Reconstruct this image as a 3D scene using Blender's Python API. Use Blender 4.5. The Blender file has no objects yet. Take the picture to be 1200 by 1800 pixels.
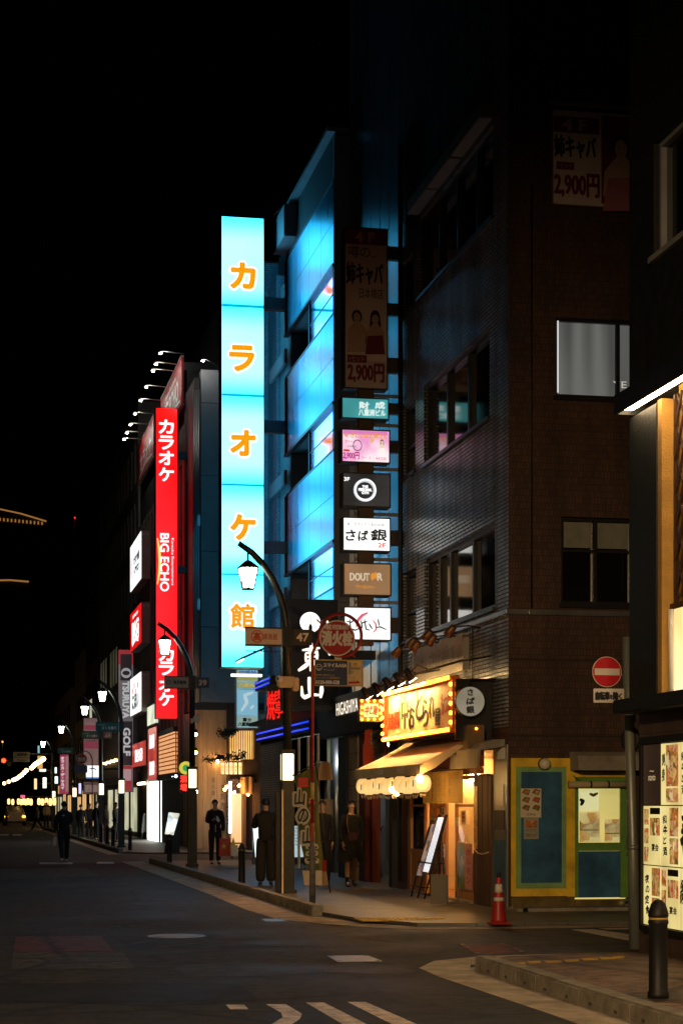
import bpy, bmesh, math, random
from mathutils import Vector, Matrix
random.seed(7)
SC = bpy.context.scene
COL = SC.collection
PI = math.pi
# ---------------------------------------------------------------- camera, world, exposure
EYE = 1.63; FPX = 3300.0; HZ = 1415.0; YAW = math.atan(655.0 / FPX)
cam = bpy.data.cameras.new('camera'); camo = bpy.data.objects.new('camera', cam); COL.objects.link(camo)
camo.location = (0, 0, EYE); camo.rotation_euler = (PI / 2, 0, -YAW)
cam.sensor_fit = 'AUTO'; cam.sensor_width = 36; cam.lens = FPX / 1800 * 36
cam.shift_y = (HZ - 900) / 1800; cam.clip_end = 3000; cam.clip_start = .1
SC.camera = camo
SC.view_settings.view_transform = 'Standard'; SC.view_settings.look = 'None'
SC.view_settings.exposure = 0; SC.view_settings.gamma = 1
W = bpy.data.worlds.new('World'); SC.world = W; W.use_nodes = True
_n = W.node_tree.nodes; _bg = _n['Background']
_sky = _n.new('ShaderNodeTexSky'); _sky.sky_type = 'NISHITA'; _sky.sun_disc = False
_sky.sun_elevation = math.radians(-8); _sky.sun_rotation = math.radians(250)
W.node_tree.links.new(_sky.outputs[0], _bg.inputs[0]); _bg.inputs[1].default_value = .05
SC.cycles.use_denoising = True
SC.cycles.max_bounces = 6; SC.cycles.diffuse_bounces = 3; SC.cycles.glossy_bounces = 3
SC.cycles.sample_clamp_indirect = 4

# floodlight of the crossing: an unseen lamp, added for the warm light from there, on a pole on the far side of the road, left of and behind the photographer
_fl = bpy.data.lights.new('crossing_floodlight', 'SPOT'); _fo = bpy.data.objects.new('crossing_floodlight', _fl); COL.objects.link(_fo)
_fl.energy = 22000; _fl.color = (1, .66, .34); _fl.spot_size = math.radians(36.5); _fl.spot_blend = 1; _fl.shadow_soft_size = .25
_fo.location = (-9, -12, 8.6); _fo.rotation_euler = (Vector((7.4, 25, -.9)) - Vector((-9, -12, 8.6))).to_track_quat('-Z', 'Y').to_euler()

# ---------------------------------------------------------------- pixel of the photograph -> point on a plane of the street
ca, sa = math.cos(YAW), math.sin(YAW)
def ray(px, py):
    r = (px - 600) / FPX; u = (HZ - py) / FPX
    return Vector((sa + r * ca, ca - r * sa, u))
def RX(px, py, X):
    d = ray(px, py); t = X / d.x; return Vector((X, d.y * t, EYE + d.z * t))
def RY(px, py, Y):
    d = ray(px, py); t = Y / d.y; return Vector((d.x * t, Y, EYE + d.z * t))
def RZ(px, py, Z=0.0):
    d = ray(px, py); t = (Z - EYE) / d.z; return Vector((d.x * t, d.y * t, Z))

# ---------------------------------------------------------------- materials
MATS = {}
def _base(name):
    m = bpy.data.materials.new(name); m.use_nodes = True; MATS[name] = m
    nt = m.node_tree; return m, nt, nt.nodes['Principled BSDF']
def N(nt, t, **kw):
    n = nt.nodes.new(t)
    for k, v in kw.items(): setattr(n, k, v)
    return n
def L(nt, a, b): nt.links.new(a, b)
def c4(c): return (c[0], c[1], c[2], 1)
def mat(name, col, rough=.6, metal=0.0, var=.18, scale=3.0, bump=0.0, bscale=60.0, ior=1.45, stretch=None):
    m, nt, p = _base(name)
    tc = N(nt, 'ShaderNodeTexCoord'); mp = N(nt, 'ShaderNodeMapping'); L(nt, tc.outputs['Object'], mp.inputs[0])
    if stretch: mp.inputs['Scale'].default_value = stretch
    nz = N(nt, 'ShaderNodeTexNoise'); nz.inputs['Scale'].default_value = scale; nz.inputs['Detail'].default_value = 6
    nz.inputs['Roughness'].default_value = .65; L(nt, mp.outputs[0], nz.inputs['Vector'])
    r = N(nt, 'ShaderNodeValToRGB'); r.color_ramp.elements[0].position = .3; r.color_ramp.elements[1].position = .7
    r.color_ramp.elements[0].color = c4([max(0, x * (1 - var)) for x in col])
    r.color_ramp.elements[1].color = c4([min(1, x * (1 + var)) for x in col])
    L(nt, nz.outputs['Fac'], r.inputs[0]); L(nt, r.outputs[0], p.inputs['Base Color'])
    mr = N(nt, 'ShaderNodeMapRange'); mr.inputs['To Min'].default_value = max(.02, rough - .1); mr.inputs['To Max'].default_value = min(1, rough + .1)
    L(nt, nz.outputs['Fac'], mr.inputs[0]); L(nt, mr.outputs[0], p.inputs['Roughness'])
    p.inputs['Metallic'].default_value = metal; p.inputs['IOR'].default_value = ior
    if bump:
        n2 = N(nt, 'ShaderNodeTexNoise'); n2.inputs['Scale'].default_value = bscale; n2.inputs['Detail'].default_value = 4
        L(nt, mp.outputs[0], n2.inputs['Vector'])
        b = N(nt, 'ShaderNodeBump'); b.inputs['Strength'].default_value = bump; b.inputs['Distance'].default_value = .02
        L(nt, n2.outputs['Fac'], b.inputs['Height']); L(nt, b.outputs[0], p.inputs['Normal'])
    return m
def emat(name, col, strength=1.0, body=(.6, .6, .6), rough=.3):
    m, nt, p = _base(name)
    p.inputs['Base Color'].default_value = c4(body); p.inputs['Roughness'].default_value = rough
    p.inputs['Emission Color'].default_value = c4(col); p.inputs['Emission Strength'].default_value = strength
    return m
def lightbox(name, lo, hi, strength, ps=1.2, period=None, seam=0.0, z0=0.0, body=(.5, .5, .5)):
    """sign face lit from behind by tubes: brightness dips between the tubes"""
    m, nt, p = _base(name)
    p.inputs['Base Color'].default_value = c4(body); p.inputs['Roughness'].default_value = .25
    tc = N(nt, 'ShaderNodeTexCoord')
    nz = N(nt, 'ShaderNodeTexNoise'); nz.inputs['Scale'].default_value = ps; nz.inputs['Detail'].default_value = 1
    L(nt, tc.outputs['Object'], nz.inputs['Vector'])
    fac = nz.outputs['Fac']
    if period:
        g = N(nt, 'ShaderNodeNewGeometry'); sx = N(nt, 'ShaderNodeSeparateXYZ'); L(nt, g.outputs['Position'], sx.inputs[0])
        a = N(nt, 'ShaderNodeMath', operation='SUBTRACT'); a.inputs[1].default_value = z0; L(nt, sx.outputs['Z'], a.inputs[0])
        b = N(nt, 'ShaderNodeMath', operation='PINGPONG'); b.inputs[1].default_value = period / 2; L(nt, a.outputs[0], b.inputs[0])
        c = N(nt, 'ShaderNodeMapRange'); c.interpolation_type = 'SMOOTHSTEP'; c.inputs['From Max'].default_value = period * seam
        c.inputs['To Min'].default_value = 0; L(nt, b.outputs[0], c.inputs[0])
        d = N(nt, 'ShaderNodeMapRange'); d.inputs['From Min'].default_value = .25; d.inputs['From Max'].default_value = .55; L(nt, fac, d.inputs[0])
        d.inputs['To Min'].default_value = .82
        e = N(nt, 'ShaderNodeMath', operation='MULTIPLY'); L(nt, c.outputs[0], e.inputs[0]); L(nt, d.outputs[0], e.inputs[1]); fac = e.outputs[0]
    r = N(nt, 'ShaderNodeValToRGB'); r.color_ramp.elements[0].color = c4(lo); r.color_ramp.elements[1].color = c4(hi)
    if not period: r.color_ramp.elements[0].position = .3; r.color_ramp.elements[1].position = .65
    L(nt, fac, r.inputs[0]); L(nt, r.outputs[0], p.inputs['Emission Color']); p.inputs['Emission Strength'].default_value = strength
    return m
def uv_wall(nt):
    g = N(nt, 'ShaderNodeNewGeometry'); s = N(nt, 'ShaderNodeSeparateXYZ'); L(nt, g.outputs['Position'], s.inputs[0])
    a = N(nt, 'ShaderNodeMath', operation='ADD'); L(nt, s.outputs['X'], a.inputs[0]); L(nt, s.outputs['Y'], a.inputs[1])
    c = N(nt, 'ShaderNodeCombineXYZ'); L(nt, a.outputs[0], c.inputs[0]); L(nt, s.outputs['Z'], c.inputs[1]); return c.outputs[0], g
def tile(name, c1, c2, mortar, bw, bh, ms=.006, rough=.35, bump=.6, offset=.5, ior=1.5, dirt=.35):
    m, nt, p = _base(name); uv, g = uv_wall(nt)
    b = N(nt, 'ShaderNodeTexBrick'); b.offset = offset; L(nt, uv, b.inputs['Vector'])
    b.inputs['Color1'].default_value = c4(c1); b.inputs['Color2'].default_value = c4(c2); b.inputs['Mortar'].default_value = c4(mortar)
    b.inputs['Scale'].default_value = 1; b.inputs['Mortar Size'].default_value = ms; b.inputs['Mortar Smooth'].default_value = .2
    b.inputs['Brick Width'].default_value = bw; b.inputs['Row Height'].default_value = bh; b.inputs['Bias'].default_value = 0
    nz = N(nt, 'ShaderNodeTexNoise'); nz.inputs['Scale'].default_value = .9; nz.inputs['Detail'].default_value = 7; nz.inputs['Roughness'].default_value = .7
    L(nt, g.outputs['Position'], nz.inputs['Vector'])
    mr = N(nt, 'ShaderNodeMapRange'); mr.inputs['From Min'].default_value = .3; mr.inputs['From Max'].default_value = .7
    mr.inputs['To Min'].default_value = 1 - dirt; mr.inputs['To Max'].default_value = 1 + dirt * .3; L(nt, nz.outputs['Fac'], mr.inputs[0])
    st = N(nt, 'ShaderNodeTexNoise'); st.inputs['Scale'].default_value = 1.0; st.inputs['Detail'].default_value = 5; sm = N(nt, 'ShaderNodeMapping'); sm.inputs['Scale'].default_value = (2.6, .16, 1); L(nt, uv, sm.inputs[0]); L(nt, sm.outputs[0], st.inputs['Vector'])
    s2 = N(nt, 'ShaderNodeMapRange'); s2.inputs['From Min'].default_value = .35; s2.inputs['From Max'].default_value = .6; s2.inputs['To Min'].default_value = 1 - dirt * .9; L(nt, st.outputs['Fac'], s2.inputs[0])
    s3 = N(nt, 'ShaderNodeMath', operation='MULTIPLY'); L(nt, mr.outputs[0], s3.inputs[0]); L(nt, s2.outputs[0], s3.inputs[1])
    mx = N(nt, 'ShaderNodeMix', data_type='RGBA', blend_type='MULTIPLY'); mx.inputs[0].default_value = 1
    L(nt, b.outputs['Color'], mx.inputs[6]); L(nt, s3.outputs[0], mx.inputs[7]); L(nt, mx.outputs[2], p.inputs['Base Color'])
    rr = N(nt, 'ShaderNodeMapRange'); rr.inputs['To Min'].default_value = rough; rr.inputs['To Max'].default_value = .95
    L(nt, b.outputs['Fac'], rr.inputs[0]); L(nt, rr.outputs[0], p.inputs['Roughness'])
    p.inputs['IOR'].default_value = ior
    inv = N(nt, 'ShaderNodeMath', operation='SUBTRACT'); inv.inputs[0].default_value = 1; L(nt, b.outputs['Fac'], inv.inputs[1])
    n3 = N(nt, 'ShaderNodeTexNoise'); n3.inputs['Scale'].default_value = 14; L(nt, g.outputs['Position'], n3.inputs['Vector'])
    ad = N(nt, 'ShaderNodeMath', operation='MULTIPLY_ADD'); L(nt, n3.outputs['Fac'], ad.inputs[0]); ad.inputs[1].default_value = .25; L(nt, inv.outputs[0], ad.inputs[2])
    bp = N(nt, 'ShaderNodeBump'); bp.inputs['Strength'].default_value = bump; bp.inputs['Distance'].default_value = .01
    L(nt, ad.outputs[0], bp.inputs['Height']); L(nt, bp.outputs[0], p.inputs['Normal'])
    return m
def glass(name, tint=(.9, .95, .95), refl=.12, rough=.02):
    m = bpy.data.materials.new(name); m.use_nodes = True; nt = m.node_tree; nt.nodes.clear()
    o = N(nt, 'ShaderNodeOutputMaterial'); t = N(nt, 'ShaderNodeBsdfTransparent'); g = N(nt, 'ShaderNodeBsdfGlossy'); mx = N(nt, 'ShaderNodeMixShader')
    lw = N(nt, 'ShaderNodeFresnel'); lw.inputs[0].default_value = 1.5
    ad = N(nt, 'ShaderNodeMath', operation='ADD'); ad.inputs[1].default_value = refl - .04; ad.use_clamp = True; L(nt, lw.outputs[0], ad.inputs[0])
    t.inputs[0].default_value = c4(tint); g.inputs['Roughness'].default_value = rough
    L(nt, ad.outputs[0], mx.inputs[0]); L(nt, t.outputs[0], mx.inputs[1]); L(nt, g.outputs[0], mx.inputs[2]); L(nt, mx.outputs[0], o.inputs[0]); return m

# ---------------------------------------------------------------- mesh builder
ORG = {}
class MB:
    def __init__(s, m=None):
        s.v = []; s.f = []; s.mi = []; s.ms = []; s.cur = 0; s.smooth = []
        if m: s.use(m)
    def use(s, m):
        if m not in s.ms: s.ms.append(m)
        s.cur = s.ms.index(m); return s
    def face(s, pts, smooth=False):
        i = len(s.v); s.v += [Vector(p) for p in pts]; s.f.append(tuple(range(i, i + len(pts)))); s.mi.append(s.cur); s.smooth.append(smooth)
    def grid(s, rows, close=False, smooth=True):
        i = len(s.v); n = len(rows[0])
        for r in rows: s.v += [Vector(p) for p in r]
        for a in range(len(rows) - 1):
            for b in range(n if close else n - 1):
                c = (b + 1) % n
                s.f.append((i + a * n + b, i + a * n + c, i + (a + 1) * n + c, i + (a + 1) * n + b)); s.mi.append(s.cur); s.smooth.append(smooth)
    def box(s, x0, x1, y0, y1, z0, z1, bev=0.0, mtx=None):
        if x0 > x1: x0, x1 = x1, x0
        if y0 > y1: y0, y1 = y1, y0
        if z0 > z1: z0, z1 = z1, z0
        bm = bmesh.new(); bmesh.ops.create_cube(bm, size=1)
        for v in bm.verts: v.co = Vector(((x0 + x1) / 2 + v.co.x * (x1 - x0), (y0 + y1) / 2 + v.co.y * (y1 - y0), (z0 + z1) / 2 + v.co.z * (z1 - z0)))
        if bev: bmesh.ops.bevel(bm, geom=bm.edges[:], offset=min(bev, .45 * min(x1 - x0, y1 - y0, z1 - z0)), segments=2, affect='EDGES')
        s.addbm(bm, mtx); return s
    def addbm(s, bm, mtx=None, smooth=False):
        bm.verts.index_update(); i = len(s.v)
        for v in bm.verts: s.v.append((mtx @ v.co) if mtx else v.co.copy())
        for f in bm.faces: s.f.append(tuple(i + v.index for v in f.verts)); s.mi.append(s.cur); s.smooth.append(smooth)
        bm.free()
    def tube(s, pts, r, n=10, cap=True):
        pts = [Vector(p) for p in pts]; k = len(pts)
        rs = r if isinstance(r, (list, tuple)) else [r] * k
        rows = []; up = None
        for j in range(k):
            t = (pts[min(j + 1, k - 1)] - pts[max(j - 1, 0)]).normalized()
            if up is None: up = Vector((0, 0, 1)) if abs(t.z) < .9 else Vector((1, 0, 0))
            a = t.cross(up).normalized(); b = a.cross(t).normalized(); up = b
            rows.append([pts[j] + (a * math.cos(2 * PI * q / n) + b * math.sin(2 * PI * q / n)) * rs[j] for q in range(n)])
        s.grid(rows, True, True)
        if cap: s.face(rows[0][::-1]); s.face(rows[-1])
        return s
    def lathe(s, c, prof, n=20, axis=(0, 0, 1), sweep=1.0):
        c = Vector(c); q = Vector((0, 0, 1)).rotation_difference(Vector(axis).normalized())
        rows = [[c + q @ Vector((r * math.cos(2 * PI * k / n), r * math.sin(2 * PI * k / n), h)) for k in range(n)] for r, h in prof]
        s.grid(rows, True, True)
        if prof[0][0] > 1e-5: s.face(rows[0][::-1])
        if prof[-1][0] > 1e-5: s.face(rows[-1])
        return s
    def ball(s, c, r, n=14, sc=(1, 1, 1)):
        c = Vector(c); rows = []
        for a in range(n // 2 + 1):
            th = PI * a / (n // 2); rr = max(1e-4, math.sin(th))
            rows.append([c + Vector((r * sc[0] * rr * math.cos(2 * PI * k / n), r * sc[1] * rr * math.sin(2 * PI * k / n), -r * sc[2] * math.cos(th))) for k in range(n)])
        s.grid(rows, True, True); return s
    def prism(s, pts, d):
        d = Vector(d); pts = [Vector(p) for p in pts]; q = [p + d for p in pts]
        s.face(pts[::-1]); s.face(q)
        for i in range(len(pts)):
            j = (i + 1) % len(pts); s.face((pts[i], pts[j], q[j], q[i]))
        return s
    def slab(s, o, u, v, w, h, t):
        """plate centred on o in the plane u,v with its front at o and thickness t behind"""
        o = Vector(o); u = Vector(u); v = Vector(v); n = u.cross(v)
        c = [o - u * w / 2 - v * h / 2, o + u * w / 2 - v * h / 2, o + u * w / 2 + v * h / 2, o - u * w / 2 + v * h / 2]
        return s.prism([p - n * t for p in c], n * t)
    def disc(s, o, u, v, r, t=.01, n=32, r0=0, ry=None):
        o = Vector(o); u = Vector(u); v = Vector(v); nn = u.cross(v); ry = ry or r; k = ry / r
        ring = [u * math.cos(2 * PI * i / n) + v * math.sin(2 * PI * i / n) * k for i in range(n)]
        if r0:
            R = [[o + p * r - nn * t for p in ring], [o + p * r for p in ring], [o + p * r0 for p in ring], [o + p * r0 - nn * t for p in ring]]
            s.grid(R, True, False)
        else: s.prism([o + p * r - nn * t for p in ring], nn * t)
        return s
    def build(s, name, parent=None, m=None):
        if m: s.ms = [m]
        me = bpy.data.meshes.new(name); org = ORG.get(parent.name, Vector((0, 0, 0))) if parent else Vector((0, 0, 0))
        me.from_pydata([v - org for v in s.v], [], s.f)
        for q in s.ms: me.materials.append(q)
        me.polygons.foreach_set('material_index', [min(i, len(s.ms) - 1) for i in s.mi]); me.polygons.foreach_set('use_smooth', s.smooth)
        me.validate(); me.update()
        bm = bmesh.new(); bm.from_mesh(me); bmesh.ops.remove_doubles(bm, verts=bm.verts, dist=1e-5)
        if not getattr(s, 'flat', False): bmesh.ops.recalc_face_normals(bm, faces=bm.faces)
        bm.to_mesh(me); bm.free()
        o = bpy.data.objects.new(name, me); COL.objects.link(o)
        if parent: o.parent = parent; ORG[o.name] = org
        return o
def tag(o, label=None, cat=None, group=None, kind=None):
    if label: o['label'] = label
    if cat: o['category'] = cat
    if group: o['group'] = group
    if kind: o['kind'] = kind
    return o
def thing(name, label, cat, loc, group=None):
    o = bpy.data.objects.new(name, None); COL.objects.link(o); o.location = loc; o.empty_display_size = .2
    ORG[o.name] = Vector(loc); return tag(o, label, cat, group)
def copy_tree(o, parent=None):
    c = o.copy(); COL.objects.link(c); c.parent = parent
    for ch in list(o.children): copy_tree(ch, c)
    return c

def bulbs(parent, name, m, pts, r):
    pts = [Vector(p) for p in pts]; b = MB(m); b.ball(pts[0], r, 8); o = b.build(name, parent)
    for p in pts[1:]:
        c = o.copy(); COL.objects.link(c); c.parent = parent; c.location = o.location + (p - pts[0])
# ---------------------------------------------------------------- lettering
_G = {}
def glyphs(text):
    if text not in _G:
        cu = bpy.data.curves.new('lettering', 'FONT'); cu.body = text; cu.size = 1; cu.resolution_u = 3
        o = bpy.data.objects.new('lettering', cu); COL.objects.link(o)
        me = bpy.data.meshes.new_from_object(o.evaluated_get(bpy.context.evaluated_depsgraph_get()))
        vs = [(v.co.x, v.co.y) for v in me.vertices]; fs = [tuple(p.vertices) for p in me.polygons]
        bpy.data.objects.remove(o); bpy.data.curves.remove(cu); bpy.data.meshes.remove(me)
        _G[text] = (vs, fs)
    return _G[text]
U_SIGN = Vector((1, 0, 0)); U_WALL = Vector((0, -1, 0)); VZ = Vector((0, 0, 1))
def letters(mb, text, o, u, v, w, h, bold=0.0, vertical=False, keep=False, wobble=0.0, lift=.003):
    o = Vector(o); u = Vector(u); v = Vector(v); n = u.cross(v)
    jobs = []
    if vertical:
        k = len(text); ch = h / k; s = min(w, ch) if keep else None
        for i, c in enumerate(text):
            if c != ' ': jobs.append((c, 0, h / 2 - ch * (i + .5), w, ch * .86))
    else: jobs.append((text, 0, 0, w, h))
    for t, cx, cy, ww, hh in jobs:
        vs, fs = glyphs(t)
        if not vs: continue
        x0 = min(p[0] for p in vs); x1 = max(p[0] for p in vs); y0 = min(p[1] for p in vs); y1 = max(p[1] for p in vs)
        if vertical:
            s = min(ww, hh); sx = ww; sy = hh
            if keep: sx = sy = s
            mx, my = .5, .34
            if len(t) == 1 and ord(t) < 256: mx, my = (x0 + x1) / 2, (y0 + y1) / 2
        else:
            sx = ww / max(1e-6, x1 - x0); sy = hh / max(1e-6, y1 - y0)
            if keep: sx = sy = min(sx, sy)
            mx, my = (x0 + x1) / 2, (y0 + y1) / 2
        offs = [(0, 0)]
        if bold: offs += [(bold * math.cos(a * PI / 4), bold * math.sin(a * PI / 4)) for a in range(8)] if bold < .03 else [(bold * math.cos(a * PI / 12), bold * math.sin(a * PI / 12)) for a in range(24)]
        for q, (bx, by) in enumerate(offs):
            i = len(mb.v)
            for x, y in vs:
                X = (x - mx) * sx + cx + bx; Y = (y - my) * sy + cy + by
                if wobble: X += wobble * math.sin(Y * 23 + X * 9); Y += wobble * math.sin(X * 31 + 1)
                mb.v.append(o + u * X + v * Y + n * (lift + q * .0002))
            for f in fs: mb.f.append(tuple(i + a for a in f)); mb.mi.append(mb.cur); mb.smooth.append(False)
    mb.flat = True
def stroke(mb, o, u, v, pts, w, lift=.004):
    """brush stroke: a ribbon along 2-D points, thick in the middle"""
    o = Vector(o); n = u.cross(v); P = []
    for j in range(len(pts) - 1):
        for t in (0, .33, .66): P.append((pts[j][0] + (pts[j + 1][0] - pts[j][0]) * t, pts[j][1] + (pts[j + 1][1] - pts[j][1]) * t))
    P.append(pts[-1]); k = len(P); A = []; B = []
    for j, (x, y) in enumerate(P):
        x2, y2 = P[min(j + 1, k - 1)]; x1, y1 = P[max(j - 1, 0)]; l = math.hypot(x2 - x1, y2 - y1) or 1
        ww = w * (.35 + .65 * math.sin(PI * (j + .6) / (k + .2))) / 2; nx, ny = -(y2 - y1) / l * ww, (x2 - x1) / l * ww
        A.append(o + u * (x + nx) + v * (y + ny) + n * lift); B.append(o + u * (x - nx) + v * (y - ny) + n * lift)
    mb.grid([A, B], False, False); mb.flat = True
# ================================================================ the setting
M = {}
def asphalt(name, base, rough=.62):
    m, nt, p = _base(name)
    g = N(nt, 'ShaderNodeNewGeometry')
    n1 = N(nt, 'ShaderNodeTexNoise'); n1.inputs['Scale'].default_value = .45; n1.inputs['Detail'].default_value = 8; n1.inputs['Roughness'].default_value = .65
    n2 = N(nt, 'ShaderNodeTexNoise'); n2.inputs['Scale'].default_value = 90; n2.inputs['Detail'].default_value = 3
    vo = N(nt, 'ShaderNodeTexVoronoi', feature='DISTANCE_TO_EDGE'); vo.inputs['Scale'].default_value = .33
    n3 = N(nt, 'ShaderNodeTexNoise'); n3.inputs['Scale'].default_value = 2.5; n3.inputs['Detail'].default_value = 5
    ad = N(nt, 'ShaderNodeMix', data_type='RGBA', blend_type='ADD'); ad.inputs[0].default_value = .25
    L(nt, g.outputs['Position'], n3.inputs['Vector']); L(nt, g.outputs['Position'], ad.inputs[6]); L(nt, n3.outputs['Color'], ad.inputs[7]); L(nt, ad.outputs[2], vo.inputs['Vector'])
    for n in (n1, n2): L(nt, g.outputs['Position'], n.inputs['Vector'])
    r = N(nt, 'ShaderNodeValToRGB'); r.color_ramp.elements[0].position = .35; r.color_ramp.elements[1].position = .68
    r.color_ramp.elements[0].color = c4([x * .45 for x in base]); r.color_ramp.elements[1].color = c4([x * 1.7 for x in base]); L(nt, n1.outputs['Fac'], r.inputs[0])
    sp = N(nt, 'ShaderNodeMapRange'); sp.inputs['From Min'].default_value = .3; sp.inputs['From Max'].default_value = .75; sp.inputs['To Min'].default_value = .6; sp.inputs['To Max'].default_value = 1.7
    L(nt, n2.outputs['Fac'], sp.inputs[0])
    mx = N(nt, 'ShaderNodeMix', data_type='RGBA', blend_type='MULTIPLY'); mx.inputs[0].default_value = 1; L(nt, r.outputs[0], mx.inputs[6]); L(nt, sp.outputs[0], mx.inputs[7])
    n4 = N(nt, 'ShaderNodeTexNoise'); n4.inputs['Scale'].default_value = 4.5; n4.inputs['Detail'].default_value = 9; n4.inputs['Roughness'].default_value = .8; L(nt, g.outputs['Position'], n4.inputs['Vector'])
    q4 = N(nt, 'ShaderNodeMapRange'); q4.inputs['From Min'].default_value = .36; q4.inputs['From Max'].default_value = .66; q4.inputs['To Min'].default_value = .25; q4.inputs['To Max'].default_value = 2.3; L(nt, n4.outputs['Fac'], q4.inputs[0])
    m4 = N(nt, 'ShaderNodeMix', data_type='RGBA', blend_type='MULTIPLY'); m4.inputs[0].default_value = 1; L(nt, mx.outputs[2], m4.inputs[6]); L(nt, q4.outputs[0], m4.inputs[7]); mx = m4
    cr = N(nt, 'ShaderNodeMapRange'); cr.inputs['From Max'].default_value = .022; cr.inputs['To Min'].default_value = .2; L(nt, vo.outputs['Distance'], cr.inputs[0])
    m2 = N(nt, 'ShaderNodeMix', data_type='RGBA', blend_type='MULTIPLY'); m2.inputs[0].default_value = 1; L(nt, mx.outputs[2], m2.inputs[6]); L(nt, cr.outputs[0], m2.inputs[7])
    L(nt, m2.outputs[2], p.inputs['Base Color'])
    rr = N(nt, 'ShaderNodeMapRange'); rr.inputs['From Min'].default_value = .35; rr.inputs['From Max'].default_value = .65; rr.inputs['To Min'].default_value = rough - .14; rr.inputs['To Max'].default_value = rough + .14
    L(nt, n1.outputs['Fac'], rr.inputs[0]); L(nt, rr.outputs[0], p.inputs['Roughness'])
    b = N(nt, 'ShaderNodeBump'); b.inputs['Strength'].default_value = .6; b.inputs['Distance'].default_value = .02; L(nt, n4.outputs['Fac'], b.inputs['Height']); L(nt, b.outputs[0], p.inputs['Normal'])
    return m
M['asphalt'] = asphalt('asphalt', (.022, .0215, .0195), .78)
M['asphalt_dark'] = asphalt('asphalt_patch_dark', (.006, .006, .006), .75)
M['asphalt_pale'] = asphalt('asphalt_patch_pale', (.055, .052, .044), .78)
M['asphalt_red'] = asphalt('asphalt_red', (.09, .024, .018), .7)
M['pave'] = tile('paving_slabs', (.11, .1, .088), (.135, .12, .105), (.05, .046, .04), .6, .3, .006, .55, .25)
M['pave_brown'] = asphalt('pavement_brown', (.1, .058, .04), .62)
M['concrete'] = mat('concrete', (.23, .205, .16), .75, 0, .5, 4, .3, 50)
M['gutter'] = mat('gutter_concrete', (.42, .34, .25), .8, 0, .5, 2.6, .4, 30)
M['paint'] = mat('road_paint', (.7, .54, .45), .6, 0, .6, 7, .2, 120)
M['iron'] = mat('cast_iron', (.16, .16, .17), .38, .8, .3, 30, .5, 90)
M['steelplate'] = mat('steel_plate', (.3, .31, .33), .45, .6, .2, 8, .3, 150)
M['yellow'] = mat('tactile_yellow', (.55, .33, .03), .6, 0, .4, 7, .2, 80)
M['notch'] = mat('kerb_notch', (.07, .065, .055), .9)
M['dark'] = mat('soot_black', (.012, .012, .013), .6)
M['black'] = mat('black_metal', (.008, .008, .009), .55, .0, .3, 6)
def S(name, mb, parent=None): return tag(mb.build(name, parent), kind='structure')
mb = MB(M['asphalt']); mb.face([(-400, -60, 0), (400, -60, 0), (400, 1500, 0), (-400, 1500, 0)]); S('road', mb)
# patches of newer and older asphalt, each a thin sheet on the road
def sheet(name, m, px, z=.004):
    b = MB(m); b.face([RZ(x, y, z) for x, y in px]); return S(name, b)
def plate_thing(name, label, cat, m, px):
    b = MB(m); q = [RZ(x, y, .0) for x, y in px]; b.prism(q, (0, 0, .007)); c_ = sum(q, Vector()) / len(q); b.use(M['iron'])
    for p_ in q: d = p_ * .86 + c_ * .14; b.box(d.x - .02, d.x + .02, d.y - .02, d.y + .02, .006, .012)
    return tag(b.build(name), label, cat)
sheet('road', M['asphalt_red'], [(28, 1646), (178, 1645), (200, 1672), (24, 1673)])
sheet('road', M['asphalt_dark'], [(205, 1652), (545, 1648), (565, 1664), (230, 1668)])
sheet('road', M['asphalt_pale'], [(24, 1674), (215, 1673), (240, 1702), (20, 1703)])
M['asphalt_gloss'] = asphalt('asphalt_worn_shiny', (.021, .0215, .0215), .68)
sheet('road', M['asphalt_gloss'], [(305, 1699), (345, 1694), (440, 1692), (560, 1694), (640, 1692), (690, 1698), (735, 1708), (640, 1711), (560, 1708), (470, 1715), (370, 1716), (322, 1711)])
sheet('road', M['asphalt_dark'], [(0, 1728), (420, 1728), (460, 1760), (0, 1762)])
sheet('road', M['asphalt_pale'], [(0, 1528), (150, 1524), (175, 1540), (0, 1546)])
for k, q in enumerate([[(397, 1766), (429, 1766), (437, 1774), (405, 1774)],
          [(467, 1765), (502, 1765), (531, 1782), (527, 1791), (505, 1806), (468, 1806), (497, 1788), (494, 1780)],
          [(537, 1762), (569, 1762), (668, 1812), (622, 1812)], [(610, 1761), (642, 1761), (760, 1812), (712, 1812)]]):
    sheet('road_marking', M['paint'], q, .005)
sheet('road_marking', M['paint'], [(1002, 1634), (1040, 1633), (1150, 1648), (1150, 1662)], .005)
sheet('road_marking', M['paint'], [(1050, 1632), (1130, 1630), (1130, 1633), (1070, 1634)], .005)
for q in ([(70, 1516), (128, 1516), (128, 1519), (70, 1519)], [(172, 1515), (200, 1515), (201, 1518), (170, 1518)], [(-10, 1466), (18, 1466), (14, 1469), (-14, 1469)], [(24, 1466), (40, 1466), (38, 1469), (22, 1469)]):
    sheet('road_marking', M['paint'], q, .005)
plate_thing('access_plate', 'narrow bluish metal plate in the road at the end of the far kerb', 'cover', M['steelplate'], [(459, 1616.5), (492, 1615.5), (506, 1619.5), (470, 1621)])
for q in ([(575, 1681), (645, 1680), (671, 1690), (593, 1691)],): plate_thing('access_plate', 'pale rectangular metal cover in the middle of the crossing', 'cover', M['steelplate'], q)
plate_thing('drain_grating', 'rusty red grating set in the side street road', 'grating', M['asphalt_red'], [(806, 1660), (885, 1659), (925, 1675), (835, 1677)])
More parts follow.
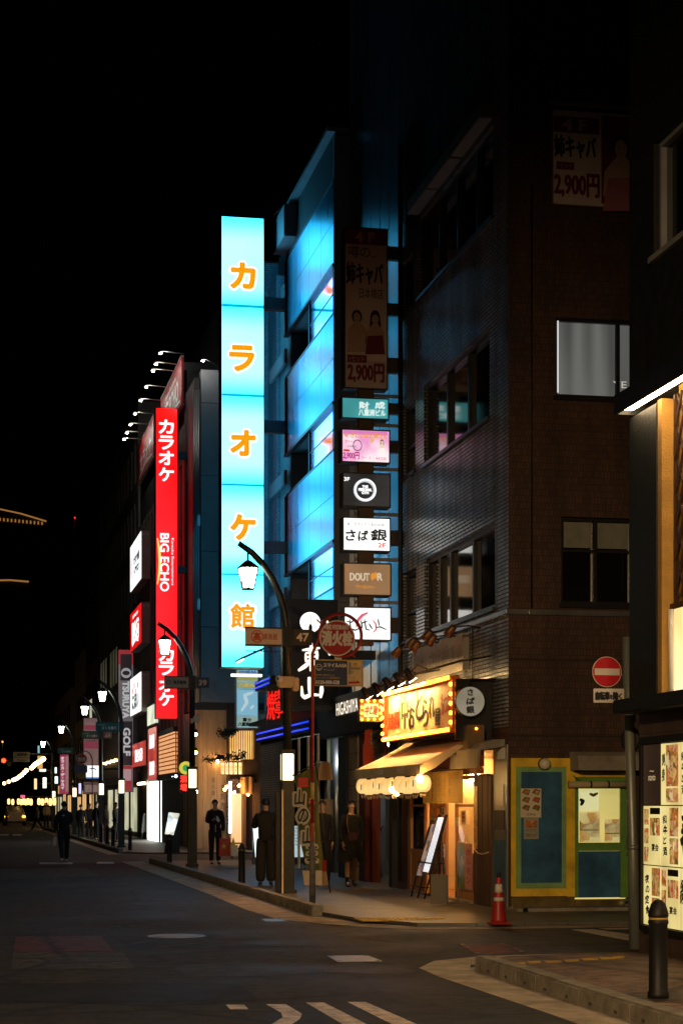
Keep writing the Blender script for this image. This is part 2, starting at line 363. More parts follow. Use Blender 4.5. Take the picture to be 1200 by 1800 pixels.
# faint pale scratches in the dark patch
b = MB(M['asphalt_pale'])
for pts in ([(212, 1662), (240, 1658), (262, 1653)], [(265, 1669), (300, 1662), (352, 1657)], [(350, 1667), (388, 1662)], [(450, 1660), (500, 1663), (550, 1668)]):
    q = [RZ(x, y, .0062) for x, y in pts]
    for u, v in zip(q, q[1:]): n_ = Vector((v.y - u.y, u.x - v.x, 0)).normalized() * .025; b.face([u - n_, v - n_, v + n_, u + n_])
b.flat = True; S('road', b)
# round manhole cover with its ring and cast ribs
c = RZ(310, 1645, .004); b = MB(M['iron']); b.disc(c, (1, 0, 0), (0, 1, 0), .36, .004, 36, .31)
for i in range(-4, 5):
    r = math.sqrt(.29 ** 2 - (i * .062) ** 2); b.box(c.x - r, c.x + r, c.y + i * .062 - .016, c.y + i * .062 + .016, .003, .012)
b.disc(c - Vector((0, 0, .001)), (1, 0, 0), (0, 1, 0), .3, .002, 36); tag(b.build('manhole_cover'), 'round ribbed iron manhole cover in the dark road', 'manhole cover')
# pavements -------------------------------------------------------
KX = 4.92
def slabpoly(name, m, pts, z): b = MB(m); b.prism([(x, y, -.02) for x, y in pts], (0, 0, z + .02)); return S(name, b)
slabpoly('pavement', M['pave'], [(KX + .17, 52.5), (KX + .17, 27.4), (5.35, 25.6), (5.9, 24.5), (6.8, 24.2), (14, 24.2), (14, 27.4), (9.5, 27.6), (9.5, 53.5), (6.5, 53.5)], .05)
slabpoly('pavement', M['pave'], [(KX + .17, 128), (KX + .17, 63.8), (5.8, 62.4), (9.6, 62.4), (9.6, 68), (8.2, 68), (8.2, 128)], .05)
slabpoly('pavement', M['pave'], [(KX + .17, 300), (KX + .17, 138), (8.2, 138), (8.2, 300)], .05)
slabpoly('pavement', M['pave_brown'], [(4.86 + .16, -8), (4.86 + .16, 17.7), (5.1, 18.4), (5.5, 18.9), (6.4, 19.15), (12, 19.2), (12, -8)], .05)
def gutter(outer, inner):
    b = MB(M['gutter']); o = [Vector((x, y, .006)) for x, y in outer]; n = [Vector((x, y, .006)) for x, y in inner]
    b.grid([o, n], False, False); S('pavement', b)
gutter([(4.3, 54), (4.3, 34), (4.22, 29), (4.3, 26.4), (4.75, 25.2), (5.5, 24.0), (6.6, 23.75), (13, 23.75)], [(KX, 54), (KX, 34), (KX, 29), (KX + .05, 27.0), (5.25, 25.5), (5.85, 24.4), (6.8, 24.15), (13, 24.15)])
gutter([(4.5, 128), (4.5, 62)], [(KX, 128), (KX, 62)])
gutter([(4.45, -5), (4.43, 14), (4.36, 17.2), (4.4, 18.2), (4.75, 19.0), (5.4, 19.5), (6.4, 19.65), (12, 19.7)], [(4.86, -5), (4.86, 14), (4.86, 17.2), (4.95, 17.9), (5.2, 18.5), (5.6, 18.9), (6.4, 19.12), (12, 19.18)])
def kerb(y0, y1, x, label=None):
    b = MB(M['concrete']); y = y0; k = 0; rnd = random.Random(int(y0))
    while y < y1 - .1:
        e = min(y + .6, y1); j = rnd.uniform(-.003, .003); h = .155 + j
        if k == 0: prof = [(x + .02, y), (x + .17, y), (x + .17, e - .012), (x, e - .012), (x, y + .1)]
        else: prof = [(x + j, y), (x + .17, y), (x + .17, e - .012), (x + j, e - .012)]
        b.use(M['concrete']); b.prism([(p, q, 0) for p, q in prof], (0, 0, h - .02)); 
        b.prism([(p + (.02 if p < x + .1 else -.006), q, h - .02) for p, q in prof], (0, 0, .02))
        b.use(M['notch']); b.box(x - .003, x + .03, y + .27, y + .34, .03, .055)
        y = e; k += 1
    S('kerb', b)
kerb(27.1, 52.2, KX); kerb(63.3, 127, KX); kerb(140, 200, KX)
kerb(-4.0, 17.8, 4.86)
# tactile paving
def tactile(c, w, h, z, name='pavement'):
    b = MB(M['yellow']); nx = max(1, round(w / .3)); ny = max(1, round(h / .3))
    for i in range(nx):
        for j in range(ny):
            x0 = c[0] - w / 2 + i * .3; y0 = c[1] - h / 2 + j * .3; zz = z + .003 * ((i + j) % 2)
            b.box(x0 + .005, x0 + .293, y0 + .005, y0 + .293, z - .01, zz + .008)
            for a in range(4):
                for d in range(4): b.lathe((x0 + .045 + a * .07, y0 + .045 + d * .07, zz + .008), [(.02, 0), (.016, .006)], 6)
    S(name, b)
p = RZ(672, 1616, .05); tactile((p.x + .1, p.y), .9, .6, .05); p = RZ(745, 1616, .05); tactile((p.x, p.y + .1), .6, .3, .05)
b = MB(M['yellow'])
for k, (x, y, l) in enumerate([(900, 1692, 22), (925, 1690, 24), (955, 1689, 30), (990, 1687, 26), (1020, 1684.5, 30), (1052, 1683, 28), (1075, 1681.5, 20)]):
    for d in (0, 3.2): b.face([RZ(x + d, y + d * .6, .053), RZ(x + l, y - 1.2 + d * .6, .053), RZ(x + l + 2, y + .4 + d * .6, .053), RZ(x + d + 2, y + 1.7 + d * .6, .053)])
S('pavement', b)
# ================================================================ buildings
FX = 7.97      # street facade line of the right-hand row
M['tile_grey'] = tile('tile_grey_glazed', (.27, .27, .275), (.33, .33, .34), (.014, .014, .015), .22, .062, .012, .26, .9, .5, 1.6, .6)
M['tile_red'] = tile('tile_russet', (.105, .05, .032), (.06, .032, .022), (.055, .031, .022), .05, .1, .005, .6, .3, .5, 1.45, .35)
M['tile_blue'] = tile('tile_pier', (.2, .22, .26), (.14, .15, .19), (.08, .09, .1), .11, .062, .008, .35, .5)
M['glass_dark'] = mat('window_glass_dark', (.006, .007, .008), .04, .0, .1, 2, 0, 60, 2.4)
MATS['window_glass_dark'].node_tree.nodes['Principled BSDF'].inputs['Base Color'].default_value = (.004, .004, .004, 1)
M['frame_dark'] = mat('window_frame_dark', (.025, .024, .023), .4, .4, .2, 8)
M['mirror_glass'] = mat('window_glass_mirror', (.9, .42, .8), .03, 1.0, .05, 1)
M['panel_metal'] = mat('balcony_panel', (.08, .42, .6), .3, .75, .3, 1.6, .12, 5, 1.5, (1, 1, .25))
M['grey_panel'] = mat('grey_wall_panel', (.24, .245, .25), .55, 0, .15, 1.2, .1, 30)
M['dark_wall'] = mat('dark_wall', (.045, .042, .04), .7, 0, .3, 1.5, .2, 20)
M['office_wall'] = mat('office_wall', (.2, .19, .16), .8, 0, .15, .5, .1, 20)
M['clad'] = mat('ribbed_cladding', (.3, .33, .38), .3, .7, .15, 2, 0, 60, 1.5, (1, 1, .15))
M['wood_dark'] = mat('wood_dark', (.06, .03, .018), .55, 0, .35, 6, .3, 30, 1.45, (1, 1, .08))
M['wood'] = mat('wood_warm', (.3, .14, .05), .45, 0, .3, 6, .15, 30, 1.45, (1, 1, .08))
M['wood_pale'] = mat('wood_pale', (.45, .29, .15), .5, 0, .25, 6, .1, 30, 1.45, (1, 1, .08))
M['cream'] = mat('cream_plaster', (.6, .5, .36), .8, 0, .12, 3, .1, 60)
M['stone'] = tile('stone_blocks', (.42, .33, .2), (.33, .25, .15), (.09, .07, .05), .5, .34, .008, .75, .9)
M['red_wall'] = mat('dark_red_wall', (.1, .014, .009), .6, 0, .2, 3)
M['orange_wall'] = mat('orange_wall', (.55, .27, .06), .75, 0, .15, 2)
M['steel'] = mat('brushed_steel', (.36, .36, .37), .35, .9, .15, 3, .1, 40, 1.5, (1, 1, .1))
M['yellow_paint'] = mat('yellow_paint', (.75, .48, .03), .5, 0, .4, 2.2, .1, 40)
M['green_paint'] = mat('green_paint', (.2, .36, .13), .5, 0, .2, 4, .1, 40)
M['green_dark'] = mat('door_green_paint', (.12, .27, .05), .45, 0, .2, 4, .1, 40)
M['blue_paint'] = mat('blue_paint', (.025, .1, .19), .5, 0, .5, 2, .12, 30)
M['bronze'] = mat('bronze_plate', (.36, .28, .12), .35, .85, .3, 3, .15, 20)
M['mustard'] = mat('mustard_plaster', (.42, .23, .05), .85, 0, .2, 4, .5, 40)
M['granite'] = tile('brown_granite', (.11, .07, .05), (.1, .062, .045), (.03, .02, .015), .6, .6, .003, .3, .2, 0)
M['white_paint'] = mat('white_paint', (.6, .6, .58), .5, 0, .12, 4)
M['glass'] = glass('clear_glass')
M['glass_soft'] = glass('shop_glass', (.8, .85, .82), .1)

def P(axis, c, u, z): return Vector((c, u, z)) if axis == 'x' else Vector((u, c, z))
def wall(mb, axis, c, u0, u1, z0, z1, holes=(), depth=.14):
    us = sorted({u0, u1} | {h[0] for h in holes} | {h[1] for h in holes}); zs = sorted({z0, z1} | {h[2] for h in holes} | {h[3] for h in holes})
    for i in range(len(us) - 1):
        for j in range(len(zs) - 1):
            a, b, d, e = us[i], us[i + 1], zs[j], zs[j + 1]; cu, cz = (a + b) / 2, (d + e) / 2
            if any(h[0] < cu < h[1] and h[2] < cz < h[3] for h in holes): continue
            mb.face([P(axis, c, a, d), P(axis, c, b, d), P(axis, c, b, e), P(axis, c, a, e)])
    for h in holes:
        q = [(h[0], h[2]), (h[1], h[2]), (h[1], h[3]), (h[0], h[3])]
        for k in range(4):
            (a, d), (b, e) = q[k], q[(k + 1) % 4]
            mb.face([P(axis, c, a, d), P(axis, c, b, e), P(axis, c + depth, b, e), P(axis, c + depth, a, d)])
def bx(mb, axis, c0, c1, u0, u1, z0, z1, bev=0):
    if axis == 'x': mb.box(c0, c1, u0, u1, z0, z1, bev)
    else: mb.box(u0, u1, c0, c1, z0, z1, bev)
def window(par, axis, c, u0, u1, z0, z1, bars=(), rails=(), fm=None, gm=None, depth=.14, fw=.06, sill=True, name='window'):
    """frame with mullions at the fractions bars (width) and rails (height); the pane is its child"""
    mb = MB(fm or M['frame_dark']); f0, f1 = c + depth * .45, c + depth - .01
    bx(mb, axis, f0, f1, u0, u0 + fw, z0, z1); bx(mb, axis, f0, f1, u1 - fw, u1, z0, z1)
    bx(mb, axis, f0 + .001, f1, u0 + fw, u1 - fw, z0, z0 + fw); bx(mb, axis, f0 + .001, f1, u0 + fw, u1 - fw, z1 - fw, z1)
    for b in bars: q = u0 + (u1 - u0) * b; bx(mb, axis, f0 + .004, f1 - .001, q - fw * .6, q + fw * .6, z0 + fw, z1 - fw)
    for r in rails: q = z0 + (z1 - z0) * r; bx(mb, axis, f0 + .008, f1 - .002, u0 + fw, u1 - fw, q - fw * .4, q + fw * .4)
    if sill: bx(mb, axis, c - .05, c + depth, u0 - .04, u1 + .04, z0 - .06, z0 - .002)
    w = mb.build(name, par)
    g = MB(gm or M['glass_dark']); g.face([P(axis, c + depth - .02, u0 + .01, z0 + .01), P(axis, c + depth - .02, u1 - .01, z0 + .01), P(axis, c + depth - .02, u1 - .01, z1 - .01), P(axis, c + depth - .02, u0 + .01, z1 - .01)])
    g.build('pane', w); return w

# ---------------------------------------------------------------- corner building faced in grey and russet tile
B = thing('tiled_building', 'tall corner building in dark glazed tile with russet tile on its side street face', 'building', (FX, 27.25, 0))
SY = 27.25; BY1 = 34.6
hol = [(28.0, 32.57, 4.69, 6.0), (33.2, 34.3, 4.68, 5.95), (28.3, 32.6, 7.7, 9.1), (33.25, 34.3, 7.73, 9.03), (28.1, 33.0, 10.78, 12.2), (33.4, 34.35, 10.75, 11.75)]
mb = MB(M['tile_grey']); wall(mb, 'x', FX, SY, BY1, 2.82, 24, hol, .16)
mb.face([(FX, BY1, 2.82), (16, BY1, 2.82), (16, BY1, 24), (FX, BY1, 24)]); mb.face([(FX, SY, 24), (16, SY, 24), (16, BY1, 24), (FX, BY1, 24)])
mb.build('street_wall', B)
a = RY(976, 556, SY); b = RY(1108, 702, SY); c = RY(986, 908, SY); d = RY(1115, 1064, SY)
sh = [(a.x, 10.35, b.z, a.z), (c.x, 10.5, d.z, c.z)]
mb = MB(M['tile_red']); wall(mb, 'y', SY, FX, 16, 0, 24, sh + [(RY(1009, 1366, SY).x, RY(1106, 1366, SY).x, .06, RY(1009, 1366, SY).z)], .16); mb.build('side_wall', B)
mb = MB(mat('joint_seal', (.02, .016, .013), .8)); 
for py in (1160, 1294): z = RY(1000, py, SY).z; mb.box(FX + .02, 10.6, SY - .006, SY - .001, z - .012, z + .012)
mb.build('wall_joint', B)
mb = MB(M['galv_pipe'] if 'galv_pipe' in M else M['dark']); mb.tube([(FX + 1.95, SY - .05, 2.9), (FX + 1.95, SY - .05, 12)], .035, 8); mb.tube([(FX + .35, SY - .03, 4.6), (FX + .35, SY - .03, 11)], .012, 6); mb.build('conduit', B)
mb = MB(M['dark']); mb.box(8.4, 15.8, 27.6, 34.4, 3.0, 23.8); mb.build('core', B)
for i, h in enumerate(hol):
    big = h[1] - h[0] > 2
    window(B, 'x', FX, *h, bars=(.34, .66, .82) if i == 0 else (.36, .68) if i == 2 else (.25, .5, .75) if i == 4 else (), rails=() if big else (.42,), depth=.16, fw=.07)
M['lit_blind'] = lightbox('window_blind_glow', (.035, .038, .036), (.12, .127, .12), 1.0, 1.0, body=(.1, .1, .1))
_m = M['lit_blind'].node_tree; _mp = N(_m, 'ShaderNodeMapping'); _mp.inputs['Scale'].default_value = (3.2, 1, .35); _tc = [n for n in _m.nodes if n.type == 'TEX_COORD'][0]; L(_m, _tc.outputs['Object'], _mp.inputs[0]); L(_m, _mp.outputs[0], [n for n in _m.nodes if n.type == 'TEX_NOISE'][0].inputs['Vector'])
w = window(B, 'y', SY, *sh[0], bars=(.62,), depth=.16, fw=.05, gm=M['lit_blind'])
mb = MB(emat('window_lettering', (.8, .8, .7), .55)); q = RY(1085, 676, SY + .12); letters(mb, 'YE', q + Vector((.03, 0, 0)), U_SIGN, VZ, .22, .1); mb.build('lettering', w)
mb = MB(emat('tube_glow_edge', (.9, .95, .95), .7)); q = RY(977, 630, SY + .1); mb.box(q.x + .004, q.x + .022, SY + .05, SY + .07, b.z + .07, a.z - .05); mb.build('light_strip', w)
w = window(B, 'y', SY, *sh[1], bars=(.33, .68), rails=(.62,), depth=.16, fw=.05)
mb = MB(mat('frosted_pane', (.2, .2, .16), .6, 0, .2, 6)); zz = sh[1][2] + (sh[1][3] - sh[1][2]) * .66; wd = sh[1][1] - sh[1][0]
for f0, f1 in ((.04, .3), (.36, .65)): mb.box(sh[1][0] + wd * f0, sh[1][0] + wd * f1, SY + .125, SY + .135, zz, sh[1][3] - .06)
mb.build('frosted_pane', w)
mb = MB(M['steel']); mb.box(FX - .05, FX + .3, SY - .05, SY + .3, 4.5, 4.58, .01); mb.box(FX - .05, FX - .002, SY + .3, BY1, 4.5, 4.58, .01); mb.box(FX + .3, 16, SY - .05, SY - .002, 4.5, 4.58, .01); mb.build('string_course', B)
mb = MB(M['grey_panel'])
for y0, y1 in ((28.1, 29.9), (29.98, 31.5), (31.58, 33.0)): mb.box(FX - .22, FX - .002, y0, y1, 12.28, 12.5, .01)
mb.build('canopy', B)
mb = MB(M['dark']); mb.tube([(FX - .05, 34.25, .2), (FX - .05, 34.25, 14)], .045); mb.tube([(FX - .03, 29.2, 3.4), (FX - .03, 29.2, 4.5)], .012); mb.build('drainpipe', B)

# street shopfront of the corner building: a small warm-lit tavern
Z0 = .05
def ty(px): return RX(px, 1500, FX).y          # y on the facade line
I0 = 8.05
mb = MB(M['wood_dark']); mb.box(FX - .03, FX + .25, ty(719), ty(701), Z0, 2.8, .012); mb.build('timber_pillar', B)
mb = MB(M['stone']); mb.box(FX + .01, FX + .25, ty(700) + .01, BY1, Z0, 2.8); mb.build('stone_pier', B)
mb = MB(M['wood_dark'])
yy = ty(868)
for i in range(6):
    w_ = (ty(838) - yy) / 6; mb.box(FX - .05 - .008 * (i % 2), FX + .1, yy + i * w_ + .004, yy + (i + 1) * w_, Z0, 2.08 + .02 * (i % 3), .006)
mb.build('plank_screen', B)
mb = MB(M['steel']); mb.box(FX - .02, FX + .2, SY + .02, ty(868) - .004, Z0, 2.55, .01)
mb.use(M['blue_paint']); mb.box(FX - .028, FX - .0, SY + .1, ty(868) - .08, .35, 1.1); mb.use(M['dark']); mb.box(FX - .03, FX, SY + .12, ty(868) - .1, 1.25, 1.55)
mb.build('steel_panel', B)
mb = MB(M['tile_red']); mb.box(FX + .004, FX + .3, SY + .004, ty(838), 2.56, 2.82); mb.build('lintel', B)
# door leaves: timber frames with glass
def leaf(y0, y1, z1=2.12, low=.8, x=FX, rails=(1.62,), m=None, lowm=None):
    mb = MB(m or M['wood']); s = .055
    mb.box(x, x + .05, y0, y0 + s, Z0 + .03, z1, .006); mb.box(x, x + .05, y1 - s, y1, Z0 + .03, z1, .006)
    mb.box(x + .002, x + .048, y0 + s, y1 - s, Z0 + .03, Z0 + .14); mb.box(x + .002, x + .048, y0 + s, y1 - s, z1 - .07, z1)
    for r in rails: mb.box(x + .004, x + .046, y0 + s, y1 - s, r - .02, r + .02)
    if low: mb.box(x + .004, x + .046, y0 + s, y1 - s, low - .03, low + .03); mb.box(x + .015, x + .035, y0 + s, y1 - s, Z0 + .14, low - .03)
    o = mb.build('door', B); g = MB(M['glass']); lo = low or .15
    g.face([(x + .025, y0 + s, lo), (x + .025, y1 - s, lo), (x + .025, y1 - s, z1 - .07), (x + .025, y0 + s, z1 - .07)]); g.build('pane', o); return o
leaf(ty(746), ty(720)); leaf(ty(772), ty(748), x=FX + .06); leaf(ty(782), ty(773), low=.7, x=FX + .01); leaf(ty(837), ty(799), low=.82)
mb = MB(M['wood']); mb.box(FX - .01, FX + .12, ty(838), ty(719), 2.13, 2.24, .01); mb.build('door_head', B)
mb = MB(M['red_wall']); mb.box(FX + .02, FX + .12, ty(838), ty(719), 2.245, 2.82); mb.build('shop_fascia', B)
mb = MB(M['concrete']); mb.box(FX - .12, FX + .02, ty(838), ty(719), Z0 - .02, Z0 + .03, .008); mb.build('door_sill', B)
# shallow lit room behind the doors
mb = MB(M['cream']); y0, y1 = ty(838) - .3, ty(719) + .1
mb.face([(I0 + 2.2, y0, 0), (I0 + 2.2, y1, 0), (I0 + 2.2, y1, 2.8), (I0 + 2.2, y0, 2.8)]); mb.face([(I0, y1, 0), (I0 + 2.2, y1, 0), (I0 + 2.2, y1, 2.8), (I0, y1, 2.8)]); mb.face([(I0 + .1, y0, 0), (I0 + 2.2, y0, 0), (I0 + 2.2, y0, 2.8), (I0 + .1, y0, 2.8)])
mb.use(M['wood']); mb.face([(I0, y0, .07), (I0 + 2.2, y0, .07), (I0 + 2.2, y1, .07), (I0, y1, .07)]); mb.use(M['wood_dark']); mb.face([(I0, y0, 2.5), (I0 + 2.2, y0, 2.5), (I0 + 2.2, y1, 2.5), (I0, y1, 2.5)])
mb.use(M['wood_dark']); mb.box(I0 + .9, I0 + 1.5, y0 + .3, y1 - 1.6, .07, .95, .02); mb.box(I0 + 2.0, I0 + 2.19, y0, y1, .07, .9); mb.build('room', B)
bulbs(B, 'room_lamp', emat('room_lamp', (1, .44, .11), 280), [(I0 + .8 + .3 * (k % 2), y0 + .9 + k * 1.35, 2.15) for k in range(4)], .09)

# side-street ground floor: yellow, green and blue panel and door
def sy(px, py): return RY(px, py, SY)
def plate(mb, m, px0, py0, px1, py1, d0, d1, Y=SY, bev=0):
    a = RY(px0, py1, Y); b = RY(px1, py0, Y); mb.use(m); mb.box(a.x, b.x, Y - d1, Y - d0, max(a.z, .03), b.z, bev)
mb = MB(); plate(mb, M['yellow_paint'], 897, 1333, 1008, 1576, -.2, .03, bev=.006); plate(mb, M['green_paint'], 905, 1348, 993, 1562, .03, .036); plate(mb, M['blue_paint'], 914, 1357, 985, 1552, .036, .042)
o = mb.build('painted_panel', B)
mb = MB(); plate(mb, M['bronze'], 897, 1576.5, 1008, 1603, -.2, .04, bev=.005); mb.build('kick_plate', B)
mb = MB(); plate(mb, M['yellow_paint'], 995.5, 1357, 1009, 1576, -.2, .028); plate(mb, M['yellow_paint'], 1106, 1357, 1113, 1600, -.2, .028); plate(mb, M['yellow_paint'], 1009, 1357, 1106, 1366, -.2, .026); mb.build('door_jamb', B)
mb = MB(); D0, D1 = -.05, .0
plate(mb, M['green_dark'], 1009, 1366, 1016, 1578, D0, D1); plate(mb, M['green_dark'], 1090, 1366, 1106, 1578, D0, D1); plate(mb, M['green_dark'], 1016, 1366, 1090, 1386, D0, D1 - .001); plate(mb, M['green_dark'], 1016, 1481, 1090, 1496, D0, D1 - .001)
plate(mb, M['blue_paint'], 1016, 1496, 1090, 1578, D0, -.006); o = mb.build('door', B)
mb = MB(); plate(mb, M['glass'], 1016, 1386, 1090, 1481, -.03, -.02); mb.build('pane', o)
mb = MB(); plate(mb, M['steel'], 1099, 1474, 1102, 1488, 0, .02); q = sy(1101, 1502); mb.lathe(q, [(.012, 0), (.02, .02), (.012, .035)], 12, (0, -1, 0)); mb.build('handle', o)
mb = MB(); plate(mb, M['bronze'], 1009, 1580, 1106, 1598, -.1, .05, bev=.004); mb.build('door_sill', B)
# lobby behind the door glass with posters; its wall glows in place of lamps
M['lobby'] = emat('lobby_wall_glow', (.9, .7, .22), .8, (.6, .5, .3))
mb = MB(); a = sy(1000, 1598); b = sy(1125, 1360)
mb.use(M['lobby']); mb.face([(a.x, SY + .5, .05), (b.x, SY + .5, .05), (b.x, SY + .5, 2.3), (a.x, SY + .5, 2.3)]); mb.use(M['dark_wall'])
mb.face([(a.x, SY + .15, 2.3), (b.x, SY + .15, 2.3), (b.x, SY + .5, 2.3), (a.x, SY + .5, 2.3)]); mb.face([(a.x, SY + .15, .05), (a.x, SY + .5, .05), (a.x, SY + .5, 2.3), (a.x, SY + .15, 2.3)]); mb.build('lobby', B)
M['hood'] = mat('hood_fabric', (.25, .22, .17), .7, 0, .3, 3, .2, 30)
mb = MB(M['hood']); a = sy(1000, 1357); b = sy(1112, 1322); prof = [(0, b.z), (-.25, b.z - .01), (-.38, b.z - .07), (-.43, b.z - .17), (-.43, a.z + .02), (0, a.z + .02)]
mb.prism([(a.x, SY + y - .003, z) for y, z in prof], (b.x - a.x, 0, 0)); mb.build('door_hood', B)
mb = MB(M['concrete']); mb.box(FX - .02, 16, SY - .55, SY - .001, .0, .1, .01); mb.build('step', B)

# ---------------------------------------------------------------- narrow building with ribbed cladding
HB = thing('clad_building', 'narrow building with vertical metal cladding between the tiled corner and the blue balconies', 'building', (8.8, 38.8, 0))
mb = MB(M['clad']); hx = 8.8; y = 34.62; k = 0; rows = [[], []]; prof = []
while y < 43.36:
    if k % 10 == 0: prof += [(hx + .06, y), (hx + .06, y + .05)]; y += .055
    prof += [(hx, y), (hx - .0, y + .045), (hx + .022, y + .055), (hx + .022, y + .08)]; y += .085; k += 1
mb.grid([[(x, q, 4.0) for x, q in prof], [(x, q, 22.0) for x, q in prof]], False, False); mb.build('cladding', HB)
mb = MB(M['dark_wall']); mb.box(8.9, 15, 34.63, 43.37, 3.2, 21.9); mb.box(FX + .02, 8.9, 34.63, 43.37, 3.9, 3.998); mb.build('core', HB)
M['cool_window'] = lightbox('cool_lit_window', (.22, .3, .42), (.5, .6, .72), .9, 2.5)
mb = MB(M['frame_dark']); mb.box(hx - .03, hx + .02, 35.2, 37.4, 7.0, 8.45); o = mb.build('window', HB)
mb = MB(M['cool_window']); mb.box(hx - .036, hx - .031, 35.26, 37.34, 7.06, 8.39); mb.build('pane', o)
mb = MB(M['frame_dark']); mb.box(hx - .05, hx - .04, 36.1, 36.16, 7.06, 8.39); mb.box(hx - .05, hx - .04, 35.26, 37.34, 7.6, 7.65); mb.build('mullion', o)
mb = MB(M['black']); mb.box(FX - .15, FX + .1, 34.7, 42.0, 3.12, 3.98, .02); mb.build('fascia', HB)
mb = MB(M['stone']); mb.box(FX, FX + .3, ty(628), ty(613), Z0, 3.1); mb.build('stone_wall', HB)
mb = MB(M['black']); mb.box(FX - .04, FX + .2, ty(612), ty(597), Z0, 3.1, .01); mb.build('steel_post', HB); mb = MB(M['black']); mb.box(FX - .02, FX + .2, ty(691), ty(685), Z0, 3.1, .01); mb.build('steel_post', HB)
mb = MB(M['red_wall']); mb.box(FX + .02, FX + .2, ty(640), ty(629), Z0, 3.1); mb.box(FX + .12, FX + .3, ty(640) - .2, ty(640), Z0, 3.1); mb.build('red_jamb', HB)
mb = MB(M['orange_wall']); mb.box(FX + .55, FX + .65, ty(685), ty(640), Z0, 3.1); mb.use(M['dark_wall']); mb.box(FX + .05, FX + .6, ty(685), ty(640), 2.9, 3.1); mb.build('alcove_wall', HB)
mb = MB(emat('alcove_lamp', (1, .5, .13), 170)); mb.lathe((FX + .3, ty(655), 2.82), [(.05, 0), (.05, .06)], 12); mb.build('alcove_lamp', HB)
# glazed entrance by the stone wall
M['pale_green'] = mat('entrance_wall', (.42, .5, .38), .6, 0, .1, 2)
mb = MB(M['pale_green']); mb.box(FX + .5, FX + .6, ty(597), 40.9, Z0, 3.1); mb.use(M['steel']); mb.tube([(FX + .1, 40.4, Z0), (FX + .1, 40.4, 3.1)], .05); mb.use(M['grey_panel']); mb.box(FX + .1, FX + .3, 39.7, 40.0, .9, 1.9); mb.build('entrance_wall', HB)
mb = MB(emat('entrance_lamp', (.8, 1, .7), 8)); mb.box(FX + .15, FX + .4, 39.6, 40.7, 3.02, 3.06); mb.build('entrance_lamp', HB)

# ---------------------------------------------------------------- balcony building lit blue by the tall sign
FK = 8.43
KB = thing('balcony_building', 'building with four stacked metal balcony fronts glowing blue from the tall sign', 'building', (FK, 47, 0))
kx = FK + .9; K0, K1, K2 = 43.4, 46.9, 50.2
mb = MB(M['tile_blue']); mb.face([(kx, K1, 3.9), (kx, 54, 3.9), (kx, 54, 17.4), (kx, K1, 17.4)]); mb.face([(FK + .06, K1, 3.9), (kx, K1, 3.9), (kx, K1, 17.4), (FK + .06, K1, 17.4)]); mb.face([(FK, 54, 0), (15, 54, 0), (15, 54, 17.4), (FK, 54, 17.4)]); mb.build('rear_wall', KB)
mb = MB(M['grey_panel'])
for z0, z1 in ((4.0, 6.4), (6.41, 9.9), (9.91, 13.3), (13.31, 15.9), (15.91, 17.4)): mb.box(FK + .01, 13, K0 - .01, K0 + .2, z0, z1, .008)
mb.build('end_wall', KB)
mb = MB(M['tile_blue']); mb.box(FK + .1, kx - .01, 52.4, 53.9, 3.9, 16.6); mb.build('tiled_pier', KB)
mb = MB(M['grey_panel']); mb.box(FK + .2, kx - .01, 50.5, 52.3, 3.9, 16.2)
for z in (7.2, 10.4, 13.7): mb.box(FK + .02, FK + .09, 50.5, 53.2, z, z + .37)
mb.build('service_wall', KB)
PAN = ((14.4, 16.37), (11.15, 13.21), (7.89, 9.99), (4.67, 6.74))
for i, (z0, z1) in enumerate(PAN):
    mb = MB(M['panel_metal']); ys = [K0 + .03, 45.05, 46.7, 48.4, K2]; zm = (z0 + z1) / 2
    for a, b in zip(ys, ys[1:]):
        for c, d in ((z0, zm), (zm, z1)): mb.box(FK, FK + .05, a + .006, b - .006, c + .005, d - .005, .004)
    mb.use(M['grey_panel']); mb.box(FK + .051, kx - .002, K1 + .01, K2 - .01, z0 + .02, z0 + .14); mb.use(M['frame_dark']); mb.box(FK - .03, FK + .1, K0 + .03, K2 + .15, z0 - .07, z0 - .002); mb.box(FK - .02, FK + .42, K2 + .01, K2 + .1, z0, z1)
    mb.box(FK - .01, FK + .04, K0 + .03, K2, z1 + .001, z1 + .04)
    mb.build('balcony', KB)
for (u0, u1), (l0, l1) in zip(PAN, PAN[1:]):
    z0, z1 = l1 + .045, u0 - .075
    mb = MB(M['frame_dark'])
    for y in (K0 + .2, K1 - .06): mb.box(FK + .03, FK + .1, y, y + .06, z0, z1)
    mb.box(FK + .045, FK + .1, K0 + .26, K1 - .06, z0 + .5, z0 + .52); o = mb.build('window', KB)
    g = MB(M['mirror_glass']); g.box(FK + .06, FK + .09, K0 + .21, K1 - .01, z0, z1); g.build('pane', o)
mb = MB(M['grey_panel']); mb.box(FK - .16, 14, K0, 50.6, 17.5, 17.6); mb.use(M['dark_wall']); mb.box(FK + .03, 14, K0 + .01, 50.4, 16.42, 17.49); mb.box(FK + .4, 14, 50.4, 53.9, 16.8, 17.49); mb.build('roof', KB)
mb = MB(M['grey_panel']); mb.box(FK - .3, FK + .35, 48.7, 50.5, 16.6, 17.45, .02); mb.build('roof_vent', KB)
mb = MB(M['steel']); mb.lathe((FK - .1, 50.2, 17.85), [(.02, -.05), (.2, 0), (.33, .08), (.38, .16)], 20, (-.8, -.4, .4)); mb.tube([(FK, 50.2, 17.6), (FK - .05, 50.2, 17.85)], .025); mb.build('dish_antenna', KB)
mb = MB(M['dark_wall']); mb.box(FX, 13, K0, 53.9, 3.9, 3.999); mb.build('lower_roof', KB)
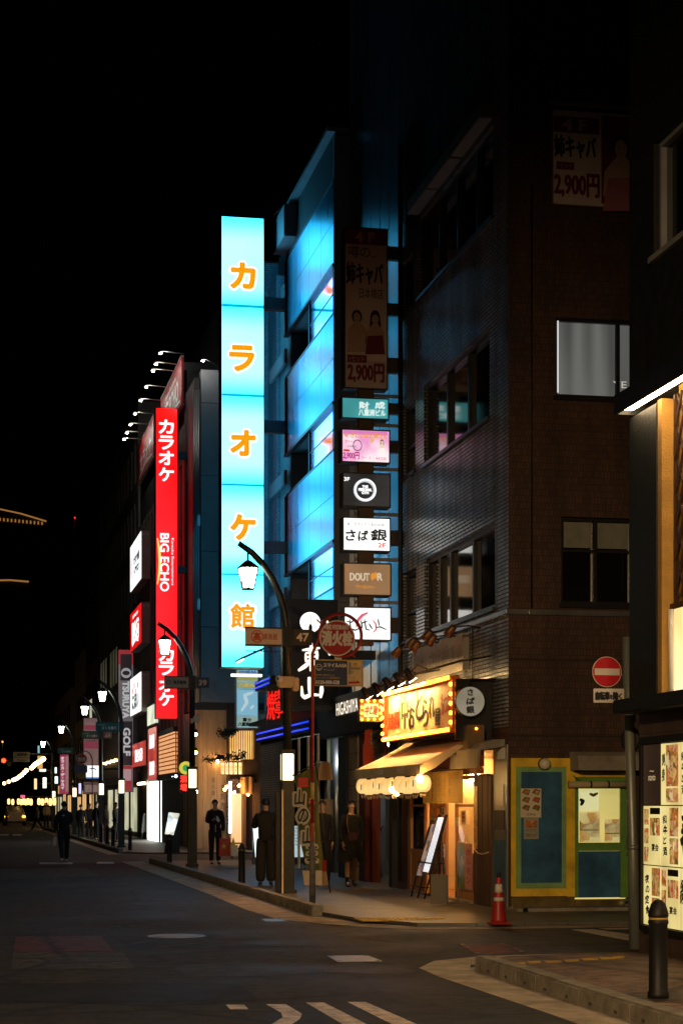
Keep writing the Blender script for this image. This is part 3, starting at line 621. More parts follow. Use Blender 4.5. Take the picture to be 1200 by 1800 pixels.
# its ground floor: glass shop with blue neon bands
mb = MB(M['black']); mb.box(FX + .02, FX + .3, 42.02, 51.9, 3.3, 3.9); mb.build('fascia', KB)
M['neon_blue'] = emat('blue_neon', (.004, .05, 1.0), 1.1)
mb = MB(M['neon_blue']); 
for z in (3.44, 3.6): mb.tube([(FX - .12, 43.6, z), (FX - .12, 51.6, z)], .022, 6)
for z in (4.85, 4.97): mb.tube([(FX - .2, 49.0, z), (FX - .2, 51.5, z)], .022, 6)
mb.build('neon_band', KB)
mb = MB(M['black']); mb.box(FX - .1, FX + .02, 43.5, 51.7, 3.36, 3.69); mb.box(FX - .17, FX + .1, 48.9, 51.6, 4.78, 5.04); mb.build('neon_backing', KB)
M['shop_wall'] = mat('white_shop_wall', (.5, .52, .5), .4, 0, .1, 2)
mb = MB(M['shop_wall']); mb.box(FX + 1.4, FX + 1.5, 42, 51.8, Z0, 3.3); mb.use(M['steel'])
for y in (43.2, 44.6, 46.2): mb.lathe((FX + .5, y, Z0), [(.22, 0), (.22, 3.2)], 18)
mb.use(M['tile_blue']); mb.box(FX, FX + .3, 47.5, 51.8, Z0, 3.3); mb.build('shop_wall', KB)
emat('downlight', (.85, .97, 1), 30)
for y in (42.6, 43.7, 44.8, 46.0, 47.0): mb = MB(MATS['downlight']); mb.lathe((FX + .35, y, 3.27), [(.12, 0), (.12, .02)], 14); mb.build('downlight', KB)
mb = MB(M['shop_wall']); mb.box(FX, FX + 1.4, 42.0, 51.8, 3.295, 3.299); mb.build('soffit', KB)
mb = MB(M['glass_soft']); mb.box(FX + .08, FX + .09, 42.1, 47.4, Z0, 3.28); o = mb.build('shop_window', KB)
mb = MB(M['steel']); 
for y in (42.1, 43.4, 44.7, 46.0, 47.35): mb.box(FX + .05, FX + .12, y - .03, y + .03, Z0, 3.28)
mb.build('mullion', o)
mb = MB(emat('awning_tube', (.7, 1, .6), 4)); mb.box(7.05, 7.9, 51.0, 51.05, 5.15, 5.22); mb.box(7.05, 7.12, 49.0, 51.0, 5.45, 5.5); mb.build('awning_tube', KB)
mb = MB(M['grey_panel']); mb.prism([(7.0, 48.8, 5.5), (8.1, 48.8, 6.0), (8.1, 48.8, 5.95), (7.0, 48.8, 5.44)], (0, 2.6, 0)); mb.build('awning', KB)

# ---------------------------------------------------------------- tavern building across the alley: grey panels over a wooden ground floor
TY = 67.0
TB = thing('tavern_building', 'grey panelled building over a warm wooden tavern front across the alley', 'building', (9.2, TY, 0))
def tx(px, Y=TY): return RY(px, 1400, Y).x
mb = MB(M['grey_panel']); zs = [5.3, 8.0, 10.7, 13.4, 16.0, 17.2]
for a, b in zip(zs, zs[1:]): mb.box(tx(352), tx(384), TY - .25, TY + .3, a + .01, b - .01, .006); mb.box(tx(384) + .02, 15, TY, TY + .3, a + .01, b - .01)
mb.box(tx(346), tx(352) - .2, TY - .1, TY + .2, 5.3, 9.8); mb.build('panel_wall', TB)
mb = MB(M['dark_wall']); mb.box(FX, 15, TY + .25, 70.4, 5.2, 17.0); mb.box(FX - .02, 15, TY - .02, 70.4, 5.05, 5.28); mb.build('core', TB)
mb = MB(M['steel'])
for px, r in ((345, .05), (349, .06), (341, .05)): q = RY(px, 1400, TY - .05); mb.tube([(q.x, TY - .06, 5.3), (q.x, TY - .06, 16.5)], r)
for z in (8.6, 11.6): mb.box(tx(346), tx(351), TY - .2, TY, z, z + .4, .01)
mb.build('pipes', TB)
mb = MB(M['wood_pale']); n = 14; x0, x1 = FX, tx(402)
for i in range(n): w_ = (x1 - x0) / n; mb.box(x0 + i * w_, x0 + (i + 1) * w_ - .008, TY - .06 - .02 * (i % 2), TY + .2, Z0, 5.04)
mb.build('plank_wall', TB)
mb = MB(M['wood']); 
for i in range(8): mb.box(FX - .02 - .02 * (i % 2), FX + .2, TY + .25 + i * .4, TY + .25 + i * .4 + .37, Z0, 5.0)
mb.use(M['wood_dark']); 
for z in (.6, 1.0, 1.4, 1.8): mb.box(FX - .12, FX - .04, TY + .3, TY + 1.6, z, z + .06)
mb.build('street_wall', TB)
EY = 66.0
mb = MB(M['wood_dark']); mb.box(tx(402, EY), 11.6, EY + .4, EY + .6, Z0, 5.2); mb.use(M['wood']); mb.box(tx(428, EY), tx(434, EY), EY + .2, EY + .39, Z0, 2.5); mb.box(tx(447, EY), tx(466, EY), EY - .1, EY + .39, Z0, 5.0)
mb.box(tx(425, EY), tx(453, EY), EY - .3, EY + .39, RY(425, 1362, EY).z, RY(425, 1335, EY).z, .02); mb.build('entrance', TB)
M['warm_window'] = lightbox('warm_slat_window', (.75, .3, .06), (1.0, .62, .2), 1.25, 2.2)
mb = MB(M['warm_window']); a = RY(405, 1337, EY); b = RY(449, 1284, EY); mb.box(a.x, b.x, EY + .3, EY + .38, a.z, b.z); o = mb.build('lit_window', TB)
mb = MB(M['wood_pale'])
for i in range(12): x = a.x + (b.x - a.x) * i / 11; mb.box(x - .012, x + .012, EY + .2, EY + .29, a.z - .05, b.z + .05)
mb.build('slats', o)
mb = MB(emat('door_glow', (1, .5, .15), .8)); a = RY(406, 1488, EY); b = RY(427, 1395, EY); mb.box(a.x, b.x, EY + .36, EY + .395, Z0 + .05, b.z); mb.build('door', TB)
mb = MB(M['wood_dark']); mb.box(tx(405, EY), tx(450, EY), EY - .2, EY + .3, 2.42, 2.55); mb.build('beam', TB)
M['wall_spot'] = emat('warm_spot', (1, .55, .2), 130)
# wall lamps that wash the planks
for k, (px, py) in enumerate(((383, 1338), (344, 1291), (344, 1323), (345, 1392))):
    q = RY(px, py, TY - .3) if k == 0 else RX(px, py, FX - .16)
    s = MB(M['black']); s.lathe(q + Vector((0, 0, .05)), [(.05, 0), (.07, .1), (.02, .14)], 12); s.use(M['wall_spot']); s.ball(q, .055, 10); s.build('wall_lamp', TB)

# ---------------------------------------------------------------- red-fronted entertainment building
RBY0, RBY1 = 70.45, 90.0
RB = thing('entertainment_building', 'dark glazed building carrying the red billboards and the red vertical sign', 'building', (FX, 80, 0))
mb = MB(M['dark_wall']); mb.box(FX + .1, 16, RBY0, RBY1, 3.4, 18.0); mb.box(FX - .02, 16, RBY0 - .01, RBY1 + .1, 18.0, 18.3); mb.build('wall', RB)
mb = MB(M['office_wall']); 
for i in range(14): y = RBY0 + .4 + i * 1.45; mb.box(FX - .03, FX + .099, y, y + .14, 3.5, 14.8)
for z in (5.6, 8.8, 12.0, 14.6): mb.box(FX, FX + .098, RBY0, RBY1, z, z + .25)
mb.build('mullions', RB)
for z in (3.6, 5.9, 9.1, 12.3):
    g = MB(M['glass_dark']); g.box(FX + .06, FX + .097, RBY0 + .1, RBY1 - .1, z, z + 2.2); g.build('window_band', RB)
M['entry_white'] = lightbox('lit_entry', (.85, .95, .8), (1, 1, .95), 4.0, 1)
a = RX(259, 1480, FX); b = RX(280, 1372, FX)
mb = MB(M['entry_white']); mb.box(FX + .06, FX + .1, b.y, a.y, Z0, b.z); o = mb.build('lit_entrance', RB)
mb = MB(M['white_paint']); mb.box(FX - .02, FX + .055, a.y - .05, a.y + .1, Z0, b.z + .1); mb.box(FX - .02, FX + .055, b.y - .12, b.y + .02, Z0, b.z + .1); mb.build('entry_frame', RB)
mb = MB(M['dark_wall']); mb.box(FX + .1, FX + .3, RBY0, b.y - .12, Z0, 3.4); mb.build('ground_wall', RB); mb = MB(M['dark_wall']); mb.box(FX + .1, FX + .3, a.y + .1, RBY1, Z0, 3.4); mb.build('ground_wall', RB)
a = RX(278, 1361, FX); b = RX(309, 1286, FX)
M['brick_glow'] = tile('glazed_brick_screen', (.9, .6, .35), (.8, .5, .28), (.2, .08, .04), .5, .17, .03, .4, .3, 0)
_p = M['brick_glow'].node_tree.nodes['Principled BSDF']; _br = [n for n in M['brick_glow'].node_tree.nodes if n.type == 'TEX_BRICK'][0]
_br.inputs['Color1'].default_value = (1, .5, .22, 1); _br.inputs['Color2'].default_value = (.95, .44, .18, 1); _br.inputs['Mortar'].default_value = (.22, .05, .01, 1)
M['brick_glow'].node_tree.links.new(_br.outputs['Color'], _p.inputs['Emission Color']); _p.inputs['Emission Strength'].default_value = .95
mb = MB(M['brick_glow']); z0 = RX(309, 1358, FX).z; z1 = b.z; mb.box(FX - .06, FX + .05, b.y, a.y, z0, z1); mb.build('lit_screen', RB)
mb = MB(M['black']); mb.box(FX - .1, FX + .05, b.y - .1, a.y + .1, z1 + .01, z1 + .2); mb.box(FX - .1, FX + .05, b.y - .1, a.y + .1, z0 - .25, z0 - .01); mb.build('screen_frame', RB)
M['warm_bulb'] = emat('warm_bulb', (1, .58, .2), 12)
bulbs(RB, 'bulb', M['warm_bulb'], [(FX - .15, 85.2 + i * .75, 2.62) for i in range(5)], .07)
bulbs(RB, 'spot', emat('cool_spots', (.7, .85, 1), 8), [(FX - .05, 73.0 + i * .5, 2.75) for i in range(3)], .06)
# ---------------------------------------------------------------- buildings farther up the street
OB = thing('office_building', 'plain grey office block with rows of tall windows beyond the red billboards', 'building', (FX, 104, 0))
rows = [(5.0, 6.9), (8.3, 10.3), (11.4, 13.4), (14.4, 16.4), (17.3, 19.3)]; hol = []
for z0, z1 in rows[1:]:
    for i in range(13): y = 91.0 + i * 2.0; hol.append((y, y + 1.25, z0, z1))
mb = MB(M['office_wall']); wall(mb, 'x', FX, 90.15, 117.5, 3.2, 21, hol, .25); mb.face([(FX, 90.15, 3.2), (16, 90.15, 3.2), (16, 90.15, 21), (FX, 90.15, 21)]); mb.face([(FX, 90.15, 21), (16, 90.15, 21), (16, 117.5, 21), (FX, 117.5, 21)]); mb.build('wall', OB)
M['lit_office'] = lightbox('lit_office_window', (.35, .36, .22), (.75, .75, .5), .75, .5)
for k, h in enumerate(hol):
    g = MB(M['lit_office'] if h[2] < 8.5 and h[0] > 99 and k % 4 != 1 else M['glass_dark']); g.box(FX + .2, FX + .24, *h); g.build('window', OB)
mb = MB(M['dark_wall']); mb.box(FX + .3, 15.8, 90.3, 117.4, .05, 20.8); mb.box(FX, FX + .3, 90.15, 117.5, 2.8, 3.19); mb.build('core', OB)
for y in (94, 99, 104.5, 110): mb = MB(M['lit_office']); mb.box(FX + .2, FX + .29, y, y + 2.6, .3, 2.5); mb.build('shop_window', OB)
for nm, lab, y0, y1, h, x in (('plain_building', 'dark slab building with one lit window far up the street', 118, 131, 17, FX), ('plain_building', 'unlit pale building beside the pink banner far up the street', 131.2, 150, 13, FX + .3), ('plain_building', 'far low building behind the garland of bulbs', 150.3, 190, 11, FX), ('plain_building', 'dim brownish tower block rising behind the grey panelled tavern building', 78, 95, 24.5, 11.2)):
    t = thing(nm, lab, 'building', (x, (y0 + y1) / 2, 0))
    mb = MB(M['office_wall'] if h != 17 else M['dark_wall']); mb.box(x, x + 8, y0, y1, 0, h); mb.build('wall', t)
    for z in range(5, int(h) - 2, 3):
        for y in range(int(y0) + 1, int(y1) - 1, 3): g = MB(M['glass_dark']); g.box(x - .03, x + .05, y, y + 1.6, z, z + 1.7); g.build('window', t)
    g = MB(M['lit_office'])
    if h in (17, 13):
        for k in range(3): y = y0 + 1.2 + k * 4; g = MB(M['lit_office']); g.box(x - .05, x - .035, y, y + 2.6, .4, 2.4); g.build('shop_window', t)
    if h == 17: g = MB(M['lit_office']); g.box(x - .05, x - .035, 124, 126, 6.7, 8.6); g.build('lit_window', t)
    if h == 11:
        for y in range(152, 188, 6): g = MB(M['lit_office']); g.box(x - .05, x - .035, y, y + 3.5, .4, 2.4); g.build('shop_window', t)
M['crown_glow'] = emat('tower_crown_light', (1, .45, .1), .3)
for lab, px0, px1, py, Y, hb in (('distant dark tower whose sloping crown is edged in orange light', -30, 82, 903, 380, 0), ('distant dark tower with a short orange lit terrace below its top', -30, 51, 1021, 330, 1)):
    a = RY(px0, py, Y); b = RY(px1, py, Y); t = thing('tower', lab, 'building', ((a.x + b.x) / 2, Y, 0))
    mb = MB(M['dark_wall']); mb.box(a.x, b.x, Y, Y + 25, 0, a.z); mb.build('wall', t)
    mb = MB(M['crown_glow']); mb.tube([(a.x, Y - .3, a.z + (1.6 if not hb else 0)), (a.x * .4 + b.x * .6, Y - .3, a.z + .2), (b.x, Y - .3, a.z - (1.2 if not hb else 0))], .16, 6)
    for k in range(14 if not hb else 0): x = b.x - 1 - k * .75; mb.box(x, x + .28, Y - .3, Y - .1, a.z - 1.9 + k * .05, a.z - 1.3 + k * .05)
    mb.build('crown_lights', t)
# ---------------------------------------------------------------- black restaurant building on the near corner
NB = thing('restaurant_building', 'black restaurant building on the near corner with mustard wall and lattice', 'building', (7.1, 18, 0))
NX = 7.2
mb = MB(M['granite']); mb.box(NX, 14, -6, 19.55, .0, 2.62); mb.build('granite_base', NB)
M['black_wall'] = mat('black_wall', (.011, .012, .0115), .55, 0, .3, 5, .3, 30)
mb = MB(M['black_wall']); mb.box(7.05, NX + .3, 18.62, 19.45, 2.78, 5.84, .008); mb.build('pillar', NB)
mb = MB(M['black_wall']); wall(mb, 'x', 7.07, -6, 19.5, 6.02, 22, [(15.5, 18.76, 7.4, 8.6)], .15); mb.face([(7.07, 19.5, 6.02), (14, 19.5, 6.02), (14, 19.5, 22), (7.07, 19.5, 22)]); mb.face([(7.07, -6, 6.02), (14, -6, 6.02), (14, 19.5, 6.02), (7.07, 19.5, 6.02)])
mb.build('upper_wall', NB)
window(NB, 'x', 7.07, 15.5, 18.76, 7.4, 8.6, bars=(.5,), fm=M['grey_panel'], depth=.15, fw=.05)
mb = MB(M['black_wall']); mb.box(6.88, NX + .25, -6, 19.5, 2.62, 2.77, .01); mb.build('ledge', NB)
mb = MB(M['black_wall']); mb.box(6.86, 6.89, -6, 19.36, 5.86, 6.07, .005); mb.box(6.891, 7.6, -6, 19.35, 6.0, 6.018); mb.box(6.86, 7.2, 19.36, 19.4, 5.86, 6.07); mb.build('canopy', NB)
mb = MB(emat('canopy_light', (1, .72, .4), 22)); mb.box(6.895, 7.045, -6, 19.32, 5.9, 5.94); mb.build('light_strip', NB)
mb = MB(M['mustard']); mb.box(7.062, NX + .3, 18.5, 18.615, 2.775, 5.86); mb.box(NX + .05, 13, -6, 18.498, 2.775, 6.0); mb.box(NX + .301, 13, 18.51, 19.4, 2.775, 6.0); mb.build('plaster_wall', NB)
mb = MB(M['wood_dark']); lx = NX + .01
z = 2.8
def clip(y0, z0, y1, z1, ya, yb, za, zb):
    t0, t1 = 0, 1; dy, dz = y1 - y0, z1 - z0
    for d, lo, hi, s in ((dy, ya, yb, y0), (dz, za, zb, z0)):
        if abs(d) < 1e-9: continue
        p, q = (lo - s) / d, (hi - s) / d; p, q = min(p, q), max(p, q); t0, t1 = max(t0, p), min(t1, q)
    return None if t0 >= t1 else (y0 + dy * t0, z0 + dz * t0, y0 + dy * t1, z0 + dz * t1)
for i in range(-40, 60):
    for s in (1, -1):
        y = 12 + i * .19; c = clip(y, 2.8, y + s * 3.1 * .55, 5.9, 14.0, 18.46, 3.78, 5.9)
        if c: mb.tube([(lx + (.012 if s > 0 else -.012), c[0], c[1]), (lx + (.012 if s > 0 else -.012), c[2], c[3])], .016, 4, False)
mb.box(lx - .02, lx + .02, 18.465, 18.497, 2.8, 5.9); mb.build('lattice', NB)
a = RX(1173, 1222, NX - .05); 
mb = MB(M['wood_dark']); y0, y1 = 16.4, RX(1174, 1150, NX - .05).y; z0, z1 = 2.79, 3.72
mb.box(NX - .05, NX + .12, y0, y1, z1 - .06, z1); mb.box(NX - .05, NX + .12, y1 - .05, y1, z0, z1 - .06); mb.build('window_surround', NB)
mb = MB(lightbox('window_glow', (.7, .35, .1), (1, .75, .35), 1.5, 1.2)); mb.box(NX - .03, NX - .01, y0, y1 - .05, z0, z1 - .06); mb.build('lit_window', NB)
mb = MB(M['white_paint']); mb.tube([(NX - .06, y1 - .1, z0), (NX - .06, y1 - .1, z1 - .06)], .03); mb.build('window_pipe', NB)
# ================================================================ signs on the buildings
def ink(name, col, s=1.0): 
    if name not in MATS: emat(name, col, s, (.05, .05, .05))
    return MATS[name]
def paint(name, col, rough=.5):
    if name not in MATS: mat(name, col, rough, 0, .1, 4)
    return MATS[name]
BLK = paint('ink_black', (.012, .012, .014)); 
M['cab'] = mat('sign_cabinet', (.07, .065, .06), .45, .3, .2, 4)
M['cab_grey'] = mat('sign_cabinet_grey', (.3, .29, .26), .5, .2, .15, 3)
M['sign_white'] = lightbox('sign_white', (.82, .88, .86), (1, 1.03, 1), 1.25, 1.6)
def box_sign(name, label, px0, py0, px1, py1, Y, th, face, fn=None, cab=None, group=None, m=.02, cat='sign', brackets=(), bx1=None, back=True):
    a = RY(px0, py1, Y); b = RY(px1, py0, Y); x0, x1, z0, z1 = a.x, b.x, a.z, b.z; cab = cab or M['cab']
    t = thing(name, label, cat, ((x0 + x1) / 2, Y + th / 2, z0), group)
    mb = MB(cab); mb.box(x0, x1, Y + .012, Y + th - .012, z0, z1)
    for s, e in ((Y - .015, Y + .011), (Y + th - .011, Y + th + .015)):
        mb.box(x0 - .005, x0 + m, s, e, z0 - .005, z1 + .005); mb.box(x1 - m, x1 + .005, s, e, z0 - .005, z1 + .005); mb.box(x0 + m, x1 - m, s, e, z0 - .005, z0 + m); mb.box(x0 + m, x1 - m, s, e, z1 - m, z1 + .005)
    mb.build('cabinet', t)
    f = MB(face); f.box(x0 + m, x1 - m, Y, Y + .011, z0 + m, z1 - m)
    if back: f.box(x0 + m, x1 - m, Y + th - .011, Y + th, z0 + m, z1 - m)
    f.build('face', t)
    if brackets:
        for py, hh in brackets:
            k = MB(cab); z = RY(px1, py, Y).z; k.box(x1 + .005, (bx1 or FX), Y + th * .25, Y + th * .75, z - hh / 2, z + hh / 2, .005); k.build('bracket', t)
    if fn:
        k = MB(); fn(k, lambda px, py: RY(px, py, Y - .0), t, Y)
        if k.v: k.build('lettering', t)
    return t
def txt(k, s, m, px0, py0, px1, py1, Y, bold=0, keep=False, vertical=False, wob=0, lift=.003, rot=False):
    a = RY(px0, py1, Y); b = RY(px1, py0, Y); k.use(m)
    if rot: letters(k, s, (a + b) / 2, -VZ, U_SIGN, b.z - a.z, b.x - a.x, bold, False, keep, wob, lift)
    else: letters(k, s, (a + b) / 2, U_SIGN, VZ, b.x - a.x, b.z - a.z, bold, vertical, keep, wob, lift)
def rect(k, m, px0, py0, px1, py1, Y, lift=.002):
    a = RY(px0, py1, Y); b = RY(px1, py0, Y); k.use(m); y = Y - lift; k.face([(a.x, y, a.z), (b.x, y, a.z), (b.x, y, b.z), (a.x, y, b.z)]); k.flat = True
def ell(k, m, px, py, rx, ry, Y, lift=.002, r0=0, n=28):
    c = RY(px, py, Y); s = RY(px + rx, py, Y).x - c.x; h = RY(px, py - ry, Y).z - c.z; k.use(m); y = Y - lift
    R = [(math.cos(2 * PI * i / n), math.sin(2 * PI * i / n)) for i in range(n)]
    if r0: k.grid([[(c.x + s * q[0] * f, y, c.z + h * q[1] * f) for q in R] for f in (1, r0)], True, False)
    else: k.face([(c.x + s * q[0], y, c.z + h * q[1]) for q in R])
    k.flat = True
def poly(k, m, pts, Y, lift=.002):
    k.use(m); k.face([RY(x, y, Y) - Vector((0, lift, 0)) for x, y in pts]); k.flat = True
def br(k, m, pts, w, Y, lift=.004):
    k.use(m); P_ = [RY(x, y, Y) for x, y in pts]; o = P_[0]; stroke(k, o, U_SIGN, VZ, [(p.x - o.x, p.z - o.z) for p in P_], w, lift)

# tall cyan karaoke sign -----------------------------------------
YC = 50.0
sz = RY(390, 538, YC).z; per = sz - RY(390, 695, YC).z
M['cyan'] = lightbox('cyan_lightbox', (.12, 2.4, 4.3), (.62, 4.2, 7.4), 1.0, .7, per, .3, sz - per * 3, (.1, .25, .3))
ORANGE = ink('letter_orange', (1.0, .36, .0), 1.0); WHT = ink('letter_white', (1, 1, 1), 1.25); WARMW = ink('letter_warm_white', (1, .86, .68), 1.6)
def f(k, _, t, Y):
    for c, (x, y) in zip('カラオケ館', ((427, 485), (425, 630), (427, 779), (427, 927), (426, 1083))):
        h = 24
        txt(k, c, WHT, x - 20, y - 20, x + 20, y + 20, Y, bold=.095, lift=.004); txt(k, c, ORANGE, x - 20, y - 20, x + 20, y + 20, Y, bold=.036 if c != '館' else .02, lift=.012)
    for y in (538, 695, 852.5, 1010): rect(k, ink('seam_cyan', (.0, .5, .8), 1), 390.5, y - .6, 463, y + .6, Y, .002)
t = box_sign('vertical_sign', 'towering cyan lightbox sign with orange characters, the tallest and brightest sign of the street', 389, 384, 464, 1173, YC, .5, M['cyan'], f, MATS['sign_cabinet'], m=.015)
k = MB(M['grey_panel']); a = RY(464, 600, YC)
for py in (530, 747, 960): z = RY(464, py, YC).z; k.box(a.x + .006, kx, YC + .12, YC + .38, z - .16, z + .16, .01)
k.build('bracket', t)
# red vertical sign ----------------------------------------------
M['red_box'] = lightbox('red_lightbox', (.7, .0, .0), (1.0, .003, .001), 2.6, 1.2, body=(.3, .01, .01))
def f(k, _, t, Y):
    for c, y in (('カ', 750), ('ラ', 778), ('オ', 805), ('ケ', 834), ('カ', 1150), ('ラ', 1175), ('オ', 1204), ('ケ', 1229)): txt(k, c, WHT, 280, y - 11, 305, y + 11, Y, bold=.02)
    txt(k, 'BIG ECHO', WHT, 282, 938, 297, 1039, Y, bold=.012, rot=True); txt(k, 'Karaoke Entertainment', WHT, 301.5, 946, 306, 1029, Y, bold=0, rot=True)
    br(k, ink('letter_yellow', (1, .7, .1), 1.2), [(277, 946), (280, 966), (281.5, 985), (280.5, 1005), (277, 1027)], .1, Y)
box_sign('vertical_sign', 'tall narrow red lightbox sign with white characters left of the cyan one', 274, 718, 312, 1263, 69.6, .45, M['red_box'], f, m=.02, brackets=((800, .25), (1000, .25), (1200, .25)))

# billboards on the parapet and their lamps ------------------------
def wtxt(k, s, m, px0, z0, px1, z1, X, bold=0, wob=0, lift=.003, vertical=False, keep=False):
    y0 = RX(px0, 1000, X).y; y1 = RX(px1, 1000, X).y; k.use(m); letters(k, s, (X, (y0 + y1) / 2, (z0 + z1) / 2), U_WALL, VZ, y0 - y1, z1 - z0, bold, vertical, keep, wob, lift)
M['bill_red'] = mat('billboard_red', (.42, .02, .022), .45, 0, .12, .6)
WP = paint('white_print', (.75, .74, .7)); 
for lab, p0, p1, s in (('red billboard with white lettering nearest the cyan sign, high on the parapet', 283, 324, 'BIG ECHO'), ('red billboard with white lettering at the far end of the parapet', 243, 270, 'カラオケ')):
    X = 7.86; y1 = RX(p0, 700, X).y; y0 = max(70.5, RX(p1, 700, X).y)
    t = thing('billboard', lab, 'billboard', (X, (y0 + y1) / 2, 16.75), 'red billboards on the parapet')
    mb = MB(M['bill_red']); mb.box(X, X + .09, y0, y1, 16.75, 18.5); mb.build('panel', t)
    mb = MB(M['cab_grey']); mb.box(X - .02, X + .1, y0, y1, 18.505, 18.56); mb.box(X - .02, X + .1, y0, y1, 16.69, 16.745); mb.build('frame', t)
    k = MB(); k.use(WP); letters(k, s, (X, (y0 + y1) / 2, 17.5), U_WALL, VZ, (y1 - y0) * .72, .75, .03); 
    letters(k, 'Karaoke Entertainment', (X, (y0 + y1) / 2, 18.15), U_WALL, VZ, (y1 - y0) * .5, .2, .01) if 'ECHO' in s else None
    stroke(k, Vector((X, y0, 16.95)), U_WALL, VZ, [(-.5, 0), (-(y1 - y0) / 2, .2), (-(y1 - y0) + .5, 0)], .16); k.build('lettering', t)
M['flood'] = emat('floodlight', (1, .95, .85), 260)
def bill_lamp(first=[None], *a): pass
lamp0 = None
for i, (px, py) in enumerate(((281, 643), (273, 658), (268, 672), (256, 699), (246, 724), (236, 748), (228, 769), (222, 781), (217, 793))):
    q = RX(px, py, 6.98)
    lab = 'floodlight on a thin arm above the red billboards, ' + ('nearest', 'second', 'third', 'fourth', 'fifth', 'sixth', 'seventh', 'eighth', 'farthest')[i] + ' along the row'
    if lamp0 is None:
        t = lamp0 = thing('floodlight', lab, 'lamp', (7.9, q.y, 18.45), 'floodlights along the billboards')
        mb = MB(M['cab_grey']); mb.tube([(7.9, q.y, 18.47), (7.06, q.y, 18.53)], .018, 6); mb.build('arm', t)
        mb = MB(M['cab_grey']); mb.lathe((6.99, q.y, 18.5), [(.05, .05), (.085, 0), (.09, -.04), (.08, -.045)], 10, (-.5, 0, 1)); mb.build('head', t)
        mb = MB(M['flood']); mb.ball((7.01, q.y, 18.455), .055, 8); mb.build('bulb', t)
    else:
        t = copy_tree(lamp0); t.location = (7.9, q.y, 18.45); t['label'] = lab
q = RY(363, 645, TY); t = copy_tree(lamp0); t.location = (q.x + .3, TY - .3, q.z); t.rotation_euler.z = .9; t['label'] = 'lone floodlight on top of the grey panelled wall by the cyan sign'; del t['group']

# boxes projecting from the red-fronted building ---------------------
def front_box(lab, y0, y1, z0, z1, x0, face, fn):
    t = thing('box_sign', lab, 'sign', (7.75, (y0 + y1) / 2, z0), 'box signs one above the other')
    mb = MB(M['cab_grey']); mb.box(x0 + .03, 7.94, y0, y1, z0, z1, .015); mb.use(WP)
    for x in (x0 + .12, x0 + .3): mb.box(x, x + .04, y0 - .01, y0 + .001, z1 - .2, z1 - .12)
    mb.build('cabinet', t)
    f = MB(face); f.box(x0, x0 + .029, y0 + .03, y1 - .03, z0 + .03, z1 - .03); f.build('face', t)
    k = MB(); fn(k, x0, (y0 + y1) / 2, (z0 + z1) / 2, y1 - y0, z1 - z0); k.build('lettering', t)
RED = ink('letter_red', (.75, .02, .02), 1.0); BLKI = BLK
def f1(k, x, y, z, w, h):
    k.use(BLKI); letters(k, 'カラオケ会館', (x, y - .6, z + .15), U_WALL, VZ, w * .5, h * .17, .03); letters(k, 'ヘアサロン', (x, y - .6, z - .35), U_WALL, VZ, w * .5, h * .14, .03); k.use(RED); letters(k, '・・', (x, y + 2, z), U_WALL, VZ, w * .1, h * .5, .03)
front_box('white box sign with small dark writing, topmost of the three on the dark front', 83.7, 89.3, 11.7, 13.85, 7.52, M['sign_white'], f1)
def f2(k, x, y, z, w, h):
    k.use(WHT); letters(k, 'BIG', (x, y, z + .05), U_WALL, VZ, w * .62, h * .3, .05); letters(k, 'ECHO', (x, y, z - .4), U_WALL, VZ, w * .62, h * .2, .05); letters(k, 'カラオケ', (x, y, z + .62), U_WALL, VZ, w * .5, h * .08, .01)
    stroke(k, Vector((x, y, z - .7)), U_WALL, VZ, [(-1.6, 0), (0, .25), (1.6, 0)], .16)
M['red_box2'] = lightbox('red_lightbox_small', (.6, .0, .0), (.95, .01, .01), 1.0, 1)
front_box('red box sign with white lettering between two white ones on the dark front', 83.7, 89.3, 8.85, 10.67, 7.52, M['red_box2'], f2)
def f3(k, x, y, z, w, h):
    k.use(RED)
    for i, d in enumerate((.25, .0, .3, .1)): k.box(x - .006, x, y - 1.4 + i * .9, y - 1.1 + i * .9, z + d, z + d + .25)
    k.use(BLKI); letters(k, 'にほい', (x, y, z - .3), U_WALL, VZ, w * .6, h * .36, .045)
front_box('white box sign with red squares above black characters, lowest of the three', 83.7, 89.3, 5.8, 7.6, 7.52, M['sign_white'], f3)
# golf shop banner sign
M['golf_print'] = lightbox('golf_sign_print', (.1, .09, .1), (.2, .19, .2), .55, .6)
def f(k, _, t, Y):
    G = ink('grey_logo', (.45, .45, .47), .6); R = ink('dull_red', (.45, .04, .05), .6); D = ink('near_black', (.03, .025, .028), .5); Wg = ink('grey_white', (.7, .7, .72), .6)
    rect(k, R, 208.5, 1143, 234.5, 1168, Y, .002); rect(k, D, 212, 1150, 232, 1196, Y, .004); ell(k, G, 222, 1183, 9, 9, Y, .006); ell(k, D, 222, 1183, 6.5, 4, Y, .008)
    txt(k, 'TSURUYA', Wg, 216, 1198, 227, 1262, Y, bold=.02, rot=True, lift=.006); rect(k, D, 211, 1268, 233, 1345, Y, .004); txt(k, 'GOLF', Wg, 217, 1280, 229, 1328, Y, bold=.02, rot=True, lift=.007); rect(k, R, 211, 1346, 232, 1390, Y, .004)
    rect(k, ink('pale_pink', (.5, .3, .32), .7), 214, 1352, 231, 1372, Y, .006)
box_sign('vertical_sign', 'grey and red hanging sign of a golf shop with letters turned sideways', 208, 1142, 235, 1392, 92.5, .2, M['golf_print'], f)
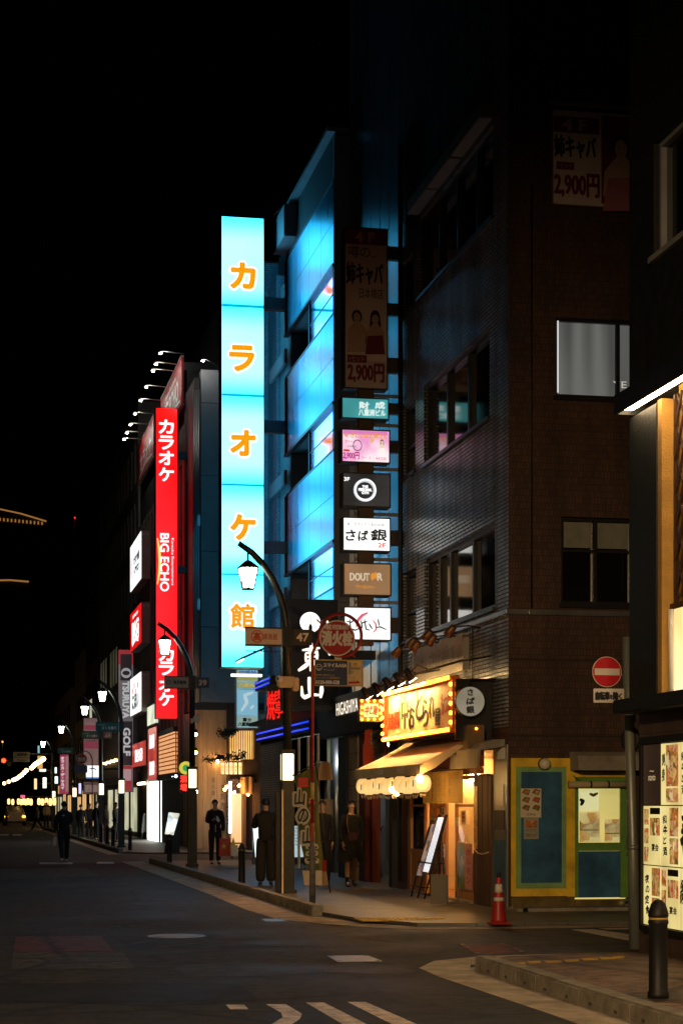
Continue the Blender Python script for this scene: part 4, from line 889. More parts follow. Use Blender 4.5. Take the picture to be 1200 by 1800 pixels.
# signs at the foot of the red building
for lab, p0, p1, z0, z1, face in (('square red sign with white lettering above the dark doorway', 233, 256, RX(256, 1345, 7.8).z, RX(256, 1300, 7.8).z, 1), ('tall red banner sign hanging over the bright white entrance', 260, 275, RX(268, 1372, 7.8).z, RX(268, 1278, 7.8).z, 2)):
    X = 7.8; y1 = RX(p0, 1300, X).y; y0 = RX(p1, 1300, X).y; t = thing('wall_sign', lab, 'sign', (X, (y0 + y1) / 2, z0))
    mb = MB(M['cab']); mb.box(X + .02, 7.93, y0, y1, z0, z1, .01); mb.build('cabinet', t); mb = MB(lightbox('red_panel_%s' % 'ab'[face - 1], (.35, .02, .015), (.75, .06, .035), .75, 1.5)); mb.box(X, X + .019, y0 + .03, y1 - .03, z0 + .03, z1 - .03); mb.build('face', t)
    k = MB(WHT); h = z1 - z0; n = face
    for j in range(n): zc = z0 + h * ((j + .5) / n); letters(k, 'BIG', (X, (y0 + y1) / 2, zc + h * .08 / n), U_WALL, VZ, (y1 - y0) * .55, h * .22 / n, .04); letters(k, 'ECHO', (X, (y0 + y1) / 2, zc - h * .16 / n), U_WALL, VZ, (y1 - y0) * .55, h * .2 / n, .04)
    k.build('lettering', t)
t = thing('wall_sign', 'pale lit panel sign directly below the lowest white box sign', 'sign', (7.8, 80, 6)); X = 7.8
a = RX(259, 1277, X); b = RX(274, 1236, X); mb = MB(lightbox('pale_panel', (.55, .6, .4), (.95, 1, .75), 1.0, .8)); mb.box(X, X + .1, b.y, a.y, a.z, b.z); mb.build('face', t); mb = MB(M['cab']); mb.box(X - .02, X + .12, b.y, a.y, b.z, b.z + .08); mb.box(X - .02, X + .12, b.y, a.y, a.z - .08, a.z); mb.build('frame', t)
t = thing('wall_sign', 'round yellow and green lit sign on the warm wooden street wall', 'sign', (7.6, 67.6, 3.2)); q = RY(327, 1350, 68.2); k = MB(ink('sign_yellow', (.8, .7, .05), .8)); k.disc(q, U_SIGN, VZ, .24, .1, 28); k.build('face', t)
k = MB(ink('sign_green', (.02, .4, .12), .8)); k.disc(q - Vector((0, .004, 0)), U_SIGN, VZ, .12, .003, 24); k.build('emblem', t); k = MB(M['black']); k.tube([(q.x, q.y + .05, q.z), (FX, q.y + .05, q.z)], .02); k.build('bracket', t)
t = thing('neon_sign', 'small red glowing characters under the round yellow and green sign', 'sign', (7.5, 67.6, 2.2)); k = MB(); k.use(ink('neon_red', (1, .03, .02), 1.6)); q = RY(323, 1377, 68.2); letters(k, '酒場', q, U_SIGN, VZ, .25, .62, .015, True); k.build('lettering', t); k = MB(M['black']); k.box(q.x - .16, q.x + .16, 68.21, 68.3, q.z - .36, q.z + .36); k.box(q.x + .16, FX, 68.23, 68.28, q.z - .03, q.z + .03); k.build('cabinet', t)

# stack of projecting signs on the corner building ------------------
YS = 34.3; GS = 'signs stacked on the mast of the tiled building'
a = RY(628, 1060, YS + .15); b = RY(655, 690, YS + .15)
t = thing('sign_mast', 'dark square post carrying the column of small projecting signs', 'post', ((a.x + b.x) / 2, YS + .15, 4)); mb = MB(mat('mast_brown', (.11, .07, .045), .5, .2, .2, 3)); 
mb.box(a.x, b.x, YS + .05, YS + .2, RY(640, 1125, YS).z - .1, RY(640, 403, YS).z, .01); mb.build('post', t)
for py in (690, 742, 820, 900, 980, 1056): mb = MB(M['cab_grey']); z = RY(640, py, YS).z; mb.box(a.x - .02, FX, YS + .21, YS + .25, z - .03, z + .03); mb.build('crossbar', t)
M['poster_dim'] = mat('poster_unlit', (.75, .6, .55), .4, 0, .12, 1.2)
DK = paint('print_black', (.02, .015, .02)); WINE = paint('print_wine', (.2, .015, .04)); SKIN = paint('print_skin', (.55, .36, .27)); PINKP = paint('print_pink', (.5, .18, .22)); HAIRP = paint('print_hair', (.03, .015, .012))
def woman(k, x, y, s, Y, long, m_skin=None, m_hair=None, dress=None, l=.004):
    ms, mh, md = m_skin or SKIN, m_hair or HAIRP, dress or PINKP
    ell(k, mh, x, y - .1 * s, .62 * s, (1.05 if long else .8) * s, Y, l); 
    if long: poly(k, mh, [(x - .62 * s, y), (x + .62 * s, y), (x + .8 * s, y + 1.5 * s), (x + .2 * s, y + 1.2 * s), (x - .7 * s, y + 1.3 * s)], Y, l)
    poly(k, ms, [(x - .2 * s, y + .4 * s), (x + .2 * s, y + .4 * s), (x + 1.1 * s, y + 1.5 * s), (x + 1.2 * s, y + 3.2 * s), (x - 1.2 * s, y + 3.2 * s), (x - 1.1 * s, y + 1.5 * s)], Y, l + .002)
    poly(k, md, [(x - .9 * s, y + 2.0 * s), (x + .9 * s, y + 1.9 * s), (x + 1.2 * s, y + 4.2 * s), (x - 1.2 * s, y + 4.2 * s)], Y, l + .004)
    ell(k, ms, x, y, .42 * s, .6 * s, Y, l + .005); poly(k, mh, [(x - .5 * s, y - .15 * s), (x - .1 * s, y - .75 * s), (x + .5 * s, y - .2 * s), (x + .35 * s, y - .8 * s), (x - .4 * s, y - .85 * s)], Y, l + .007)
    for d in (-.17, .17): ell(k, mh, x + d * s, y - .02 * s, .07 * s, .035 * s, Y, l + .008, n=8)
    ell(k, paint('print_lip', (.4, .05, .06)), x, y + .33 * s, .1 * s, .035 * s, Y, l + .008, n=8)
def f(k, _, t, Y):
    rect(k, WINE, 606, 405, 679, 428, Y); txt(k, '4 F', paint('print_pinkwhite', (.6, .4, .4)), 624, 410, 658, 424, Y, bold=.012); txt(k, '噂の..', DK, 612, 434, 660, 452, Y); txt(k, '姉キャバ', DK, 609, 464, 672, 498, Y, bold=.01); txt(k, '日本橋店', DK, 631, 508, 673, 524, Y)
    rect(k, PINKP, 606, 640, 679, 681, Y, .0015)
    woman(k, 627, 558, 14.5, Y, False, dress=paint('print_beige', (.5, .38, .28))); woman(k, 659, 562, 14.5, Y, True, dress=WINE)
    rect(k, paint('print_pale', (.55, .45, .42)), 607, 636, 678, 681, Y, .012); rect(k, WINE, 610, 625, 644, 637, Y, .014); txt(k, '1セット', paint('print_pinkwhite', (.6, .4, .4)), 614, 627, 640, 635, Y, lift=.016); txt(k, '2,900円', WINE, 611, 641, 674, 671, Y, bold=.012, lift=.016)
box_sign('projecting_sign', 'unlit poster sign with two women and a price above the lit small signs', 605, 403, 681, 682, YS, .28, M['poster_dim'], f, brackets=((442, .25), (541, .22), (640, .28)), m=.02)
M['teal'] = lightbox('teal_lightbox', (.005, .22, .24), (.02, .36, .38), 1.0, 2)
SW = ink('soft_white', (.75, .9, .85), 1.0)
def f(k, _, t, Y): txt(k, '財', SW, 631, 707, 648, 718, Y, bold=.006); txt(k, '成', SW, 659, 707, 676, 718, Y, bold=.006); txt(k, '八重洲ビル', SW, 630, 721, 677, 730, Y, bold=.004)
box_sign('projecting_sign', 'small teal lightbox with the pale name of the building, topmost of the lit small signs', 600, 701, 683, 735, YS, .3, M['teal'], f, group=GS, brackets=((716, .2),))
M['pink_box'] = lightbox('pink_lightbox', (.8, .3, .6), (1, .82, .86), 1.05, 3)
PUR = ink('ink_magenta', (.55, .03, .25), .8); GLD = ink('ink_orange', (.9, .35, .08), .9)
def f(k, _, t, Y):
    rect(k, ink('pink_band', (.75, .2, .55), 1), 603, 759, 681, 763, Y); txt(k, '4F きれいなお姉さん', GLD, 605, 762, 680, 769, Y, bold=.004); txt(k, '姉キャバ', PUR, 606, 773, 624, 779, Y); txt(k, '日本橋店', DK, 611, 783, 626, 786, Y)
    ell(k, DK, 628, 783, 8, 10, Y, .004, .86); rect(k, paint('print_pale', (.55, .45, .42)), 619, 772, 629, 794, Y, .0035) if 0 else None
    ell(k, ink('print_peach', (.95, .5, .32), .9), 653, 774, 4.5, 5, Y, .004); woman(k, 671, 778, 5, Y, True, ink('ad_skin', (.95, .68, .55), .95), ink('ad_hair', (.2, .08, .05), .8), ink('ad_dress', (.95, .9, .88), 1)); rect(k, RED, 603.5, 790, 614, 793, Y, .004); txt(k, '2,900円', PUR, 603, 795, 631, 807, Y, bold=.004); txt(k, 'コース・¥4,500', PUR, 633, 804, 679, 808, Y)
box_sign('projecting_sign', 'pink and white lightbox advertising a woman and a price', 600, 757, 685, 812, YS, .3, M['pink_box'], f, group=GS, brackets=((783, .22),))
M['gym_black'] = lightbox('gym_black', (.012, .012, .013), (.03, .03, .03), 1, 2, body=(.05, .05, .05))
def f(k, _, t, Y):
    txt(k, '3F', WHT, 604.5, 839, 614, 845, Y, bold=.003)
    ell(k, ink('ring_silver', (.75, .8, .85), .85), 641, 862, 20, 20, Y, .004, .73, 40); ell(k, ink('ring_bright', (1, 1, 1), 1.2), 642, 861, 19, 19.5, Y, .006, .86, 40)
    for i, s in enumerate(('THE', 'PERSONAL', 'GYM')): w = (5, 11.5, 6)[i]; txt(k, s, WHT, 641.5 - w, 853.5 + i * 5.4, 641.5 + w, 857.5 + i * 5.4, Y, bold=.004)
box_sign('projecting_sign', 'black sign with a silver ring of light around three small words', 602, 833, 686, 890, YS, .3, M['gym_black'], f, group=GS)
INK = ink('brush_black', (.01, .01, .012), .3)
def f(k, _, t, Y):
    txt(k, '魚・やきとり・旬の料理', INK, 610, 920, 675, 924, Y, wob=.002); txt(k, 'さ', INK, 608, 932, 624, 950, Y, .007, wob=.006); txt(k, 'ば', INK, 630, 933, 646, 950, Y, .007, wob=.006); txt(k, '銀', INK, 652, 931, 679, 950, Y, .008, wob=.007); txt(k, '2F', RED, 664, 955, 678, 962, Y, .003)
box_sign('projecting_sign', 'white lightbox with three bold black brush characters in the middle of the column', 602, 911, 686, 968, YS, .3, M['sign_white'], f, group=GS, brackets=((944, .28),))
M['brown_box'] = lightbox('brown_lightbox', (.15, .07, .025), (.22, .105, .04), .95, 2)
def f(k, _, t, Y):
    c = ink('coffee_cream', (.75, .6, .42), .9); txt(k, 'DOUT', c, 615, 1008, 649, 1020, Y, .006); txt(k, 'R', c, 663, 1008, 671.5, 1020, Y, .006); o = ink('coffee_orange', (.8, .3, .03), .9)
    ell(k, o, 654.5, 1013.5, 3, 6.5, Y, .004); ell(k, o, 659.5, 1011.5, 2.6, 6, Y, .005); txt(k, 'ドトールコーヒー', o, 626, 1029, 660, 1034, Y, .002)
    for i in range(4): rect(k, M['brown_box'], 618.5 + i * 9, 1008, 619.3 + i * 9, 1020, Y, .009)
box_sign('projecting_sign', 'brown coffee shop lightbox with cream letters and an orange bean', 603, 991, 687, 1046, YS, .3, M['brown_box'], f, group=GS)
def f(k, _, t, Y):
    c = ink('brush_pink', (.85, .12, .2), .9)
    br(k, c, [(626, 1102), (629, 1090), (636, 1082), (646, 1077)], .06, Y); br(k, c, [(655, 1090), (660, 1097), (661, 1106), (655, 1112)], .035, Y)
    for s in ([(609, 1092), (617, 1094), (622, 1090)], [(614, 1088), (616, 1104), (610, 1110)], [(611, 1103), (624, 1108), (632, 1104)], [(634, 1090), (636, 1102), (632, 1110)], [(634, 1096), (645, 1092)], [(640, 1088), (643, 1106), (650, 1108)], [(648, 1096), (654, 1106)], [(664, 1088), (666, 1100)], [(660, 1103), (668, 1102), (679, 1107)]): br(k, INK, s, .028, Y, .006)
box_sign('projecting_sign', 'white lightbox with thin brush writing over a pink arc, lowest of the column', 604, 1068, 687, 1125, YS, .3, M['sign_white'], f, group=GS, brackets=((1098, .28),))
# black eastern hill sign
M['sign_black'] = mat('sign_black', (.016, .014, .014), .4, 0, .2, 4)
def f(k, _, t, Y):
    o = ink('pear_white', (1, .93, .84), 1.5); ell(k, o, 545, 1094, 18, 18, Y, .004, n=40); k2 = M['sign_black']; ell(k, k2, 545.5, 1104, 3.2, 7, Y, .006); rect(k, k2, 544.9, 1078, 546.1, 1100, Y, .007); poly(k, k2, [(536, 1113), (546, 1106), (556, 1113)], Y, .008)
    rnd = random.Random(3)
    for i in range(26): a = rnd.uniform(0, 6.28); r = rnd.uniform(6, 15); ell(k, k2, 545 + r * math.cos(a), 1092 + r * math.sin(a), .35, .35, Y, .0055, n=6)
    # brush characters for east and mountain
    for s, w in (([(531, 1143), (547, 1141), (562, 1139)], .07), ([(547, 1130), (546.5, 1150), (546, 1180)], .09), ([(537, 1148), (557, 1146), (557, 1161)], .07), ([(537, 1148), (537.5, 1162), (557, 1161)], .06), ([(538, 1155), (556, 1154)], .05), ([(545, 1163), (536, 1171), (524, 1179)], .09), ([(549, 1163), (557, 1170), (563, 1173)], .08),
                 ([(543, 1190), (545, 1204), (544, 1219)], .11), ([(530, 1206), (531, 1222), (535, 1226), (547, 1221), (565, 1222)], .085), ([(565, 1204), (565, 1214), (563, 1227)], .09)): br(k, WARMW, s, w, Y, .01)
    for s in ([(575, 1091), (576, 1099)], [(577, 1147), (580, 1152)]): br(k, WARMW, s, .05, Y, .01)
box_sign('projecting_sign', 'large black sign with a glowing white fruit emblem and two white brush characters', 497, 1055, 593, 1248, 40.4, .3, M['sign_black'], f, cab=M['sign_black'], back=False, brackets=((1150, .2),), bx1=8.8)
t = thing('fascia_lettering', 'row of white upright capital letters on the dark fascia beside the marquee sign', 'sign', (7.8, 39.5, 3.55)); k = MB(); k.use(WARMW); y0 = RX(591, 1250, 7.8).y; y1 = RX(629, 1250, 7.8).y
letters(k, 'HIGASHIYA', (7.8, (y0 + y1) / 2, 3.69), U_WALL, VZ, y0 - y1, .27, 0); k.build('lettering', t)
# signs around the foot of the cyan sign ----------------------------
M['dir_pale'] = lightbox('directory_pale', (.1, .2, .23), (.2, .36, .42), 1.0, 1.3)
def f(k, _, t, Y):
    rect(k, ink('dir_yellow', (.35, .33, .06), .9), 416.5, 1180, 452, 1196, Y); txt(k, '切手社', ink('dir_blue', (.05, .15, .45), .8), 420, 1179, 451, 1186, Y, .01); rect(k, ink('dir_olive', (.3, .33, .15), .9), 416.5, 1200, 452, 1209, Y); txt(k, '八重洲', ink('dir_gold', (.6, .45, .1), .8), 420, 1201.5, 446, 1207, Y, .006)
    rect(k, ink('dir_skyblue', (.2, .42, .55), 1), 417, 1213, 452, 1257, Y); br(k, ink('dir_white', (.5, .65, .7), .9), [(424, 1250), (434, 1235), (430, 1222), (445, 1217)], .12, Y); br(k, ink('dir_white', (.5, .65, .7), .9), [(440, 1246), (446, 1240)], .08, Y)
    rect(k, ink('dir_green', (.28, .38, .32), .9), 417, 1260, 452, 1277, Y); txt(k, '富士', DK, 427, 1262, 442, 1268, Y, .008, lift=.005); txt(k, '八重洲ビル', DK, 419, 1270, 450, 1276, Y, .008, lift=.005)
box_sign('directory_sign', 'pale blue stacked directory sign below the cyan sign at the alley mouth', 415, 1177, 454, 1280, 58.0, .35, M['dir_pale'], f, brackets=((1200, .2), (1260, .2)), bx1=9.6, cab=mat('directory_frame', (.22, .24, .2), .5, .3, .1, 3))
t = thing('neon_sign', 'red neon characters on dark glass behind the lamp post', 'sign', (7.6, 47.2, 4.2)); Y = 47.3; k = MB(); k.use(ink('neon_red2', (1, .015, .01), 1.1)); q = RY(476, 1240, Y); letters(k, '焼', q, U_SIGN, VZ, .2, .72, .006); q2 = RY(490, 1226, Y); letters(k, '肉', q2 + Vector((0, 0, .05)), U_SIGN, VZ, .2, .3, .006); letters(k, '亭', q2 - Vector((0, 0, .3)), U_SIGN, VZ, .2, .45, .006); k.build('lettering', t)
k = MB(mat('olive_board', (.06, .07, .03), .3, 0, .4, 6)); a = RY(469, 1272, Y + .02); b = RY(500, 1203, Y + .02); k.box(a.x, b.x, Y + .02, Y + .1, a.z, b.z); k.box(b.x, FX, Y + .04, Y + .08, a.z + .3, a.z + .36); k.build('board', t)

# marquee sign of the tavern -----------------------------------------
MX = 7.42; my0 = RX(800, 1240, MX).y; my1 = RX(681, 1240, MX).y; mz0, mz1 = 2.84, 3.58
t = thing('marquee_sign', 'long cream signboard with rows of yellow bulbs and dark raised characters over the awning', 'sign', (MX, (my0 + my1) / 2, mz0))
mb = MB(mat('signboard_cream', (.62, .47, .22), .7, 0, .12, 3)); mb.box(MX, MX + .06, my0, my1, mz0, mz1); mb.build('board', t)
mb = MB(M['black']); mb.box(MX + .061, FX + .01, my0 + .05, my1 - .05, mz0 + .03, mz1 - .03); mb.use(paint('marquee_orange', (.6, .12, .01))); mb.box(MX - .09, MX + .061, my0, my1, mz1 + .001, mz1 + .07, .006); mb.box(MX - .09, MX + .061, my0, my1, mz0 - .07, mz0 - .001, .006); mb.box(MX - .07, MX + .06, my1 + .001, my1 + .07, mz0, mz1, .006); mb.box(MX - .07, MX + .06, my0 - .07, my0 - .001, mz0, mz1, .006); mb.build('frame', t)
M['bulb'] = emat('marquee_bulb', (1, .2, .008), 20.0)
n = 34; pts = []
for i in range(n): y = my0 + (my1 - my0) * (i + .5) / n; pts += [(MX - .1, y, mz1 + .035), (MX - .1, y, mz0 - .035)]
for i in range(5): z = mz0 + (mz1 - mz0) * (i + .5) / 5; pts += [(MX - .085, my1 + .035, z), (MX - .085, my0 - .035, z)]
bulbs(t, 'bulb', M['bulb'], pts, .034)
k = MB(); DKG = paint('raised_letter', (.035, .03, .022)); RDL = paint('raised_red', (.5, .05, .01))
L_ = my1 - my0
for s, f0, f1, zz, hh, m, lf in (('大衆酒場', .02, .2, .29, .3, RDL, .02), ('中', .24, .34, .4, .58, DKG, .018), ('お', .35, .44, .3, .4, DKG, .018), ('と', .46, .55, .46, .48, DKG, .018), ('ら', .56, .64, .32, .46, DKG, .018), ('れ', .65, .73, .42, .4, DKG, .018), ('屋', .74, .8, .22, .28, DKG, .018), ('もつ焼き', .82, .985, .4, .36, RDL, .02)):
    y = my1 - L_ * (f0 + f1) / 2; k.use(m)
    for j in range(3): letters(k, s, (MX, y, mz0 + zz), U_WALL, VZ, L_ * (f1 - f0), hh, .004, wobble=.012, lift=.004 + lf * j / 3)
k.build('lettering', t)
# small bulb-framed sign beside it
a = RY(632, 1268, 34.0); b = RY(672, 1229, 34.0)
t = thing('bulb_sign', 'small square orange sign framed in yellow bulbs left of the marquee', 'sign', ((a.x + b.x) / 2, 34.0, a.z)); mb = MB(paint('orange_lacquer', (.55, .1, .01))); mb.box(a.x, b.x, 34.0, 34.2, a.z, b.z, .01); mb.box(b.x, FX, 34.06, 34.12, a.z + .1, a.z + .15); mb.build('frame', t)
mb = MB(lightbox('amber_face', (.5, .22, .05), (.85, .5, .16), .8, 6)); w_ = b.x - a.x; h_ = b.z - a.z; mb.box(a.x + w_ * .18, b.x - w_ * .18, 33.99, 33.999, a.z + h_ * .2, b.z - h_ * .2); mb.build('face', t)
bulbs(t, 'bulb', M['bulb'], [(a.x + w_ * (.09 + .273 * i), 33.985, a.z + h_ * (.09 + .273 * j)) for i in range(4) for j in range(4) if i in (0, 3) or j in (0, 3)], .026); k = MB(); k.use(paint('raised_red', (.5, .05, .01))); letters(k, '中と屋', ((a.x + b.x) / 2, 33.988, (a.z + b.z) / 2), U_SIGN, VZ, w_ * .5, h_ * .4, .006, wobble=.01); k.build('lettering', t)
# spot lamps leaning over the marquee
t0 = None
for i, (px, py) in enumerate(((645, 1222), (664, 1214), (683, 1205), (702, 1197), (721, 1190))):
    q = RX(px, py, 7.1); lab = 'black spotlight on the rail over the marquee, ' + ('leftmost', 'second from left', 'middle one', 'fourth from left', 'rightmost')[i] + ' of five'
    if not t0:
        t = t0 = thing('spotlight', lab, 'lamp', q, 'spotlights over the marquee'); mb = MB(M['black']); mb.lathe(q, [(.03, .16), (.05, .15), (.055, 0), (.075, -.06)], 12, (-.55, 0, .83)); mb.tube([q + Vector((.0, 0, .08)), q + Vector((.12, 0, .2)), q + Vector((.32, 0, .12))], .012, 6); mb.build('housing', t)
        mb = MB(emat('spot_lens', (1, .6, .22), 800)); mb.lathe(q, [(.001, -.0625), (.068, -.064)], 12, (-.55, 0, .83)); mb.build('lens', t)
    else: t = copy_tree(t0); t.location = q; t['label'] = lab
mb = MB(M['black']); mb.tube([(7.42, 27.9, 3.85), (7.42, 34.6, 3.85)], .018, 6); 
for y in (28.2, 31, 34.2): mb.tube([(7.42, y, 3.85), (FX, y, 3.95)], .014, 6)
t = thing('lamp_rail', 'thin black rail along the wall that holds the spotlights over the marquee', 'rail', (7.42, 31, 3.85)); mb.build('rail', t)
# weathered white signboard and its unlit lamps above
X = 7.86; t = thing('wall_sign', 'weathered white signboard with faded dark characters under the second floor windows', 'sign', (X, 31, 3.6)); y0 = RX(813, 1150, X).y; y1 = RX(724, 1150, X).y; z0, z1 = RX(813, 1178, X).z, RX(813, 1112, X).z
mb = MB(mat('faded_board', (.27, .25, .21), .6, 0, .25, 2, .1, 20)); mb.box(X, FX - .003, y0, y1, z0, z1, .008); mb.build('board', t); k = MB(); FD = paint('faded_ink', (.14, .125, .1)); k.use(FD)
for s, f_, w_, h_ in (('魚と炭火の店', .06, .07, .8), ('大人', .26, .12, .4), ('さ', .42, .12, .55), ('ば', .54, .1, .5), ('銀', .67, .14, .62), ('二階', .8, .08, .5), ('入口', .93, .06, .5)): letters(k, s, (X, y1 - (y1 - y0) * f_, (z0 + z1) / 2), U_WALL, VZ, (y1 - y0) * w_, (z1 - z0) * h_, .006, len(s) > 2, wobble=.006)
k.build('lettering', t)
t0 = None
for i, (px, py) in enumerate(((697, 1146), (722, 1131), (729, 1137), (750, 1118), (757, 1126), (790, 1110))):
    q = RX(px, py, 7.45); lab = 'amber hooded lamp above the weathered signboard, number ' + ('one', 'two', 'three', 'four', 'five', 'six')[i] + ' counting from the sign column'
    if not t0:
        t = t0 = thing('hooded_lamp', lab, 'lamp', q, 'hooded lamps above the weathered signboard'); mb = MB(mat('amber_hood', (.16, .075, .03), .4, .4, .3, 5)); mb.lathe(q, [(.035, .12), (.055, .1), (.07, 0), (.085, -.07)], 12, (.5, -.5, .7)); mb.build('hood', t); mb = MB(M['black']); mb.tube([q + Vector((.03, 0, .06)), q + Vector((.3, 0, .1)), q + Vector((.5, 0, .06))], .014, 6); mb.build('arm', t)
    else: t = copy_tree(t0); t.location = q; t['label'] = lab
# round hanging sign
q = RY(826, 1233, 27.95); t = thing('round_sign', 'round white hanging sign with three black characters in a column', 'sign', q); mb = MB(M['black']); r = .225; mb.disc(q + Vector((0, .004, 0)), U_SIGN, VZ, r + .012, .1, 36); mb.tube([q + Vector((0, .05, r)), q + Vector((0, .05, r + .12)), (FX, q.y + .05, q.z + r + .12)], .012, 6); mb.build('frame', t)
mb = MB(lightbox('round_face', (.36, .33, .24), (.52, .48, .36), .4, 3, body=(.25, .23, .18))); mb.disc(q, U_SIGN, VZ, r, .004, 36); mb.build('face', t); k = MB(); k.use(INK); letters(k, 'さば銀', q, U_SIGN, VZ, .13, .4, .006, True, wobble=.006); k.build('lettering', t)
a = RY(822, 1316, 27.9); b = RY(851, 1274, 27.9); t = thing('light_box', 'small dull brass box with one amber light below the round sign', 'lamp', ((a.x + b.x) / 2, 27.9, a.z)); mb = MB(mat('dull_brass', (.2, .14, .07), .45, .5, .3, 5)); mb.box(a.x, b.x, 27.9, 28.2, a.z, b.z, .012); mb.build('case', t); mb = MB(M['bulb']); mb.ball((a.x + (b.x - a.x) * .5, 27.89, b.z - .06), .02, 8); mb.build('bulb', t)
t = thing('wall_sign', 'empty dark metal sign frame behind the round white sign', 'frame', (FX, 28.1, 2.9)); mb = MB(M['frame_dark']); a = RY(800, 1300, 28.12); b = RY(872, 1194, 28.12)
mb.box(a.x, FX - .01, 28.12, 28.18, b.z - .05, b.z); mb.box(a.x, a.x + .05, 28.12, 28.18, a.z, b.z - .05); mb.box(FX - .06, FX - .01, 28.12, 28.18, a.z, b.z - .05); mb.box(a.x + .05, FX - .06, 28.14, 28.16, a.z, b.z - .05); mb.build('frame', t)
# wall poster high on the side wall
a = RY(970, 360, SY); b = RY(1130, 207, SY); t = thing('wall_poster', 'unlit advertising poster with a price high on the russet side wall', 'poster', ((a.x + b.x) / 2, SY, a.z)); mb = MB(M['poster_dim']); mb.box(a.x, b.x, SY - .08, SY - .002, a.z, b.z, .01); mb.build('panel', t); k = MB(); Y = SY - .08
rect(k, WINE, 972, 209, 1052, 231, Y); txt(k, '4 F', paint('print_pinkwhite', (.6, .4, .4)), 988, 212, 1030, 227, Y, .01); txt(k, '姉キャバ', DK, 974, 242, 1046, 275, Y, .01); rect(k, WINE, 977, 286, 1008, 297, Y, .004); txt(k, '1セット', paint('print_pinkwhite', (.6, .4, .4)), 980, 288, 1004, 295, Y, lift=.006); txt(k, '2,900円', WINE, 974, 308, 1052, 344, Y, .012)
rect(k, WINE, 1056, 209, 1128, 358, Y, .003); woman(k, 1090, 262, 26, Y, False, l=.006); k.build('print', t)
mb = MB(M['grey_panel']); p = RY(955, 186, SY); q = RY(1130, 190, SY); mb.box(p.x, q.x, SY - .25, SY - .2, p.z - .05, p.z); mb.build('lamp_bar', t)
# ================================================================ street lamps
M['post'] = mat('post_paint', (.03, .035, .034), .4, .4, .3, 6, .05, 40)
M['lamp_white'] = emat('lantern_glow', (.93, 1, .82), 24)
M['lamp_warm'] = lightbox('lamp_box_glow', (1, .78, .46), (1, .88, .62), 2.2, 3)
def street_lamp(x, y, label):
    t = thing('street_lamp', label, 'street lamp', (x, y, .05), 'arched lantern posts along the kerb')
    mb = MB(M['post']); mb.box(x - .115, x + .115, y - .115, y + .115, .05, 2.02, .02); mb.box(x - .13, x + .13, y - .13, y + .13, 2.02, 2.07, .008); mb.box(x - .13, x + .13, y - .13, y + .13, 2.55, 2.62, .008)
    mb.box(x - .15, x + .15, y - .15, y + .15, .04, .12, .01)
    for a in (-.112, .112):
        for b in (-.112, .112): mb.box(x + a - .012, x + a + .012, y + b - .012, y + b + .012, 2.07, 2.55)
    mb.tube([(x, y, 2.62), (x, y, 4.75), (x - .05, y, 5.1), (x - .14, y, 5.4), (x - .28, y, 5.7), (x - .45, y, 5.95), (x - .64, y, 6.14), (x - .88, y, 6.3)], [.075, .07, .07, .068, .066, .062, .058, .05], 12); mb.build('post', t)
    mb = MB(M['lamp_warm']); mb.box(x - .1, x + .1, y - .1, y + .1, 2.072, 2.548, .01); mb.build('light_box', t)
    lx = x - .71
    mb = MB(M['post']); mb.tube([(lx, y, 6.17), (lx, y, 5.98)], .02, 8); n = 6
    def ring(r, z): return [(lx + r * math.cos(2 * PI * (k + .5) / n), y + r * math.sin(2 * PI * (k + .5) / n), z) for k in range(n)]
    mb.grid([ring(.03, 6.0), ring(.07, 5.98), ring(.215, 5.87), ring(.2, 5.85), ring(.02, 5.86)], True, False)
    for k in range(n): mb.tube([ring(.19, 5.86)[k], ring(.115, 5.5)[k]], .015, 5)
    mb.grid([ring(.12, 5.5), ring(.12, 5.47), ring(.01, 5.47)], True, False); ln = mb.build('lantern', t)
    mb = MB(M['lamp_white']); mb.grid([ring(.178, 5.855), ring(.108, 5.505)], True, False); mb.face(ring(.106, 5.506)); mb.build('lantern_glass', ln)
    return t
LP = [(5.6, 33.2), (5.65, 48.2), (5.6, 70.4), (5.6, 81.2), (5.6, 102), (5.6, 127)]
LL = ['nearest arched street lamp with a lantern hung in front of the cyan sign', 'arched street lamp standing before the red vertical sign', 'arched street lamp left of the golf shop sign with a warm light box', 'arched street lamp carrying a green plate and a pale number plate', 'arched street lamp beside the round red hydrant sign far up the street', 'farthest arched street lamp near the garland of bulbs']
lamps = [street_lamp(x, y, l) for (x, y), l in zip(LP, LL)]
t = thing('floodlight_pole', 'tall grey pole with a floodlight aimed over the crossing, standing unseen left of the picture', 'street lamp', (-9, -12.2, 0)); mb = MB(mat('flood_pole', (.25, .26, .25), .5, .5)); mb.tube([(-9, -12.5, 0), (-9, -12.5, 8.9)], [.09, .06], 12); mb.tube([(-9, -12.5, 8.7), (-9, -12.2, 8.7)], .03, 6); mb.build('pole', t); mb = MB(M['post']); mb.box(-9.25, -8.75, -12.3, -12.26, 8.4, 8.8, .01); mb.box(-9.25, -9.2, -12.26, -12.0, 8.4, 8.8); mb.box(-8.8, -8.75, -12.26, -12.0, 8.4, 8.8); mb.box(-9.2, -8.8, -12.26, -12.0, 8.76, 8.8); mb.build('housing', t)
